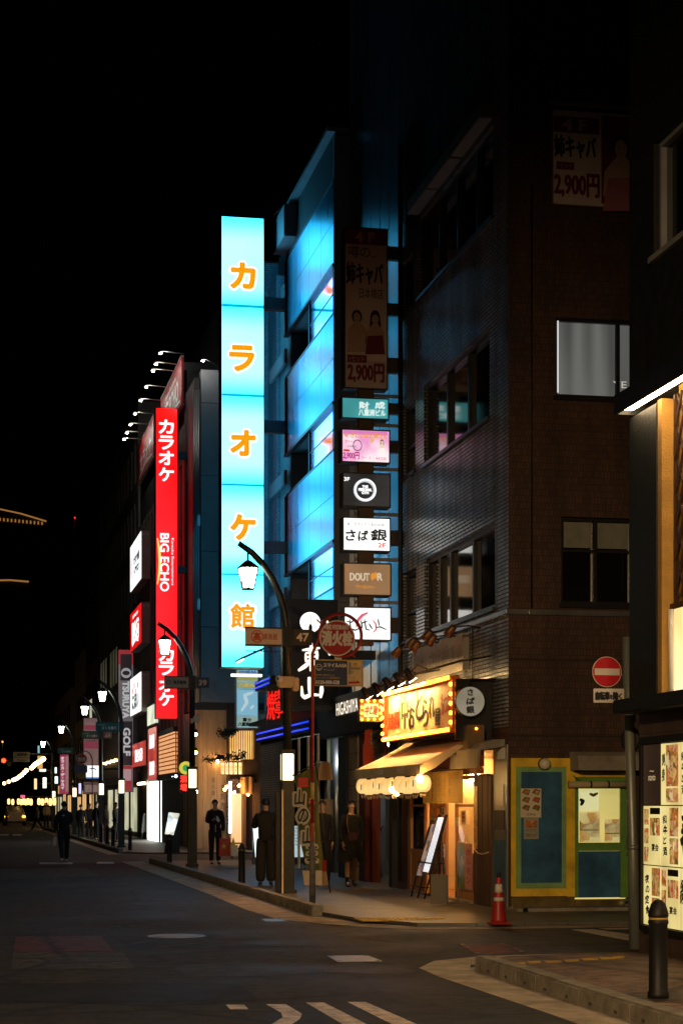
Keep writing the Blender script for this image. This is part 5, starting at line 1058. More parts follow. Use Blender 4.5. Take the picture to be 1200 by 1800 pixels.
def lamp_plates(t, x, y, z, w, h, m, fn, num=None, nm=None, nfn=None):
    mb = MB(M['post']); mb.box(x - .1 - w, x - .08, y - .03, y + .03, z + h + .003, z + h + .03); mb.box(x - .1 - w, x - .08, y - .03, y + .03, z - .033, z - .003); mb.box(x - .085, x + .085, y - .08, y + .08, z - .04, z + h + .04, .01)
    mb.box(x - .1 - w, x - .12, y - .012, y + .012, z - .13, z - .11); mb.box(x - .3, x - .28, y - .01, y + .01, z - .11, z - .033)
    mb.build('plate_bracket', t); mb = MB(m); mb.box(x - .1 - w, x - .1, y - .022, y + .022, z, z + h, .004); o = mb.build('name_plate', t)
    k = MB(); fn(k, Vector((x - .1 - w / 2, y - .023, z + h / 2)), w, h); k.build('lettering', o)
    if num:
        mb = MB(nm); mb.box(x + .1, x + .1 + h * 1.25, y - .02, y + .02, z, z + h, .004); o = mb.build('number_plate', t); k = MB(); k.use(paint('plate_white', (.7, .68, .6))); letters(k, num, (x + .1 + h * .62, y - .021, z + h / 2), U_SIGN, VZ, h * .75, h * .5, .008); k.build('lettering', o)
def fA(k, o, w, h):
    k.use(paint('plate_red', (.5, .06, .05))); k.disc(o + Vector((-w * .18, -.001, 0)), U_SIGN, VZ, h * .4, .001, 32, h * .34); letters(k, '髙', o + Vector((-w * .18, 0, 0)), U_SIGN, VZ, h * .45, h * .5, .006); k.use(paint('plate_brown', (.4, .2, .14))); letters(k, '高島屋', o + Vector((w * .18, 0, 0)), U_SIGN, VZ, w * .38, h * .38, .004)
lamp_plates(lamps[0], 5.6, 33.2, 4.5, .66, .28, mat('plate_cream', (.62, .5, .4), .5, 0, .1, 4), fA, '47', mat('plate_dark', (.03, .028, .02), .45, 0, .2, 4))
def fB(k, o, w, h):
    k.use(paint('plate_navy', (.04, .07, .12))); k.disc(o + Vector((-w * .32, -.001, 0)), U_SIGN, VZ, h * .24, .001, 24, h * .17, h * .16 * 1.2); letters(k, '東京建物', o + Vector((w * .14, 0, 0)), U_SIGN, VZ, w * .52, h * .36, .004)
lamp_plates(lamps[1], 5.65, 48.2, 4.65, .62, .27, mat('plate_grey', (.5, .52, .56), .5, 0, .1, 4), fB, '39', mat('plate_blue', (.04, .08, .16), .45, 0, .2, 4))
GP = mat('plate_green', (.02, .22, .15), .5, 0, .15, 4)
def fC(k, o, w, h):
    k.use(paint('plate_white', (.7, .68, .6))); letters(k, '中央区', o + Vector((-w * .25, 0, h * .22)), U_SIGN, VZ, w * .35, h * .22); letters(k, 'さくら通り', o + Vector((w * .08, 0, -h * .15)), U_SIGN, VZ, w * .62, h * .34, .006)
lamp_plates(lamps[2], 5.6, 70.4, 4.4, .85, .3, mat('plate_teal', (.02, .16, .15), .5, 0, .15, 4), fC)
lamp_plates(lamps[3], 5.6, 81.2, 4.5, .72, .28, GP, fC, '29', mat('plate_khaki', (.2, .2, .16), .45, 0, .2, 4))
lamp_plates(lamps[4], 5.6, 102, 4.4, .8, .3, GP, fC)
# camera housing strapped to the nearest lamp
t = thing('street_camera', 'cream camera housing with a pale lens strapped to the nearest street lamp', 'camera', (5.5, 33.05, 3.75)); mb = MB(mat('camera_shell', (.5, .42, .28), .45, 0, .15, 5)); mb.box(5.38, 5.72, 32.95, 33.07, 3.72, 3.92, .03); mb.box(5.66, 5.77, 32.93, 33.1, 3.66, 3.9, .015); mb.build('housing', t)
mb = MB(M['white_paint']); mb.lathe((5.43, 32.95, 3.86), [(.06, -.02), (.065, .06), (.03, .085)], 14, (-.6, -.7, .1)); o = mb.build('lens_hood', t); mb = MB(M['dark']); mb.lathe((5.38, 32.89, 3.868), [(.028, 0), (.02, .012)], 12, (-.6, -.7, .1)); mb.build('lens', o); mb = MB(M['black']); mb.tube([(5.62, 33.06, 3.7), (5.66, 33.12, 3.5), (5.66, 33.12, 3.3)], .012, 6); mb.build('cable', t)
t = thing('street_camera', 'small white camera box on the post before the red vertical sign', 'camera', (5.7, 48.1, 3.8)); mb = MB(M['white_paint']); mb.box(5.66, 5.8, 47.98, 48.1, 3.76, 3.92, .02); mb.box(5.58, 5.66, 48.0, 48.06, 3.72, 3.86, .02); mb.build('housing', t)
# slim posts beside the nearest lamp
t = thing('post', 'slim black service post with a pale strip beside the nearest street lamp', 'post', (5.35, 33.1, .05)); mb = MB(M['black']); a = RY(487, 1500, 33.1).x; mb.box(a - .04, a + .04, 33.0, 33.1, .05, 1.85, .006); mb.build('post', t); mb = MB(M['cream']); a = RY(496.5, 1500, 33.06).x; mb.box(a - .018, a + .012, 33.03, 33.062, .05, 1.9); mb.build('strip', t)

# ================================================================ fire hydrant sign
hp = RZ(549, 1593, .05); hx_, hy = hp.x, hp.y
t = thing('hydrant_sign', 'round red hydrant sign in a red hoop above a framed advertisement on a red pole', 'sign', (hx_, hy, .05))
M['hyd_red'] = mat('hydrant_red', (.3, .018, .012), .4, .2, .3, 8); HR = paint('sign_red', (.36, .014, .014), .4); HW = paint('sign_offwhite', (.62, .56, .5))
mb = MB(M['hyd_red']); c = RY(598, 1117, hy); R_ = RY(635, 1117, hy).x - c.x; a0 = math.radians(200); top = RY(549, 1135, hy).z
arc = [(hx_, hy, .05), (hx_, hy, top - .12)] + [(c.x + R_ * math.cos(a), hy, c.z + R_ * math.sin(a)) for a in [PI + .12 - i * (PI * 1.62 / 26) for i in range(27)]]
mb.tube(arc, .026, 10); q = RY(592, 1122, hy)
for dx, dz in ((.2, -.2), (-.22, .2)): mb.tube([(q.x + dx * .9, hy + .01, q.z + dz * .9), (q.x + dx * 1.45, hy + .01, q.z + dz * 1.45)], .012, 6)
mb.box(hx_ - .04, hx_ + .04, hy - .04, hy + .04, .05, .1); mb.build('pole', t)
mb = MB(HW); r = RY(623, 1122, hy).x - q.x; mb.disc(q - Vector((0, .03, 0)), U_SIGN, VZ, r, .01, 40); mb.use(HR); mb.disc(q - Vector((0, .034, 0)), U_SIGN, VZ, r * .93, .003, 40); o = mb.build('disc', t)
k = MB(); Y = hy - .035; txt(k, 'FIRE HYDRANT', HW, 571, 1099, 613, 1106, Y, .004); txt(k, '消火栓', HW, 566, 1110, 619, 1134, Y, .012); k.build('lettering', o)
mb = MB(HW); a = RY(588, 1163, hy); b = RY(600, 1150, hy); mb.box(a.x, b.x, hy - .02, hy, a.z, b.z); mb.build('neck', t)
mb = MB(paint('ad_gold', (.5, .32, .06))); a = RY(552, 1206, hy); b = RY(637, 1160.5, hy); mb.box(a.x, b.x, hy - .045, hy - .028, a.z, b.z, .005); mb.box(a.x, b.x, hy - .027, hy + .01, a.z + .1, a.z + .13); mb.build('advert_frame', t)
k = MB(); Y = hy - .046; NV = paint('ad_navy', (.025, .04, .09)); rect(k, NV, 554, 1162, 610, 1204, Y, .001); rect(k, paint('ad_sand', (.6, .45, .22)), 610.5, 1162, 635, 1204, Y, .001)
ell(k, HW, 560.5, 1173, 5.6, 5.8, Y, .003, .84); ell(k, HW, 558.5, 1171.5, .8, 1, Y, .003, n=10); ell(k, HW, 562.5, 1171.5, .8, 1, Y, .003, n=10); br(k, HW, [(557.5, 1174.5), (560.5, 1177), (563.5, 1174.5)], .012, Y)
txt(k, 'スマイルAGA', HW, 568.5, 1166.5, 609, 1172.5, Y, .004); txt(k, 'クリニック', HW, 568.5, 1175.5, 588, 1179.5, Y); GO = paint('ad_goldtext', (.6, .38, .1)); txt(k, '東京駅八重洲口3-3-15', GO, 555, 1185, 587, 1188, Y); txt(k, 'ローレンケンス八重洲駅前 3F', GO, 555, 1190, 597, 1193, Y); txt(k, '0120-000-528', HW, 555, 1196.5, 596, 1202, Y, .004)
GR = paint('map_grey', (.25, .22, .16)); rect(k, GR, 612, 1164, 617, 1186, Y, .003); rect(k, GR, 617, 1173, 633, 1177, Y, .003); ell(k, HR, 624, 1168, 3, 2.5, Y, .004, .6); rect(k, GR, 618, 1179, 621, 1183, Y, .003); txt(k, '東京本院', HR, 612, 1189, 624, 1192, Y); txt(k, 'こちら', HR, 612, 1193.5, 623, 1196.5, Y); poly(k, HR, [(612, 1198), (627, 1198), (627, 1195.5), (634, 1201), (612, 1202)], Y, .003); k.build('advert_print', t)
mb = MB(mat('pole_wrap', (.12, .12, .125), .6, 0, .6, 9)); mb.lathe((hx_, hy, .06), [(.05, 0), (.048, .9), (.03, 1.0)], 14); mb.use(paint('wrap_red', (.35, .08, .03))); mb.lathe((hx_, hy, 1.05), [(.03, 0), (.03, .25), (.028, .3)], 12); mb.use(paint('wrap_yellow', (.5, .36, .1))); mb.lathe((hx_, hy, 1.72), [(.03, 0), (.03, .26)], 12); mb.build('wrap', t)

# ================================================================ no entry sign
t0_ = RZ(1115, 1668, .0); nx_, ny = t0_.x, t0_.y
t = thing('no_entry_sign', 'round red no entry sign with a small white plate on a leaning grey pole', 'sign', (nx_, ny, 0))
M['galv'] = mat('galvanised_pole', (.22, .235, .2), .45, .5, .25, 5, .1, 40, 1.5, (1, 1, .2))
tp = RY(1100, 1120, ny); md = RY(1112, 1490, ny); mb = MB(M['galv']); mb.tube([(nx_, ny, 0), md, tp], [.068, .062, .05], 14); mb.lathe(md - Vector((0, 0, .02)), [(.07, 0), (.07, .05)], 14)
q = RY(1066, 1181, ny - .06); mb.tube([(q.x, ny - .04, q.z - .03), (tp.x + .035, ny, q.z - .03)], .014, 6); mb.tube([(q.x, ny - .04, q.z - .19), (tp.x + .04, ny, q.z - .19)], .01, 6); mb.build('pole', t)
mb = MB(HW); r = RY(1091.5, 1181, ny).x - RY(1066, 1181, ny).x; mb.disc(q, U_SIGN, VZ, r, .01, 40); mb.use(mat('entry_red', (.48, .012, .02), .4)); mb.disc(q - Vector((0, .002, 0)), U_SIGN, VZ, r * .96, .002, 40); mb.use(HW); mb.box(q.x - r * .9 * .95, q.x + r * .9 * .95, q.y - .006, q.y - .003, q.z - r * .22, q.z + r * .22); mb.build('disc', t)
a = RY(1042, 1235, ny - .06); b = RY(1096, 1211, ny - .06); mb = MB(HW); mb.box(a.x, b.x, ny - .07, ny - .058, a.z, b.z, .005); o = mb.build('plate', t); k = MB(); txt(k, '自転車', BLK, 1046, 1216.5, 1070, 1230, ny - .071, .007); txt(k, 'を', BLK, 1070.5, 1221, 1076.5, 1228.5, ny - .071, .003); txt(k, '除', BLK, 1077, 1216.5, 1085.5, 1230, ny - .071, .006); txt(k, 'く', BLK, 1086.5, 1219, 1092, 1229, ny - .071, .004); k.build('lettering', o)
mb = MB(M['dark']); q = RY(1104, 1300, ny + .05); mb.lathe(q, [(.14, 0), (.15, .02), (.15, .04)], 18, (.9, .35, 0)); mb.box(q.x - .03, q.x + .03, q.y - .05, q.y, q.z - .3, q.z + .3); mb.build('sign_back', t)

# ================================================================ bollards
def bollard(first=[None]): pass
p = RZ(1156, 1754, .05); t = thing('bollard', 'large black bollard with a gold ring close to the lit menu wall', 'bollard', p); mb = MB(M['black']); mb.lathe(p, [(.088, 0), (.088, .04), (.078, .06), (.076, .6), (.084, .61), (.084, .63), (.078, .64), (.078, .66), (.084, .67), (.084, .69), (.076, .72), (.06, .77), (.03, .8), (.001, .81)], 24); mb.build('post', t); mb = MB(paint('ring_gold', (.5, .33, .08), .4)); mb.lathe(p, [(.0795, .641), (.0795, .659)], 24); mb.build('ring', t)
b0 = None
for px, py, lab in ((425, 1552, 'black bollard between the kerb and the man seen from behind'), (298, 1518, 'black bollard in front of the lit menu stand'), (229, 1494, 'black bollard right of the third street lamp'), (199, 1488, 'right one of the two close black bollards by the fourth lamp'), (189, 1485, 'left one of the two close black bollards by the fourth lamp'), (179, 1481, 'slim black bollard with a yellow cap at the foot of the fourth lamp')):
    p = RZ(px, py, .05)
    if not b0:
        t = b0 = thing('bollard', lab, 'bollard', p, 'bollards along the far pavement'); mb = MB(M['black']); mb.lathe(p, [(.075, 0), (.07, .03), (.065, .62), (.072, .63), (.072, .7), (.062, .74), (.03, .79), (.001, .8)], 18); mb.build('post', t); mb = MB(paint('ring_dull', (.12, .09, .04), .4)); mb.lathe(p, [(.0735, .65), (.0735, .68)], 18); mb.build('ring', t)
    else: t = copy_tree(b0); t.location = p; t['label'] = lab
# ================================================================ cone
p = RZ(876, 1624, .05); t = thing('traffic_cone', 'red traffic cone with two white bands at the corner of the tiled building', 'cone', p); H = .68
mb = MB(mat('cone_red', (.36, .02, .012), .45, 0, .2, 6)); mb.box(p.x - .14, p.x + .14, p.y - .14, p.y + .14, .05, .075, .02); mb.lathe(p, [(.105, .025), (.1, .06), (.035, .6), (.034, .62)], 24); mb.use(M['dark']); mb.lathe(p, [(.034, .62), (.03, .67), (.012, .68)], 16); mb.build('cone', t)
mb = MB(mat('cone_band', (.62, .58, .5), .4, 0, .15, 8)); 
def rad(h): return .1 + (h - .06) / (.6 - .06) * (.035 - .1) + .0015
mb.lathe(p, [(rad(.42), .42), (rad(.53), .53)], 24); mb.lathe(p, [(rad(.305), .305), (rad(.355), .355)], 24); mb.build('bands', t)

# ================================================================ tavern front: awning, lanterns, curtain, boards
t = thing('awning', 'cream fabric awning sloping down over the tavern doors', 'awning', (FX, 31, 2.3)); ya, yb = 28.6, 33.7; fx, fz, bz = 6.93, 2.27, 2.78
M['awn'] = mat('awning_fabric', (.5, .4, .24), .8, 0, .1, 2.5, .15, 40)
mb = MB(M['awn']); rows = []
for i in range(9):
    f_ = i / 8; rows.append([(FX - .05 + (fx - FX + .05) * f_, ya + (yb - ya) * j / 20, bz + (fz - bz) * f_ - .03 * math.sin(PI * f_) - .006 * math.sin(j * PI / 2.0) ** 2) for j in range(21)])
mb.grid(rows); mb.build('canopy', t)
mb = MB(M['awn']); mb.grid([[(fx - .004 * math.sin(j * 1.3), ya + (yb - ya) * j / 40, fz) for j in range(41)], [(fx - .012 * math.sin(j * 1.3 + .4), ya + (yb - ya) * j / 40, fz - .17) for j in range(41)]]); mb.face([(fx, ya, fz), (FX - .05, ya, bz), (fx + .25, ya, fz - .05), (fx, ya, fz - .17)]); o = mb.build('valance', t)
k = MB(); k.use(paint('valance_print', (.62, .6, .52)))
for y in (29.9, 31.4): letters(k, '大衆酒場', (fx - .02, y, fz - .08), U_WALL, VZ, .42, .1, .004, wobble=.006)
k.build('lettering', o)
mb = MB(M['steel']); mb.tube([(fx + .02, ya, fz - .01), (fx + .02, yb, fz - .01)], .018, 8); mb.box(FX - .12, FX - .002, ya, yb, bz + .01, bz + .12, .01)
for y in (ya + .15, yb - .15): mb.tube([(fx + .03, y, fz - .03), (7.5, y, 2.42), (FX - .05, y, 2.55)], .016, 6)
mb.build('frame', t)
M['paper'] = lightbox('lantern_paper', (.8, .42, .1), (1, .66, .24), 1.0, 4, body=(.35, .28, .16)); M['paper_hot'] = emat('lantern_paper_hot', (1, .78, .4), 2.2)
l0 = None; LY = [28.85 + i * .5 for i in range(10)]
W_ = ['rightmost', 'second from right', 'third from right', 'fourth from right', 'fifth from right', 'fifth from left', 'fourth from left', 'third from left', 'second from left', 'leftmost']
for i, y in enumerate(LY):
    x = 7.03; z = 1.97; lab = 'round cream paper lantern under the awning, %s of ten' % W_[i]
    if not l0:
        t = l0 = thing('paper_lantern', lab, 'lantern', (x, y, z), 'paper lanterns under the awning'); prof = []
        for j in range(19): a = PI * j / 18; rr = .135 * (math.sin(a) ** .62) * (1 + .025 * (j % 2)); prof.append((max(.045, rr), -.14 * math.cos(a)))
        mb = MB(M['paper']); mb.lathe((x, y, z), prof, 18); mb.build('shade', t); mb = MB(M['red_wall']); mb.lathe((x, y, z + .13), [(.055, 0), (.055, .03)], 14); mb.use(M['dark']); mb.tube([(x, y, z + .16), (x, y, z + .27)], .006, 4); mb.lathe((x, y, z - .16), [(.05, 0), (.05, .025)], 14); mb.build('rings', t)
        mb = MB(M['cream']); 
        for a in range(8): mb.tube([(x + .045 * math.cos(a * PI / 4), y + .045 * math.sin(a * PI / 4), z - .16), (x + .03 * math.cos(a * PI / 4), y + .03 * math.sin(a * PI / 4), z - .22)], .005, 4)
        mb.build('tassel', t); k = MB(); k.use(INK); letters(k, '酒', (x - .143, y + .03, z), U_WALL, VZ, .09, .1, .004, wobble=.004); k.build('lettering', t)
    else: t = copy_tree(l0); t.location = (x, y, z - .012 * (i % 3)); t.rotation_euler.z = random.uniform(-.25, .25); t['label'] = lab
M['bare'] = emat('bare_bulb', (1, .5, .13), 150)
bb = None
for i, (px, py, lab) in enumerate(((737, 1369, 'glaring bare bulb at the right end of the lantern row'), (690, 1388, 'glaring bare bulb hanging amid the lantern row, left one'), (697, 1393, 'glaring bare bulb hanging amid the lantern row, right one'))):
    q = RX(px, py, 6.98 if i else 6.9); t = thing('bare_bulb', lab, 'bulb', q, 'bare bulbs among the lanterns'); mb = MB(M['bare']); mb.ball(q, .055 if i else .06, 12); mb.build('glass', t); mb = MB(M['dark']); mb.tube([q + Vector((0, 0, .05)), (q.x + .03, q.y, 2.12)], .012, 6); mb.build('socket', t)
# door curtain
t = thing('door_curtain', 'cream split door curtain with brush writing over the tavern doors', 'curtain', (7.88, 31, 1.6)); y0, y1 = ty(823), ty(750); z0, z1 = 1.66, 2.2
mb = MB(mat('curtain_cloth', (.75, .5, .16), .85, 0, .1, 3)); mb.use(M['curtain'] if 'curtain' in M else MATS['curtain_cloth'])
n = 4
for j in range(n):
    a = y0 + (y1 - y0) * j / n + .012; b = y0 + (y1 - y0) * (j + 1) / n - .012
    mb.grid([[(7.88 + .018 * math.sin(i * 1.1 + j) * (1 - zz * .5), a + (b - a) * i / 10 + .02 * (1 - zz) * (j - 1.5) * .3, z0 + (z1 - z0) * zz) for i in range(11)] for zz in (0, .35, .7, 1)])
mb.build('cloth', t); k = MB(); k.use(INK)
for s, f_ in (('いらっしゃい', .15), ('海鮮', .28), ('おでん', .4), ('やきとり', .54), ('もつ焼き', .68), ('炭火', .8), ('・', .93)): letters(k, s, (7.855, y0 + (y1 - y0) * f_, 1.92), U_WALL, VZ, .11, .34, 0, True, wobble=.008)
k.build('lettering', t); mb = MB(M['wood_dark']); mb.tube([(7.88, y0 - .08, z1 + .02), (7.88, y1 + .08, z1 + .02)], .016, 8)
for j in range(9): y = y0 + (y1 - y0) * j / 8; mb.box(7.872, 7.888, y - .03, y + .03, z1, z1 + .045)
mb.build('rod', t)
# notices on the tavern glass and panels
def notice(lab, px0, py0, px1, py1, X, m, s=None, col=None, vertical=True):
    a = RX(px0, py1, X); b = RX(px1, py0, X); t = thing('notice', lab, 'poster', (X, (a.y + b.y) / 2, a.z)); mb = MB(m); mb.box(X, X + .006, b.y, a.y, a.z, b.z); mb.build('sheet', t)
    if s: k = MB(); k.use(col or BLK); letters(k, s, (X, (a.y + b.y) / 2, (a.z + b.z) / 2), U_WALL, VZ, (a.y - b.y) * .75, (b.z - a.z) * .8, .004, vertical, wobble=.003); k.build('lettering', t)
PAPER = paint('notice_paper', (.62, .55, .4)); 
def photo(name, cols, scale=9, s=None):
    m, nt, p = _base(name); tc = N(nt, 'ShaderNodeTexCoord'); v = N(nt, 'ShaderNodeTexVoronoi'); v.inputs['Scale'].default_value = scale; nz = N(nt, 'ShaderNodeTexNoise'); nz.inputs['Scale'].default_value = scale * .6; nz.inputs['Detail'].default_value = 5
    mx = N(nt, 'ShaderNodeMix', data_type='RGBA'); mx.inputs[0].default_value = .25; L(nt, tc.outputs['Object'], mx.inputs[6]); L(nt, nz.outputs['Color'], mx.inputs[7]); L(nt, mx.outputs[2], v.inputs['Vector']); L(nt, tc.outputs['Object'], nz.inputs['Vector'])
    sp = N(nt, 'ShaderNodeSeparateColor'); L(nt, v.outputs['Color'], sp.inputs[0]); ml = N(nt, 'ShaderNodeMath', operation='MULTIPLY_ADD'); L(nt, sp.outputs[0], ml.inputs[0]); ml.inputs[1].default_value = .6; 
    m2 = N(nt, 'ShaderNodeMath', operation='MULTIPLY'); L(nt, nz.outputs['Fac'], m2.inputs[0]); m2.inputs[1].default_value = .5; L(nt, m2.outputs[0], ml.inputs[2])
    r = N(nt, 'ShaderNodeValToRGB'); r.color_ramp.interpolation = 'LINEAR'
    for i, c in enumerate(cols):
        if i < 2: e = r.color_ramp.elements[i]; e.position = .15 + .7 * i / (len(cols) - 1)
        else: e = r.color_ramp.elements.new(.15 + .7 * i / (len(cols) - 1))
        e.color = c4(c)
    L(nt, ml.outputs[0], r.inputs[0]); L(nt, r.outputs[0], p.inputs['Base Color']); p.inputs['Roughness'].default_value = .35
    if s: L(nt, r.outputs[0], p.inputs['Emission Color']); p.inputs['Emission Strength'].default_value = s
    return m
M['food'] = photo('food_print', [(.3, .05, .02), (.55, .22, .05), (.12, .14, .03), (.6, .4, .18), (.5, .1, .05)], 14); M['foodlit'] = photo('food_print_lit', [(.16, .03, .01), (.6, .2, .04), (.09, .08, .02), (.75, .48, .16), (.42, .05, .02), (.85, .66, .34)], 13, .6)
notice('white notice with bold red and black characters on the right door glass', 810, 1425, 818, 1449, FX - .006, PAPER, '営業中', paint('notice_red', (.4, .03, .02))); notice('small green notice left of the white one on the door glass', 801, 1436, 805, 1452, FX - .006, paint('notice_green', (.35, .4, .12)))
notice('brown food poster on the middle door glass', 754, 1409, 767, 1438, FX + .05, M['food']); notice('pale paper strip under the brown food poster', 754, 1438, 764, 1455, FX + .05, PAPER, '鍋', None); notice('narrow white strip on the door post, upper one', 776, 1419, 781, 1434, FX - .003, PAPER, '酒類', None); notice('narrow white strip on the door post, lower one', 776, 1484, 781, 1507, FX - .003, PAPER, '本日', None)
notice('blue and green beer poster on the lower right door panel', 803, 1481, 816, 1563, FX - .008, photo('beer_print', [(.02, .06, .16), (.05, .2, .3), (.3, .3, .05), (.1, .14, .04), (.5, .45, .3)], 6)); notice('pink poster with red brush writing on the lower right door panel', 816.5, 1483, 829, 1563, FX - .01, paint('poster_pink', (.5, .24, .2)), 'ホルモン', paint('notice_red', (.4, .03, .02)))
notice('tall narrow menu strip at the left edge of the plank screen', 832, 1382, 838, 1492, FX - .07, photo('menu_strip', [(.05, .03, .02), (.55, .45, .25), (.35, .1, .03), (.6, .5, .3)], 20))
notice('metallic plaque on the steel panel beside the corner', 876, 1378, 884, 1416, FX - .034, M['steel'])
for lab, p0, p1, q0, q1, m in (('sheet with six food photographs on the blue panel', 914.5, 1386, 950.5, 1437, 'six'), ('grey photocopied sheet below the six food photographs', 920, 1437.5, 946, 1475, 'grey')):
    Y = SY - .046; a = RY(p0, q1, Y); b = RY(q0, p1, Y); t = thing('notice', lab, 'poster', ((a.x + b.x) / 2, Y, a.z)); mb = MB(PAPER if m == 'six' else paint('copy_grey', (.32, .3, .24))); mb.box(a.x, b.x, Y, Y + .003, a.z, b.z); mb.build('sheet', t); k = MB()
    if m == 'six':
        for i in range(2):
            for j in range(3):
                x = 923.5 + i * 18; y = 1392.5 + j * 13.8; poly(k, M['dark'], [(x - 7, y + 1), (x - 2, y - 5.5), (x + 7.5, y - 3.5), (x + 4, y + 5.5)], Y, .002); poly(k, M['food'], [(x - 5.5, y + .6), (x - 1.5, y - 4.2), (x + 6, y - 2.6), (x + 3, y + 4.2)], Y, .004)
        txt(k, 'お弁当', BLK, 925, 1429, 940, 1434, Y)
    else:
        rect(k, M['food'], 923, 1442, 943, 1455, Y); txt(k, 'テイクアウト', BLK, 923, 1457, 943, 1462, Y); txt(k, '定食あります', BLK, 923, 1465, 943, 1471, Y)
    k.build('print', t)
# posters in the lobby behind the green door, lamplight put in as their own glow
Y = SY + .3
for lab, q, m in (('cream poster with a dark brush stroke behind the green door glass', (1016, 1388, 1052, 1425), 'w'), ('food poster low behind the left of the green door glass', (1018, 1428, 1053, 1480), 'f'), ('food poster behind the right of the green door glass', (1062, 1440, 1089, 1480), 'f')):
    a = RY(q[0], q[3], Y); b = RY(q[2], q[1], Y); t = thing('poster', lab, 'poster', ((a.x + b.x) / 2, Y, a.z)); mb = MB(emat('poster_cream_glow', (.95, .82, .4), .95) if m == 'w' else photo('lobby_food_glow', [(.4, .12, .03), (.7, .4, .12), (.8, .65, .3), (.3, .14, .05)], 8, .8) if 'lobby_food_glow' not in MATS else MATS['lobby_food_glow']); mb.box(a.x, b.x, Y, Y + .004, a.z, b.z); mb.build('sheet', t)
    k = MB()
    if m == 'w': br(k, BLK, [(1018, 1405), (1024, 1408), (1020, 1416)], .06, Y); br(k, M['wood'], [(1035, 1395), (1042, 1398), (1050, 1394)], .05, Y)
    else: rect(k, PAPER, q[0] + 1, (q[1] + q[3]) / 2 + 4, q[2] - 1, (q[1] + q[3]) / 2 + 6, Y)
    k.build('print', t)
# roller blind and wall lamp and vent wheel and half-round covers
t = thing('roller_blind', 'rolled cream sun blind tied with two black straps above the green door', 'blind', (RY(1053, 1380, SY).x, SY - .1, 2.0)); a = RY(998, 1384, SY - .1); b = RY(1110, 1374, SY - .1); zc = (a.z + b.z) / 2; mb = MB(mat('blind_cloth', (.4, .33, .18), .8, 0, .2, 10)); mb.tube([(a.x, SY - .1, zc), (b.x, SY - .1, zc)], .05, 14); mb.build('roll', t); mb = MB(M['dark'])
for px in (1037, 1068): x = RY(px, 1380, SY - .1).x; mb.tube([(x - .014, SY - .1, zc), (x + .014, SY - .1, zc)], .054, 14)
for px in (1008, 1100): x = RY(px, 1380, SY - .1).x; mb.tube([(x, SY - .02, zc + .14), (x + .1, SY - .1, zc + .05)], .006, 4)
mb.build('straps', t)
q = RY(955, 1343, SY - .03); t = thing('wall_light', 'unlit round white wall light above the blue panel', 'lamp', q); mb = MB(mat('opal_shade', (.6, .54, .4), .4)); mb.lathe(q, [(.085, .03), (.088, .07), (.07, .11), (.03, .13), (.001, .135)], 22, (0, -1, 0)); mb.build('shade', t); mb = MB(M['cab']); mb.lathe(q, [(.095, -.002), (.095, .032)], 22, (0, -1, 0)); mb.build('base', t)
q = RY(1103, 1590, SY - .15); t = thing('vent_wheel', 'grey round blower wheel on the ground right of the green door', 'blower', (q.x, q.y, .1)); mb = MB(M['galv']); mb.disc(q, U_SIGN, VZ, .085, .1, 26, .06); mb.use(M['dark']); mb.disc(q + Vector((0, .03, 0)), U_SIGN, VZ, .06, .06, 26); mb.use(M['galv']); mb.box(q.x - .05, q.x + .05, q.y - .004, q.y + .02, q.z - .012, q.z + .012); mb.box(q.x - .08, q.x + .08, q.y, q.y + .1, .1, .12); mb.build('wheel', t)
t = thing('small_awning', 'small grey drop awning over the plank screen beside the corner', 'awning', (FX, 28, 2.5)); mb = MB(M['hood']); ya, yb = SY + .2, ty(836); prof = [(FX, 2.63), (FX - .2, 2.62), (FX - .36, 2.56), (FX - .42, 2.48), (FX - .43, 2.2), (FX - .4, 2.2), (FX - .38, 2.46), (FX, 2.52)]; mb.prism([(x, ya, z) for x, z in prof], (0, yb - ya, 0)); mb.build('cover', t); mb = MB(mat('awning_end', (.5, .46, .36), .6, 0, .12, 4)); c_ = RY(885, 1324, SY + .12)
mb.prism([RY(x, y, SY + .12) for x, y in ((873, 1335), (875, 1322), (881, 1315), (890, 1313), (897.5, 1312.5), (897.5, 1334))], (0, .05, 0)); mb.build('end_plate', t)
# hose on the plank screen
t = thing('rope', 'pale rope sagging across the dark plank screen', 'rope', (7.85, 28.6, .9)); mb = MB(M['cream']); mb.tube([(7.89, ty(838) - .02, .95), (7.87, ty(850), .87), (7.87, ty(858), .86), (7.89, ty(867), .9)], .009, 6); mb.build('rope', t)
# boards on the pavement ------------------------------------------------
g = RZ(735, 1578, .05); t = thing('menu_rack', 'black wire rack leaning by the doors and holding two menu boards', 'rack', g); mb = MB(M['black']); X = g.x; y0 = g.y
def rk(px, py, X=X): return RX(px, py, X)
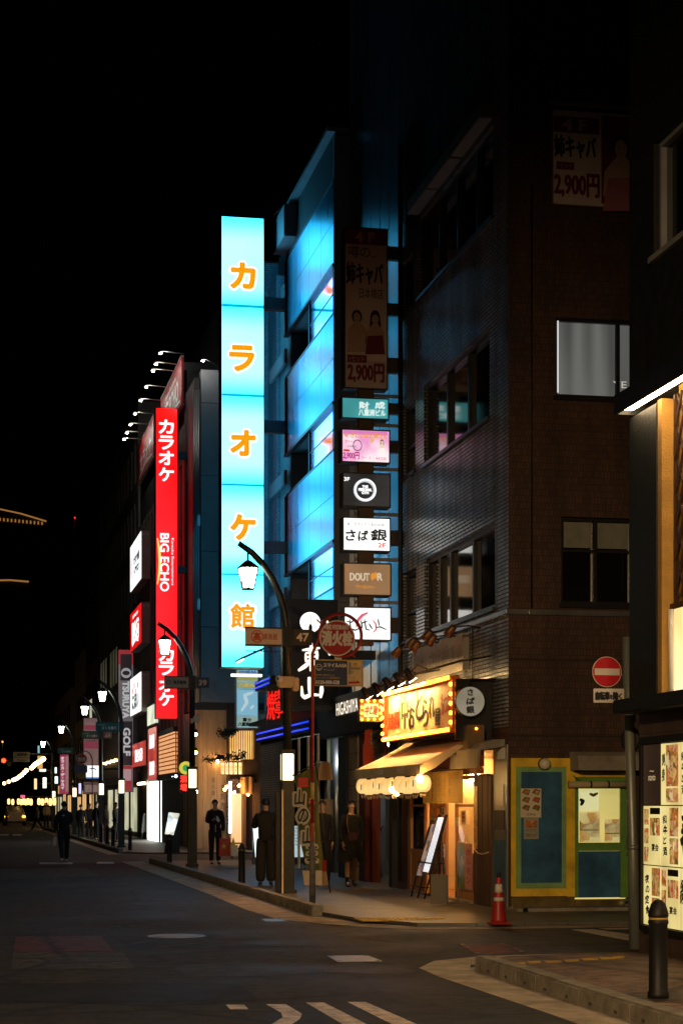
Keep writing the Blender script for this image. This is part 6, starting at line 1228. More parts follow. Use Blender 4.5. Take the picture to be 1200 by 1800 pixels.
# a tilted stand: four legs and rails, boards leaning back towards the wall
def leanbox(mb, ya, yb, z0, z1, x0, lean, th):
    mb.prism([(x0, ya, z0), (x0 + lean, ya, z1), (x0 + lean + th, ya, z1), (x0 + th, ya, z0)], (0, yb - ya, 0))
ya, yb = y0 - .5, y0 + .45
for y in (ya, yb, (ya + yb) / 2): mb.tube([(X - .02, y, .05), (X + .3, y, 1.25)], .014, 6); mb.tube([(X + .34, y, .05), (X + .28, y, 1.1)], .014, 6)
for f_ in (.16, .5): mb.tube([(X - .05 + .3 * f_, ya, .05 + 1.2 * f_), (X - .05 + .3 * f_, yb, .05 + 1.2 * f_)], .014, 6); mb.tube([(X - .05 + .3 * f_, ya, .05 + 1.2 * f_), (X + .33, ya, .05 + 1.2 * f_)], .012, 6)
mb.build('frame', t)
for lab, ya_, yb_, z0, z1, m, s in (('white menu board with fine dark writing standing in the black rack', y0 - .46, y0 - .06, .5, 1.42, emat('menu_white', (.85, .9, 1), .85), 1), ('colourful photo menu board standing left in the black rack', y0 + .0, y0 + .4, .42, 1.3, photo('menu_photo', [(.4, .1, .05), (.7, .5, .4), (.5, .45, .5), (.15, .06, .04)], 9, .25), 0)):
    t = thing('menu_board', lab, 'menu board', (X, (ya_ + yb_) / 2, z0)); b_ = MB(m); leanbox(b_, ya_, yb_, z0, z1, X + .06, .27, .02); b_.build('sheet', t); b_ = MB(M['black']); leanbox(b_, ya_ - .05, ya_ - .004, z0 - .04, z1 + .05, X + .05, .29, .05); leanbox(b_, yb_ + .004, yb_ + .05, z0 - .04, z1 + .05, X + .05, .29, .05); b_.build('frame', t)
    if s:
        k = MB(); k.use(BLK); rnd = random.Random(4); n_ = Vector((.27, 0, z1 - z0)).normalized(); 
        for i in range(5): letters(k, 'さばの味噌煮定食', (X + .055 + .13, ya_ + .06 + i * .07, (z0 + z1) / 2), U_WALL, n_, .04, .75 - .1 * (i % 3), 0, True)
        k.build('lettering', t)
g = RZ(782, 1591, .05); t = thing('barrier', 'plain grey board with a light metal stand blocking the tavern door', 'barrier', g); mb = MB(mat('grey_board', (.2, .17, .13), .6, 0, .15, 3)); a = RY(757, 1590, g.y); b = RY(785, 1537, g.y); mb.box(a.x, b.x, g.y, g.y + .03, .06, b.z, .006); mb.build('board', t)
mb = MB(M['galv']); zt = b.z - .02; xr = RY(808, 1540, g.y).x; mb.tube([(b.x + .015, g.y + .02, .06), (b.x + .015, g.y + .02, zt), (xr, g.y + .12, zt), (xr, g.y + .12, .07), (b.x + .015, g.y + .02, .07)], .012, 6); mb.build('stand', t)
g = RZ(655, 1543, .05); t = thing('sandwich_board', 'tall black signboard with small glowing characters beside the woman', 'sign board', g); mb = MB(M['black']); a = RY(640, 1543, g.y); b = RY(668, 1448, g.y); mb.prism([(a.x, g.y, .06), (b.x + .04, g.y, .06), (b.x - .02, g.y + .02, b.z - .03), (a.x + .03, g.y + .02, b.z - .1)], (0, .12, 0)); mb.build('board', t); mb = MB(emat('board_top_light', (1, .6, .25), .6)); mb.prism([(a.x + .03, g.y + .018, b.z - .098), (b.x - .02, g.y + .018, b.z - .028), (b.x - .02, g.y + .018, b.z + .0), (a.x + .03, g.y + .018, b.z - .045)], (0, .1, 0)); mb.build('light_strip', t)
k = MB(); k.use(WARMW); letters(k, 'お寿司', RY(648, 1505, g.y - .002), U_SIGN, VZ, .11, .42, .006, True); k.build('lettering', t)
t = thing('easel', 'thin wooden easel with a sloping dark ledge in the lit alcove', 'easel', RZ(664, 1541, .05)); mb = MB(M['wood_pale']); p0 = RZ(667, 1541, .05); mb.tube([p0, RY(659, 1478, p0.y)], .014, 6); mb.tube([p0 + Vector((.1, .3, 0)), RY(660, 1478, p0.y) + Vector((.02, .05, 0))], .012, 6); mb.build('leg', t); mb = MB(M['wood_dark']); mb.tube([RY(658, 1480, p0.y), RY(673, 1451, p0.y)], .022, 6); mb.build('ledge', t)
g = RZ(460, 1520, .05); t = thing('sandwich_board', 'white glowing sandwich board half hidden behind the man seen from behind', 'sign board', g); a = RY(444, 1518, g.y); b = RY(458, 1452, g.y); mb = MB(emat('aboard_glow', (.8, 1, 1), 1.4)); mb.prism([(a.x + .04, g.y - .16, .25), (b.x + .25, g.y - .16, .25), (b.x + .2, g.y, b.z), (a.x + .0, g.y, b.z)], (0, .02, 0)); mb.build('panel', t); mb = MB(M['steel'])
for s in (-.2, .25): mb.tube([(a.x + .05, g.y + s, .05), (a.x - .01, g.y, b.z)], .015, 6); mb.tube([(b.x + .27, g.y + s, .05), (b.x + .2, g.y, b.z)], .015, 6)
mb.build('frame', t); k = MB(); k.use(BLK); letters(k, '本日のおすすめ', ((a.x + b.x) / 2 + .12, g.y - .1, .75), U_SIGN, VZ, .12, .6, 0, True); k.build('lettering', t)
# banners ----------------------------------------------------------------
M['flag_green'] = mat('flag_olive', (.075, .09, .02), .8, 0, .2, 3); gp = RY(549, 1500, hy + 1.2)
yb_ = hy + 1.3; t = thing('banner_flag', 'leaning olive green banner with white edged characters behind the hydrant pole', 'banner', RZ(575, 1570, .05)); mb = MB(M['flag_green']); rows = []
for i in range(15):
    f_ = i / 14; L0 = 516 + 22 * f_ + 3 * math.sin(f_ * 7); R0 = 551 + 22 * f_ + 2 * math.sin(f_ * 5 + 1); yy = 1366 + f_ * 164
    rows.append([RY(L0 + (R0 - L0) * j / 10, yy - 20 * j / 10 * (1 - f_) + (0), yb_) + Vector((0, .035 * math.sin(j * 1.1 + f_ * 4), 0)) for j in range(11)])
mb.grid(rows); mb.build('cloth', t)
k = MB(); CW = paint('flag_white', (.4, .37, .3)); 
for s, (x, y), h, r_ in (('山', (526, 1402), 15, 0), ('の', (532, 1434), 14, 0), ('十', (541, 1440), 14, 1), ('山', (540, 1470), 16, 0), ('三', (548, 1500), 14, 0)):
    if r_: continue
    txt(k, s, CW, x - 10, y - h, x + 10, y + h, yb_ - .05, .03, wob=.008, lift=.01); txt(k, s, BLK, x - 8.5, y - h * .85, x + 8.5, y + h * .85, yb_ - .05, .006, wob=.008, lift=.03)
txt(k, '産直', paint('flag_red', (.45, .04, .03)), 524, 1367, 541, 1383, yb_ - .05, .012, lift=.012); txt(k, 'ラ', paint('flag_pink', (.55, .15, .2)), 543, 1404, 552, 1422, yb_ - .05, .012, lift=.012)
k.build('lettering', t)
mb = MB(M['black']); mb.tube([RY(513, 1364, yb_), RY(563, 1337, yb_)], .012, 6); mb.tube([RY(580, 1569, yb_ + .05), RY(556, 1340, yb_ + .05)], .012, 6); mb.build('pole', t)
mb = MB(paint('flag_check', (.5, .42, .3))); a = RY(531, 1533, yb_); 
mb.grid([[RY(531 + 4 * f_ + (573 - 531) * j / 6, 1530 + 26 * f_, yb_) + Vector((0, .03 * math.sin(j), 0)) for j in range(7)] for f_ in (0, .5, 1)]); mb.use(paint('flag_red', (.45, .04, .03))); mb.grid([[RY(566 + 8 * j, 1512 + 20 * f_, yb_ - .03) for j in (0, .5, 1)] for f_ in (0, 1)]); mb.build('hem', t)
Y = 36.3; t = thing('banner_flag', 'red banner with a large pale wave character hanging left of the awning', 'banner', RY(660, 1350, Y)); mb = MB(mat('flag_vermilion', (.5, .055, .015), .8, 0, .15, 3)); 
mb.grid([[RY(641 + 40 * j / 8 - (3 if i > 2 else 0) * (1 - j / 8), (1284 - 4 * math.sin(PI * j / 8)) + 72 * i / 8, Y) + Vector((0, .02 * math.sin(j + i * .5), 0)) for j in range(9)] for i in range(9)]); mb.build('cloth', t)
k = MB(); 
for w_, m_, l_ in ((.2, CW, .06), (.1, FD, .08)):
    for s in ([(651, 1295), (662, 1292), (671, 1287)], [(650, 1302), (662, 1303), (672, 1298), (664, 1306), (654, 1312)], [(655, 1318), (668, 1312), (670, 1320), (656, 1326)], [(657, 1334), (669, 1330), (668, 1342)]): br(k, m_, s, w_, Y, l_)
k.build('lettering', t); mb = MB(M['black']); mb.tube([RY(640, 1282, Y), RY(684, 1280, Y)], .01, 6); mb.tube([RY(684, 1280, Y), (FX, Y + .3, RY(684, 1280, Y).z)], .01, 6); mb.build('pole', t)
t = thing('machine_hood', 'tan rounded cover hanging on the wall right of the hydrant pole', 'cover', RY(570, 1365, 38.5)); mb = MB(mat('tan_cover', (.3, .2, .1), .6, 0, .15, 3)); mb.prism([RY(x, y, 38.5) for x, y in ((559, 1371), (560, 1350), (563, 1341), (570, 1338), (579, 1340), (583, 1350), (585, 1371))], (0, .5, 0)); mb.build('cover', t); mb = MB(M['steel']); q = RY(572, 1371, 38.7); mb.tube([q, (q.x, q.y, .05)], .03, 8); mb.box(q.x - .12, q.x + .16, q.y - .05, q.y + .05, 1.0, 1.75, .01); mb.build('stand', t)
# menu wall of the restaurant --------------------------------------------
t = thing('menu_wall', 'large backlit menu wall of food pictures on the brown granite of the near corner', 'menu board', (7.15, 16, .34)); X = 7.15; y1 = 19.28; cw = .52; nc = 13; zr = [.34, .985, 1.625, 2.28]
mb = MB(M['black']); ye = y1 - cw * nc; mb.box(X + .012, 7.199, ye, y1, .3, 2.32); mb.box(X - .03, X + .0, y1 + .002, y1 + .06, .28, 2.36, .004); mb.box(X - .03, X + .04, ye, y1, 2.285, 2.36); mb.box(X - .03, X + .04, ye, y1, .27, .335); mb.build('frame', t)
M['menu_cream'] = lightbox('menu_cream', (.55, .42, .13), (.84, .7, .27), .95, 1.6); M['menu_dark'] = lightbox('menu_dark', (.02, .01, .006), (.035, .018, .011), .8, 2, body=(.04, .03, .025))
rnd = random.Random(11); fc = MB(); ph = MB(M['foodlit']); k = MB(); k.flat = True
for c in range(nc):
    for r in range(3):
        a = y1 - c * cw - .008; b = y1 - (c + 1) * cw + .008; z0, z1 = zr[r] + .006, zr[r + 1] - .006; dark = (c == 0 and r == 2) or (c > 3 and rnd.random() < .15)
        fc.use(M['menu_dark'] if dark else M['menu_cream']); fc.box(X, X + .012, b, a, z0, z1); h = z1 - z0; w_ = a - b
        if dark:
            k.use(ink('menu_gold', (.7, .5, .25), .8)); letters(k, 'otanto' if c == 0 else '旬', (X, (a + b) / 2, z0 + h * .45), U_WALL, VZ, w_ * .42, h * .09); br_ = None; letters(k, '~', (X, (a + b) / 2, z0 + h * .56), U_WALL, VZ, w_ * .25, h * .02); continue
        lay = (0, 1, 2, 1, 0, 3, 3, 2, 0, 2, 1, 3, 0, 0, 3)[(c * 3 + r) % 15]
        def ph_(u0, u1, v0, v1): ph.box(X - .003, X - .0005, a - w_ * u1, a - w_ * u0, z0 + h * v0, z0 + h * v1)
        k.use(INK)
        if lay == 0: ph_(.5, .98, .5, .97); ph_(.5, .73, .04, .47); ph_(.75, .98, .04, .47); letters(k, rnd.choice(('旬彩と酒', '海鮮処', '炭焼料理', '夜の定食', '和牛と酒')), (X, a - w_ * .24, z0 + h * .5), U_WALL, VZ, w_ * .25, h * .7, .004, True, wobble=.01)
        elif lay == 1: ph_(.05, .3, .05, .3); ph_(.05, .3, .36, .62); ph_(.05, .3, .68, .95); ph_(.4, .7, .5, .8); ph_(.72, .98, .5, .8); k.use(M['dark']); k.box(X - .004, X - .001, a - w_ * .98, a - w_ * .4, z0 + h * .86, z0 + h * .97); k.use(INK); letters(k, rnd.choice(('お品書き', '居酒屋', '4F', '宴会')), (X, a - w_ * .7, z0 + h * .3), U_WALL, VZ, w_ * .4, h * .12, .003)
        elif lay == 2: letters(k, rnd.choice(('八吉', '肴', '凛', '花鳥')), (X, a - w_ * .35, z0 + h * .5), U_WALL, VZ, w_ * .5, h * .85, .018, True, wobble=.02); letters(k, '炭火焼きと地酒', (X, a - w_ * .8, z0 + h * .55), U_WALL, VZ, w_ * .12, h * .7, 0, True); 
        else: ph_(.3, .98, .3, .97); ph_(.3, .98, .04, .27); letters(k, rnd.choice(('酒肴', '鍋', '串焼き', '寿司', '刺身')), (X, a - w_ * .16, z0 + h * .6), U_WALL, VZ, w_ * .2, h * .5, .004, True, wobble=.008)
fc.build('panels', t); ph.build('food_pictures', t); k.build('lettering', t)
# lit menu stand and boards before the dark front --------------------------
g = RZ(303, 1480, .05); t = thing('menu_stand', 'slanted lit menu stand of small pictures before the dark front', 'menu board', g); Y = 58.9; mb = MB(photo('stand_print', [(.5, .2, .1), (.9, .95, .9), (.8, .9, 1), (.3, .35, .3), (.9, .8, .6)], 7, 1.1)); mb.prism([RY(x, y, Y) for x, y in ((290, 1466), (305, 1468), (316, 1430), (297, 1428))], (0, .03, 0)); mb.build('face', t); mb = MB(M['black']); mb.prism([RY(x, y, Y + .04) for x, y in ((290, 1500), (316, 1500), (317, 1430), (300, 1432))], (0, .25, 0)); mb.build('stand', t)
g = RZ(250, 1476, .05); t = thing('sandwich_board', 'slim grey edged sandwich board left of the bright white entrance', 'sign board', g); Y = g.y; mb = MB(M['frame_dark']); mb.prism([RY(x, y, Y) for x, y in ((248, 1464), (257, 1462), (256, 1431), (252, 1431))], (0, .03, 0)); mb.build('board', t); mb = MB(M['steel']); mb.tube([RY(249, 1480, Y), RY(254, 1430, Y)], .02, 6); mb.tube([RY(258, 1480, Y + .3), RY(255, 1430, Y)], .02, 6); mb.build('frame', t)
# lantern box, curtain and tube light of the wooden tavern -----------------
EYf = EY - .35; s0 = None
for i, px in enumerate((391.5, 399, 406.5, 414, 422)):
    q = RY(px, 1362, EYf); lab = 'slim square paper lamp on the wooden tavern eave, ' + ('leftmost', 'second from left', 'middle', 'fourth from left', 'rightmost')[i] + ' of five'
    if not s0:
        t = s0 = thing('paper_lamp', lab, 'lamp', q, 'square paper lamps on the wooden tavern eave'); mb = MB(lightbox('paper_lamp_glow', (1, .55, .15), (1, .8, .42), 1.5, 5)); mb.box(q.x - .05, q.x + .05, EYf - .05, EYf + .05, q.z + .02, q.z + .43); mb.build('shade', t); mb = MB(M['wood_dark'])
        for z in (q.z, q.z + .43): mb.box(q.x - .06, q.x + .06, EYf - .06, EYf + .06, z, z + .02)
        mb.build('frame', t); k = MB(); k.use(paint('lamp_ink', (.25, .1, .03))); letters(k, '酒肴', (q.x, EYf - .052, q.z + .22), U_SIGN, VZ, .06, .25, 0, True); k.build('lettering', t)
    else: t = copy_tree(s0); t.location = q; t['label'] = lab
t = thing('door_curtain', 'orange lit cloth curtain over the wooden tavern entrance', 'curtain', RY(434, 1380, EYf)); mb = MB(mat('curtain_orange', (.6, .3, .12), .85, 0, .12, 3)); mb.grid([[RY(422 + 25 * j / 8, 1366 + 30 * i / 4, EYf) + Vector((0, .03 * math.sin(j * 1.7), 0)) for j in range(9)] for i in range(5)]); mb.build('cloth', t); mb = MB(M['wood_dark']); mb.tube([RY(420, 1365, EYf), RY(449, 1365, EYf)], .02, 6); mb.build('rod', t)
t = thing('tube_light', 'tall upright white tube light by the wooden tavern entrance', 'lamp', RY(404, 1465, EYf - .2)); mb = MB(emat('tube_white', (1, .95, .9), 12)); a = RY(404.5, 1464, EYf - .2); b = RY(404.5, 1374, EYf - .2); mb.tube([a, b], .045, 10); mb.build('tube', t); mb = MB(M['white_paint']); mb.lathe(b, [(.06, 0), (.06, .05)], 10); mb.lathe(a - Vector((0, 0, .05)), [(.06, 0), (.06, .05)], 10); mb.tube([a, (a.x, a.y, .05)], .03, 8); mb.build('fitting', t)
for i, (px, py) in enumerate(((395, 1388), (399, 1383), (412, 1393), (420, 1381), (436, 1397))):
    q = RY(px, py, EYf - .15); t = thing('hanging_bulb', 'small warm bulb hanging by the upright tube light, ' + ('lowest on its left', 'close to its left', 'right beside it', 'before the orange curtain', 'rightmost and faintest')[i], 'bulb', q, 'bulbs at the wooden tavern entrance'); mb = MB(emat('warm_bulb_%s' % 'abcde'[i], (1, .55, .18), 80 if i < 4 else 20)); mb.ball(q, .05, 8); mb.build('glass', t); mb = MB(M['dark']); mb.tube([q + Vector((0, 0, .05)), (q.x, q.y, 2.56)], .008, 4); mb.build('cord', t)
# garlands of leaves along the eave
M['leaf'] = mat('garland_leaf', (.06, .055, .025), .7, 0, .5, 12)
for lab, p0, p1 in (('garland of dry leaves along the wooden tavern eave', (356, 1336), (432, 1328)), ('garland of dry leaves higher up beside the directory sign', (386, 1291), (416, 1284))):
    t = thing('garland', lab, 'garland', RY(p0[0], p0[1], EYf - .3)); mb = MB(M['leaf']); rnd = random.Random(p0[0])
    for i in range(260):
        f_ = rnd.random(); q = RY(p0[0] + (p1[0] - p0[0]) * f_, p0[1] + (p1[1] - p0[1]) * f_, EYf - .3) + Vector((rnd.gauss(0, .05), rnd.gauss(0, .07), rnd.gauss(0, .07) + .06 * math.sin(f_ * 22))); d1 = Vector((rnd.gauss(0, 1), rnd.gauss(0, 1), rnd.gauss(0, 1))).normalized() * .06; d2 = d1.orthogonal().normalized() * .035; mb.face([q - d1, q + d2, q + d1, q - d2])
    mb.flat = True; mb.build('leaves', t)
    mb = MB(M['wood_dark']); mb.tube([RY(p0[0], p0[1], EYf - .3), RY(p1[0], p1[1], EYf - .3)], .015, 5); mb.build('wire', t)
t = thing('wall_mural', 'upright column of dark characters painted on the pale plank wall', 'sign', RY(391, 1400, TY - .1)); k = MB(); k.use(paint('mural_ink', (.2, .13, .07))); Y = TY - .085; txt(k, '鳥料理', k.ms[0], 388, 1378, 396, 1425, Y, .01, vertical=True); txt(k, '炭火焼', k.ms[0], 372, 1366, 378, 1400, Y, .006, vertical=True); k.build('lettering', t)
g = RZ(415, 1509, .05); t = thing('stool', 'low wooden bench with thin legs by the wooden tavern entrance', 'stool', g); mb = MB(M['wood']); mb.box(g.x - .15, g.x + .25, g.y - .15, g.y + .15, .48, .52, .008); mb.build('seat', t)
for dx in (-.12, .22):
    for dy in (-.12, .12): mb = MB(M['wood_dark']); mb.tube([(g.x + dx, g.y + dy, .05), (g.x + dx * .9, g.y + dy * .9, .485)], .014, 6); mb.build('leg', t)
# ================================================================ people
def skin(name, joints, edges, m, parent, loc, yaw, sub=2, root=0):
    me = bpy.data.meshes.new(name); me.from_pydata([j[0] for j in joints], edges, []); o = bpy.data.objects.new(name, me); COL.objects.link(o)
    md = o.modifiers.new('skin', 'SKIN'); md.use_smooth_shade = True; md.branch_smoothing = .3
    sv = me.skin_vertices[0].data
    for i, j in enumerate(joints): r = j[1]; sv[i].radius = r if isinstance(r, tuple) else (r, r); sv[i].use_root = i == root
    o.modifiers.new('sub', 'SUBSURF').render_levels = sub; o.modifiers['sub'].levels = sub
    m2 = bpy.data.meshes.new_from_object(o.evaluated_get(bpy.context.evaluated_depsgraph_get())); bpy.data.objects.remove(o); bpy.data.meshes.remove(me)
    m2.transform(Matrix.Rotation(yaw, 4, 'Z')); m2.materials.clear(); m2.materials.append(m); m2.polygons.foreach_set('use_smooth', [True] * len(m2.polygons))
    r = bpy.data.objects.new(name, m2); COL.objects.link(r); r.parent = parent; return r
M['skin'] = mat('skin', (.42, .25, .17), .55, 0, .06, 8); M['hair'] = mat('hair', (.012, .01, .009), .45, 0, .3, 30)
M['cloth_black'] = mat('cloth_black', (.007, .007, .008), .85, 0, .3, 8, .3, 90); M['cloth_white'] = mat('cloth_white', (.6, .6, .6), .8, 0, .1, 6)
M['cloth_charcoal'] = mat('cloth_charcoal', (.009, .009, .01), .85, 0, .3, 8); M['shoe_white'] = mat('shoe_white', (.6, .58, .55), .6); M['shoe_black'] = mat('shoe_black', (.015, .015, .015), .4)
def person(label, px, py, z, yaw, H=1.7, arms=((.05, 0), (.05, 0)), legs=((0, 0), (0, 0)), top=None, trous=None, shoes=None, wide=0, coat=0, hairlen=0, bare=False, group=None, fingers=True, loose=1.0, loc=None):
    """arms: per side (swing forward, bend) ; legs: per side (swing forward, knee bend). The figure faces -y before yaw."""
    loc = loc or RZ(px, py, z); s = H / 1.72; t = thing('person', label, 'person', loc, group)
    top = top or M['cloth_black']; trous = trous or M['cloth_charcoal']; shoes = shoes or M['shoe_black']
    J = []; E = []
    def add(p, r, par=None):
        J.append((tuple(a * s for a in p), tuple(a * s for a in r) if isinstance(r, tuple) else r * s)); 
        if par is not None: E.append((par, len(J) - 1))
        return len(J) - 1
    pel = add((0, 0, .95), (.1, .08)); sp = add((0, .01, 1.12), (.1, .08), pel); ch = add((0, .01, 1.3), (.125, .085), sp); nb = add((0, .01, 1.45), (.06, .055), ch); nk = add((0, 0, 1.5), (.05, .05), nb); jaw = add((0, -.015, 1.56), (.062, .07), nk); sk = add((0, .0, 1.635), (.075, .09), jaw); tp = add((0, .005, 1.695), (.05, .06), sk); nose = add((0, -.1, 1.595), (.012, .014), jaw)
    ends = {}
    for i, sd in enumerate((-1, 1)):
        sw, bend = arms[i]; sh = add((sd * .17, .01, 1.4), .045, ch); L1, L2 = .28, .25
        el = (sd * .225, -math.sin(sw) * L1 + .01, 1.4 - math.cos(sw) * L1); e = add(el, .04, sh); a2 = sw + bend
        wr = (sd * (.225 - .1 * min(1, bend)), el[1] - math.sin(a2) * L2, el[2] - math.cos(a2) * L2); w = add(wr, .026, e)
        d = Vector((0, -math.sin(a2), -math.cos(a2))); pm = Vector(wr) + d * .06; p_ = add(tuple(pm), (.034, .02), w)
        if fingers:
            for q, (oy, l) in enumerate(((-.026, .075), (-.009, .085), (.009, .08), (.026, .062))):
                side = Vector((0, math.cos(a2), -math.sin(a2))) * oy; f1 = add(tuple(pm + d * .04 + side), .0095, p_); f2 = add(tuple(pm + d * (.04 + l * .55) + side + Vector((-sd * .012, 0, 0))), .0085, f1); add(tuple(pm + d * (.04 + l * .85) + side + Vector((-sd * .035, 0, 0))), .007, f2)
            th = Vector((-sd * .02, -.03 * math.cos(a2), .03 * math.sin(a2))); f1 = add(tuple(pm + th), .011, p_); add(tuple(pm + th * 1.7 + d * .035), .009, f1)
        ends[sd] = (el, wr, pm)
    lg = {}
    for i, sd in enumerate((-1, 1)):
        sw, kb = legs[i]; hp_ = add((sd * .085, 0, .9), (.07, .075), pel); L1, L2 = .41, .42
        kn = (sd * .1, -math.sin(sw) * L1, .9 - math.cos(sw) * L1); k_ = add(kn, (.055, .06), hp_); a2 = sw - kb
        an = (sd * .105, kn[1] - math.sin(a2) * L2, max(.085, kn[2] - math.cos(a2) * L2)); mid = tuple(kn[q] * .6 + an[q] * .4 for q in range(3)); mc = add((mid[0], mid[1] + .015, mid[2]), (.05, .055), k_); a_ = add(an, (.034, .038), mc); ft = add((sd * .115, an[1] - .13, max(.035, an[2] - .05)), (.034, .024), a_); lg[sd] = (kn, an)
    skin('body', J, E, M['skin'], t, loc, yaw)
    lift = min(lg[-1][1][2], lg[1][1][2]) - .085
    R = Matrix.Rotation(yaw, 4, 'Z')
    def child(name, mb, par=t):
        for i, v in enumerate(mb.v): mb.v[i] = loc + R @ (Vector(v) * s)
        return mb.build(name, par)
    # face
    mb = MB(M['hair']); mb.ball((-.03, -.079, 1.615), .0095, 8, (1.3, .5, .6)); mb.ball((.03, -.079, 1.615), .0095, 8, (1.3, .5, .6)); mb.box(-.046, -.018, -.084, -.076, 1.635, 1.641); mb.box(.018, .046, -.084, -.076, 1.635, 1.641); mb.use(paint('lips', (.3, .09, .07))); mb.ball((0, -.082, 1.548), .018, 8, (1, .35, .3)); mb.use(M['skin']); mb.ball((-.076, .01, 1.6), .022, 8, (.4, .8, 1.2)); mb.ball((.076, .01, 1.6), .022, 8, (.4, .8, 1.2)); child('face', mb)
    # hair: a cap with an uneven fringe, longer behind
    mb = MB(M['hair']); rows = []; rnd = random.Random(int(px))
    for a in range(9):
        th = PI * .68 * a / 8; row = []
        for k in range(20):
            ph = 2 * PI * k / 20; fr = .5 + .5 * math.cos(ph + PI / 2)     # 1 at the front (-y)
            lim = th * (1 - .4 * fr); rr = 1 + rnd.uniform(-.03, .05)
            row.append((.086 * rr * math.sin(lim) * math.cos(ph), .01 + .104 * rr * math.sin(lim) * math.sin(ph), 1.625 + .098 * rr * math.cos(lim)))
        rows.append(row)
    mb.grid(rows, True)
    if hairlen:
        rows = []
        for a in range(7):
            f_ = a / 6; rows.append([((.085 + .03 * f_) * math.cos(ph) * (1.05 + .06 * math.sin(7 * ph + a)), .015 + (.1 - .01 * f_) * math.sin(ph) - .03 * f_, 1.63 - hairlen * f_) for ph in [PI * (-.12 + 1.24 * k / 14) for k in range(15)]])
        mb.grid(rows); mb.grid([[(x * 1.06, y + .02, z) for x, y, z in r] for r in rows])
    child('hair', mb)
    # clothes
    J = []; E = []; g_ = .016 * loose
    a = add((0, 0, .8 if not coat else .86), (.158 + g_, .125 + g_)); b = add((0, .01, 1.1), (.14 + g_, .115 + g_), a); c = add((0, .012, 1.31), (.15 + g_ * .7, .115 + g_), b); d = add((0, .012, 1.43), (.09 + g_, .07 + g_), c); add((0, .01, 1.475), (.068, .062), d)
    for sd in (-1, 1):
        el, wr, pm = ends[sd]; h = add((sd * .168, .01, 1.39), .052 + g_ * .5, c); e = add(el, .047 + g_ * .8, h); mid = tuple((el[q] + wr[q]) / 2 for q in range(3)); w0 = add(mid, .042 + g_ * .8, e); add(wr, .04 + g_ * .6, w0)
    skin('jacket', J, E, top, t, loc, yaw)
    if not bare:
        J = []; E = []; a = add((0, 0, 1.02), (.14, .115)); w_ = wide
        for sd in (-1, 1):
            kn, an = lg[sd]; h = add((sd * .088, 0, .86), (.1 + w_ * .15, .105 + w_ * .15), a); k_ = add(kn, (.075 + w_ * .45, .08 + w_ * .45), h); mid = tuple((kn[q] + an[q]) / 2 for q in range(3)); c = add((mid[0], mid[1] + .01, mid[2]), (.065 + w_ * .75, .07 + w_ * .75), k_); add((an[0], an[1], an[2] - .02), (.056 + w_ * .6, .06 + w_ * .6), c)
        skin('trousers', J, E, trous, t, loc, yaw)
    for sd in (-1, 1):
        kn, an = lg[sd]; J = []; E = []; z = an[2] - .045; a = add((an[0], an[1] + .035, z - .002), (.04, .036)); b = add((an[0], an[1] - .02, z + .002), (.044, .042), a); c = add((an[0] + sd * .006, an[1] - .1, z - .012), (.045, .03), b); add((an[0] + sd * .008, an[1] - .165, z - .016), (.034, .022), c)
        if bare == 'boots': e = add((an[0], an[1] + .012, an[2] + .02), (.044, .048), b); add((an[0], an[1] + .015, an[2] + .13), (.05, .055), e)
        skin('shoe', J, E, shoes, t, loc, yaw, 1)
    if coat:
        rows = []; n = 26
        for i in range(9):
            f_ = i / 8; rows.append([((.165 + .13 * f_ + .012 * math.sin(5 * ph + i)) * math.cos(ph), .01 + (.125 + .1 * f_ + .01 * math.sin(7 * ph)) * math.sin(ph), 1.05 - (1.05 - coat) * f_) for ph in [PI * (-.5 + .09) + 2 * PI * .91 * k / n for k in range(n + 1)]])
        mb = MB(top); mb.grid(rows); mb.grid([[(x * .97, y * .97, z) for x, y, z in r] for r in rows]); child('coat_skirt', mb)
        rows = []
        for i in range(5): f_ = i / 4; rows.append([((.15 + .05 * f_) * math.cos(ph), (.115 + .04 * f_) * math.sin(ph), 1.0 - .42 * f_) for ph in [2 * PI * k / 20 for k in range(21)]])
        mb = MB(M['cloth_charcoal']); mb.grid(rows); child('dress', mb)
    return t, loc, R, s, ends, child
p1 = person('man in black with white shoes walking away up the road', 113, 1515, 0, PI + .15, 1.74, arms=((.5, .9), (.05, .1)), legs=((.22, .02), (-.2, .25)), shoes=M['shoe_white'], loose=1.7)
p2 = person('young man in a black tracksuit with white sleeve, looking at his phone', 378, 1519, .05, .08, 1.73, arms=((.25, 1.5), (.02, .12)), legs=((.06, .02), (-.03, .05)), loose=1.8, trous=M['cloth_black'])
p3 = person('person in wide black trousers seen from behind on the pavement', 467, 1556, .05, PI - .1, 1.72, arms=((.1, .15), (.55, 1.2)), legs=((.03, .0), (-.03, .03)), wide=.055, loose=1.6)
p4 = person('dark clothed person mostly hidden behind the green banner', 566, 1557, .05, -.2, 1.68, arms=((.05, .2), (.05, .15)), legs=((.12, 0), (-.1, .1)), loose=1.6)
p5 = person('woman with long dark hair in a long open black coat walking towards us', 617, 1559, .05, .05, 1.68, arms=((.08, .25), (-.05, .2)), legs=((.14, .02), (-.16, .2)), coat=.5, hairlen=.3, bare='boots', loose=1.2)
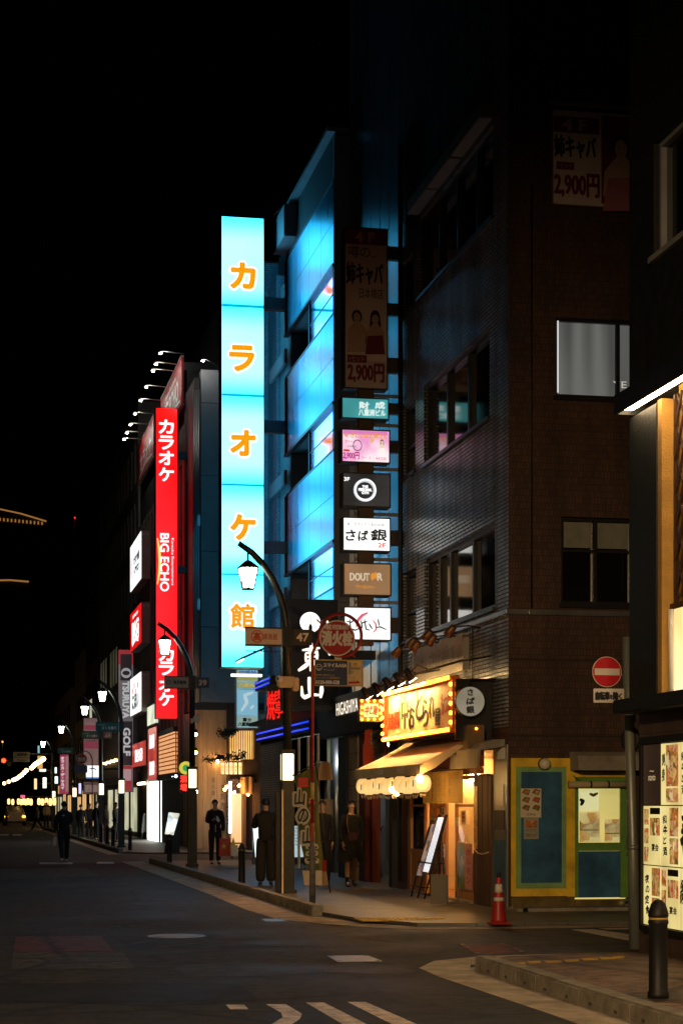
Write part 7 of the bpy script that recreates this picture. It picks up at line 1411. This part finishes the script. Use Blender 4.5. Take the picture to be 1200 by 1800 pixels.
# things they carry or wear
t, loc, R, s, ends, child = p2
mb = MB(M['cloth_white']); mb.ball((.0, -.15, 1.22), .06, 10, (1.2, .25, 1.1)); mb.ball((.06, -.145, 1.16), .05, 10, (.8, .25, .9)); mb.box(.255, .275, -.05, .05, .92, 1.38, .008); mb.tube([(-.02, -.155, 1.05), (-.02, -.15, .85), (.0, -.15, .9)], .008, 5); child('jacket_print', mb)
mb = MB(M['cloth_white']); el, wr, pm = ends[1]; mb.tube([Vector((.245, .0, 1.38)), Vector(el) + Vector((.065, 0, 0)), Vector(wr) + Vector((.045, 0, 0))], [.03, .03, .025], 8); mb.tube([(.165, .02, .85), (.185, .02, .5), (.18, .02, .12)], .014, 6); child('sleeve_stripe', mb)
def held(name, label, cat, person_, mbfn):
    t, loc, R, s, ends, child = person_; tt = thing(name, label, cat, loc); mb = MB(); mbfn(mb, ends)
    for i, v in enumerate(mb.v): mb.v[i] = loc + R @ (Vector(v) * s)
    mb.build(name + '_body', tt); return tt
def ph(mb, e): pm = Vector(e[-1][2]); mb.use(M['dark']); mb.box(pm.x - .01, pm.x + .07, pm.y - .06, pm.y - .05, pm.z - .02, pm.z + .13, .004)
held('phone', 'dark phone held by the young man in the tracksuit', 'phone', p2, ph)
def bag1(mb, e):
    pm = Vector(e[1][2]); mb.use(mat('bag_red', (.42, .05, .03), .6, 0, .2, 5)); x = pm.x + .03; z = pm.z - .12
    mb.prism([(x - .14, pm.y - .09, z), (x + .15, pm.y - .09, z), (x + .17, pm.y - .08, z - .48), (x - .16, pm.y - .08, z - .48)], (0, .16, 0)); mb.use(paint('bag_yellow', (.55, .4, .03)))
    for k in range(5): a = 2 * PI * k / 5 + PI / 2; mb.prism([(x - .03, pm.y - .098, z - .22), (x - .03 + .03 * math.cos(a - .6), pm.y - .098, z - .22 + .03 * math.sin(a - .6)), (x - .03 + .1 * math.cos(a), pm.y - .098, z - .22 + .1 * math.sin(a)), (x - .03 + .03 * math.cos(a + .6), pm.y - .098, z - .22 + .03 * math.sin(a + .6))], (0, .004, 0))
    mb.tube([(x - .08, pm.y, z), (x - .03, pm.y, z + .13), (x + .04, pm.y, z + .13), (x + .08, pm.y, z)], .007, 5)
held('shopping_bag', 'red shopping bag with a yellow star held by the young man', 'bag', p2, bag1)
def bag1b(mb, e):
    pm = Vector(e[1][2]); x = pm.x + .2; z = pm.z - .2; mb.use(paint('bag_cream', (.5, .38, .24))); mb.prism([(x - .05, pm.y - .2, z - .1), (x + .16, pm.y - .2, z - .1), (x + .14, pm.y - .2, z - .4), (x - .03, pm.y - .2, z - .4)], (0, .12, 0)); mb.use(paint('bag_yellow', (.55, .4, .03))); mb.prism([(x - .02, pm.y - .14, z - .1), (x + .1, pm.y - .14, z - .1), (x + .05, pm.y - .14, z + .1)], (0, .02, 0))
held('shopping_bag', 'small cream and yellow bag hanging beside the red shopping bag', 'bag', p2, bag1b)
def bag2(mb, e):
    pm = Vector(e[1][2]); mb.use(mat('plastic_bag', (.55, .5, .48), .4, 0, .1, 6)); rows = []
    for i in range(8): f_ = i / 7; r = .02 + .09 * math.sin(f_ * 2.4) ** .8; rows.append([(pm.x + .03 + r * math.cos(a) * (1 + .1 * math.sin(3 * a + i)), pm.y + r * .7 * math.sin(a), pm.z - .08 - .3 * f_) for a in [2 * PI * k / 12 for k in range(12)]])
    mb.grid(rows, True); mb.tube([(pm.x, pm.y, pm.z - .02), (pm.x + .03, pm.y, pm.z - .1)], .012, 5)
held('plastic_bag', 'pale plastic bag in the hand of the man walking away', 'bag', p1, bag2)
def bag3(mb, e): mb.use(mat('bag_maroon', (.06, .012, .014), .5)); mb.box(-.1, .08, -.2, -.14, .92, 1.08, .03); mb.use(paint('strap_tan', (.3, .2, .1))); mb.tube([(-.09, -.17, 1.07), (-.12, -.15, 1.25), (-.1, -.08, 1.42)], .008, 5)
held('handbag', 'small maroon handbag worn in front of the woman in the long coat', 'bag', p5, bag3)
t, loc, R, s, ends, child = p1; mb = MB(M['cloth_white']); mb.box(.02, .07, .135, .16, 1.3, 1.33); child('back_print', mb)
# people farther up the street
GREYT = mat('cloth_grey', (.2, .19, .17), .85); KHAKI = mat('cloth_khaki', (.32, .28, .2), .85); PINKT = mat('cloth_pink', (.3, .14, .12), .85)
for lab, px, py, z, yaw, kw in (('distant person in a grey top standing by the fourth street lamp', 187, 1482, .05, 1.2, dict(top=GREYT, trous=PINKT)), ('distant walker in pale trousers striding across the road', 66, 1463, 0, -1.4, dict(trous=M['cloth_black'], top=KHAKI, legs=((.45, 0), (-.4, .2)))), ('distant dark figure just right of the man walking away', 143, 1476, .05, 2.6, dict()), ('distant dark figure between the two street lamps with a yellow bag', 157, 1474, .05, .4, dict(top=M['cloth_charcoal'])), ('distant dark figure close behind the grey topped person', 170, 1477, .05, 2.0, dict()), ('distant figure at the left edge of the road by the traffic light', 12, 1452, 0, 1.9, dict(top=GREYT)), ('distant person in black standing beneath the pink banner', 113, 1464, .05, 0, dict()), ('distant person in black by the dark shop front right of the lamps', 204, 1480, .05, 1, dict()), ('distant passer by near the glowing lanterns', 82, 1458, .05, .3, dict(top=KHAKI))):
    person(lab, px, py, z, yaw, random.uniform(1.6, 1.76), arms=((.2, .2), (-.1, .3)), fingers=False, loose=1.6, **kw)
# ================================================================ far end of the street
q = RY(7, 1337, 175); t = thing('traffic_light', 'red traffic light glowing at the left edge far up the road', 'traffic light', (q.x, 175, 0)); mb = MB(M['cab']); mb.box(q.x - .35, q.x + .95, 175.02, 175.25, q.z - .24, q.z + .24, .04); mb.build('housing', t); mb = MB(emat('red_signal', (1, .02, .005), 14)); mb.disc((q.x, 175, q.z), U_SIGN, VZ, .2, .04, 18); mb.build('red_lens', t)
mb = MB(M['dark']); mb.disc((q.x + .42, 175.0, q.z), U_SIGN, VZ, .15, .03, 18); mb.disc((q.x + .75, 175.0, q.z), U_SIGN, VZ, .15, .03, 18); mb.build('dark_lens', t); mb = MB(M['galv']); mb.tube([(q.x - 2.2, 175.2, 0), (q.x - 2.2, 175.2, q.z + .3), (q.x + .3, 175.2, q.z + .3)], .09, 8); mb.build('pole', t); mb = MB(M['cab_grey']); a = RY(13, 1347, 175); mb.box(a.x, a.x + .33, 175, 175.06, a.z, a.z + .42); mb.build('plate', t)
# street name gantry
Y = 140; t = thing('gantry_sign', 'two pale street name plates on an arm at the far crossing', 'sign', RY(90, 1460, Y)); mb = MB(mat('gantry_plate', (.3, .31, .3), .5)); 
for y0, y1 in ((1322, 1331), (1332, 1339)): a = RY(24, y1, Y); b = RY(53, y0, Y); mb.box(a.x, b.x, Y, Y + .06, a.z, b.z)
mb.build('plates', t); k = MB(); txt(k, '八重洲仲通り', BLK, 27, 1324, 50, 1329, Y, .01); txt(k, 'Yaesu', BLK, 30, 1334, 47, 1338, Y, .005); k.build('lettering', t); mb = MB(M['galv']); b = RY(92, 1325, Y); mb.tube([(b.x, Y + .1, 0), (b.x, Y + .1, b.z + .9)], .08, 8); mb.tube([(b.x, Y + .1, b.z), (RY(24, 1325, Y).x, Y + .1, b.z)], .05, 6); mb.build('arm', t)
# garland of bulbs climbing over the street, row of glowing lanterns beneath
FB = emat('far_bulb', (1, .6, .22), 9); pts = [(8, 1377, 178), (16, 1374, 172), (24, 1371, 166), (27, 1370, 163), (31, 1368, 160), (35, 1365, 157), (39, 1362, 154), (43, 1358, 151), (47, 1354, 148), (56, 1350, 143), (59, 1347, 141), (62, 1344, 139), (65, 1342, 137), (68, 1340, 135), (71, 1338, 133), (74, 1336, 131), (77, 1334, 129)]
NTH = ['first', 'second', 'third', 'fourth', 'fifth', 'sixth', 'seventh', 'eighth', 'ninth', 'tenth', 'eleventh', 'twelfth', 'thirteenth', 'fourteenth', 'fifteenth', 'sixteenth', 'seventeenth']
b0 = None
for i, (px, py, Y) in enumerate(pts):
    q = RY(px, py, Y)
    if b0 is None: b0 = thing('garland_bulb', '', 'bulb', q, 'bulbs of the garland over the street'); mb = MB(FB); mb.ball(q, .17, 8); mb.build('glass', b0); mb = MB(M['dark']); mb.lathe(q, [(.05, .09), (.04, .2)], 6); mb.build('socket', b0); t = b0
    else: t = copy_tree(b0); t.location = q
    t['label'] = 'glowing bulb of the climbing garland, %s from its lower left end' % NTH[i]
t = thing('garland_wire', 'thin wire carrying the climbing garland of bulbs over the street', 'wire', RY(45, 1356, 150)); mb = MB(M['dark']); mb.tube([RY(px, py - 4, Y) for px, py, Y in pts], .012, 4); mb.build('wire', t)
l0 = None; px_ = [16, 23, 33, 38, 42, 46, 50, 55, 69, 75, 82, 89, 96]
for i, px in enumerate(px_):
    Y = 160 - i * 3.2; q = RY(px, 1409 + (i % 2) * .8, Y)
    if l0 is None: l0 = thing('street_lantern', '', 'lantern', q, 'glowing lanterns of the far shops'); mb = MB(emat('far_lantern', (1, .62, .2), 2.2)); mb.lathe(q, [(.04, -.24), (.1, -.2), (.12, 0), (.1, .2), (.04, .24)], 10); mb.build('shade', l0); mb = MB(M['dark']); mb.lathe(q, [(.06, .24), (.06, .3)], 8); mb.tube([q + Vector((0, 0, .3)), q + Vector((0, 0, .6))], .01, 4); mb.build('cap', l0); t = l0
    else: t = copy_tree(l0); t.location = q
    t['label'] = 'warm oval lantern in the row far up the street, %s from the left' % NTH[i]
# hydrant sign, banner, white lightbox and small far signs
Y = 99; q = RY(144, 1334, Y); t = thing('hydrant_sign', 'small distant round red hydrant sign over a blue plate', 'sign', (q.x + .6, Y, .05)); mb = MB(M['hyd_red']); r = .3; mb.tube([(q.x + .55, Y, .05), (q.x + .55, Y, q.z)] + [(q.x + .1 + .42 * math.cos(a), Y, q.z + .42 * math.sin(a)) for a in [.1 + i * .3 for i in range(10)]], .03, 6); mb.build('pole', t); mb = MB(HW); mb.disc(q, U_SIGN, VZ, .28, .02, 24); mb.use(HR); mb.disc(q - Vector((0, .004, 0)), U_SIGN, VZ, .26, .003, 24); mb.build('disc', t); k = MB(); txt(k, '消火栓', HW, 137.5, 1331, 150.5, 1338, Y - .005, .01); k.build('lettering', t); mb = MB(paint('far_blue', (.06, .1, .22))); a = RY(131, 1358, Y); b = RY(154, 1346, Y); mb.box(a.x, b.x, Y, Y + .03, a.z, b.z); mb.build('plate', t)
M['banner_red'] = lightbox('banner_red', (.28, .02, .06), (.42, .03, .09), .7, 1)
def f(k, _, t, Y): rect(k, ink('banner_edge', (.4, .2, .2), .7), 115.5, 1328, 121, 1392, Y); txt(k, 'オフィス・デ・ヤスイ', ink('banner_white', (.8, .7, .7), .8), 107, 1330, 114, 1388, Y, .02, vertical=True)
box_sign('vertical_sign', 'crimson vertical banner sign with white characters far up the street', 105.5, 1326, 121.5, 1396, 117.5, .2, M['banner_red'], f, brackets=((1340, .1), (1380, .1)), back=False)
M['panel_pink'] = lightbox('dull_pink_panel', (.1, .04, .05), (.17, .1, .1), .8, 1)
def f(k, _, t, Y): rect(k, ink('pinkish', (.3, .05, .08), .6), 148, 1275, 173, 1283, Y); rect(k, ink('pinkish', (.3, .05, .08), .6), 148, 1304, 173, 1316, Y)
box_sign('vertical_sign', 'tall dull pink panel sign behind the green plate', 147, 1262, 174, 1345, 108, .25, M['panel_pink'], f, brackets=((1300, .1),))
def f(k, _, t, Y): rect(k, ink('blue_line', (.1, .25, .7), 1), 151.5, 1366, 174, 1368.5, Y); br(k, BLK, [(157, 1352), (163, 1350), (170, 1353)], .06, Y)
box_sign('vertical_sign', 'bright white lightbox with a blue lower edge far up the street', 151, 1345, 174.5, 1369, 100, .25, M['sign_white'], f, brackets=((1352, .1),))
def f(k, _, t, Y): txt(k, '居酒屋', ink('maroon_text', (.3, .2, .18), .6), 150, 1380, 172, 1392, Y, .02)
box_sign('vertical_sign', 'dark maroon shop sign under the bright white lightbox', 147, 1374, 174, 1396, 99, .2, lightbox('maroon_panel', (.035, .008, .008), (.06, .015, .013), .8, 1), f, brackets=((1385, .1),))
for lab, q_, Y, col, st in (('pale violet upright light sign beside the fifth lamp', (138, 1376, 144, 1396), 112, (.55, .55, 1), 1.3), ('cold white glowing shop sign left of the crimson banner, upper one', (96, 1348, 101, 1360), 125, (.8, 1, 1), 1.6), ('cold white glowing shop sign left of the crimson banner, lower one', (96, 1364, 103, 1378), 125, (.8, 1, 1), 1.6), ('yellowish lit shop window sign under the garland, left one', (60, 1368, 66, 1388), 136, (1, .75, .35), 1.2), ('round white lit sign under the garland', (75, 1366, 83, 1386), 134, (1, .97, .85), 1.6), ('long pale lit sign just beneath the garland end', (69, 1351, 82, 1357), 134, (.95, .9, .8), 1.3), ('pink lit sign low at the far end of the road', (36, 1397, 45, 1403), 158, (1, .12, .35), 1.0), ('teal lit upright sign above the garland end', (66, 1310, 71, 1325), 150, (.2, .5, .55), .8), ('amber lit wall panel behind the garland end', (66, 1328, 76, 1352), 151, (1, .5, .1), .7)):
    a = RY(q_[0], q_[3], Y); b = RY(q_[2], q_[1], Y); t = thing('shop_sign', lab, 'sign', ((a.x + b.x) / 2, Y, a.z)); mb = MB(emat('far_sign', col, st)); mb.box(a.x + .03, b.x - .03, Y, Y + .05, a.z + .03, b.z - .03); mb.build('face', t); mb = MB(M['cab']); mb.box(a.x, b.x, Y + .051, Y + .2, a.z, b.z); mb.box(b.x, FX, Y + .08, Y + .12, (a.z + b.z) / 2 - .04, (a.z + b.z) / 2 + .04); mb.build('cabinet', t)
# string of warm bulbs on the far restaurant front
t = thing('bulb_string', 'short string of warm bulbs over a restaurant front behind the third lamp', 'bulb string', (7.8, 95, 4.5)); bulbs(t, 'bulb', FB, [RX(182 + i * 2.3, 1342 - i * .7 + (i % 3), 7.85) for i in range(12)], .07); mb = MB(M['dark']); mb.tube([RX(182, 1340, 7.86), RX(208, 1333, 7.86)], .015, 4); mb.build('wire', t)
# car at the far end
c = RZ(26, 1443, 0); c = Vector((c.x, 150, 0)); c.x = RY(27, 1440, 150).x
t = thing('car', 'pale car with two amber lights waiting far up the road', 'car', c); CB = mat('car_paint', (.35, .3, .22), .3, .2, .1, 3); mb = MB(CB)
prof = [(-.85, .35), (-.86, .75), (-.8, .95), (-.62, 1.42), (-.5, 1.5), (.5, 1.5), (.62, 1.42), (.8, .95), (.86, .75), (.85, .35)]; rows = []
for f_, sy_, tp_ in ((0, .94, .62), (.12, 1, .7), (.9, 1.0, .98), (1.6, 1, 1), (2.8, 1, 1), (3.6, 1, .72), (4.2, .95, .62)): rows.append([(c.x + x * sy_, c.y + f_, .35 + (z - .35) * (tp_ if z > .9 else 1)) for x, z in prof])
mb.grid(rows, False); mb.face(rows[0]); mb.face(rows[-1][::-1]); mb.build('body', t); mb = MB(M['glass_dark']); mb.face([(c.x - .6, c.y + .6, 1.05), (c.x + .6, c.y + .6, 1.05), (c.x + .5, c.y + .95, 1.4), (c.x - .5, c.y + .95, 1.4)]); mb.build('windscreen', t)
for sx in (-1, 1):
    mb = MB(emat('amber_light', (1, .32, .02), 6) if 'amber_light' not in MATS else MATS['amber_light']); mb.ball((c.x + sx * .68, c.y - .03, .72), .12, 8, (1.2, .4, .9)); mb.build('headlight', t)
    for fy in (.75, 3.4): mb = MB(M['dark']); mb.lathe((c.x + sx * .78, c.y + fy, .31), [(.31, -.09), (.31, .09)], 16, (1, 0, 0)); mb.build('wheel', t)
# red aviation lights far away and a small orange lamp
for lab, px, py, Y, col in (('tiny red beacon high above the far roofs', 132, 910, 300, (1, .02, .02)), ('small orange lamp over the traffic light', 5, 1304, 200, (1, .3, .1))):
    q = RY(px, py, Y); t = thing('beacon', lab, 'lamp', q); mb = MB(emat('beacon_glow', col, 3)); mb.ball(q, .12 if Y > 250 else .1, 8); mb.build('glass', t); mb = MB(M['galv']); mb.tube([(q.x, q.y + .2, 0), (q.x, q.y + .2, q.z)], .06, 6); mb.build('mast', t)

# glowing shop fronts under the far lanterns
WS = lightbox('warm_shop_glow', (.5, .22, .06), (1, .6, .25), .9, .4)
for i, (y, z0, z1) in enumerate(((119.5, .3, 2.3), (127, .4, 2.6), (133, .3, 2.2), (139.5, 2.7, 3.5), (146, .3, 2.4), (154, .4, 2.5), (163, 2.6, 3.3), (171, .3, 2.4))):
    t = thing('shop', 'warm glowing shop front far up the street, ' + NTH[i] + ' from the near end', 'shop', (7.7, y, z0), 'glowing shop fronts far up the street'); mb = MB(WS); mb.box(7.72, 7.76, y, y + 3.4, z0, z1); mb.build('glow_panel', t); mb = MB(M['wood_dark']); mb.box(7.7, 7.9, y - .1, y + 3.5, z1 + .001, z1 + .15); mb.box(7.7, 7.78, y + 1.6, y + 1.75, z0, z1); mb.box(7.77, 7.96, y, y + 3.4, z0 - .05, z1); mb.build('frame', t)
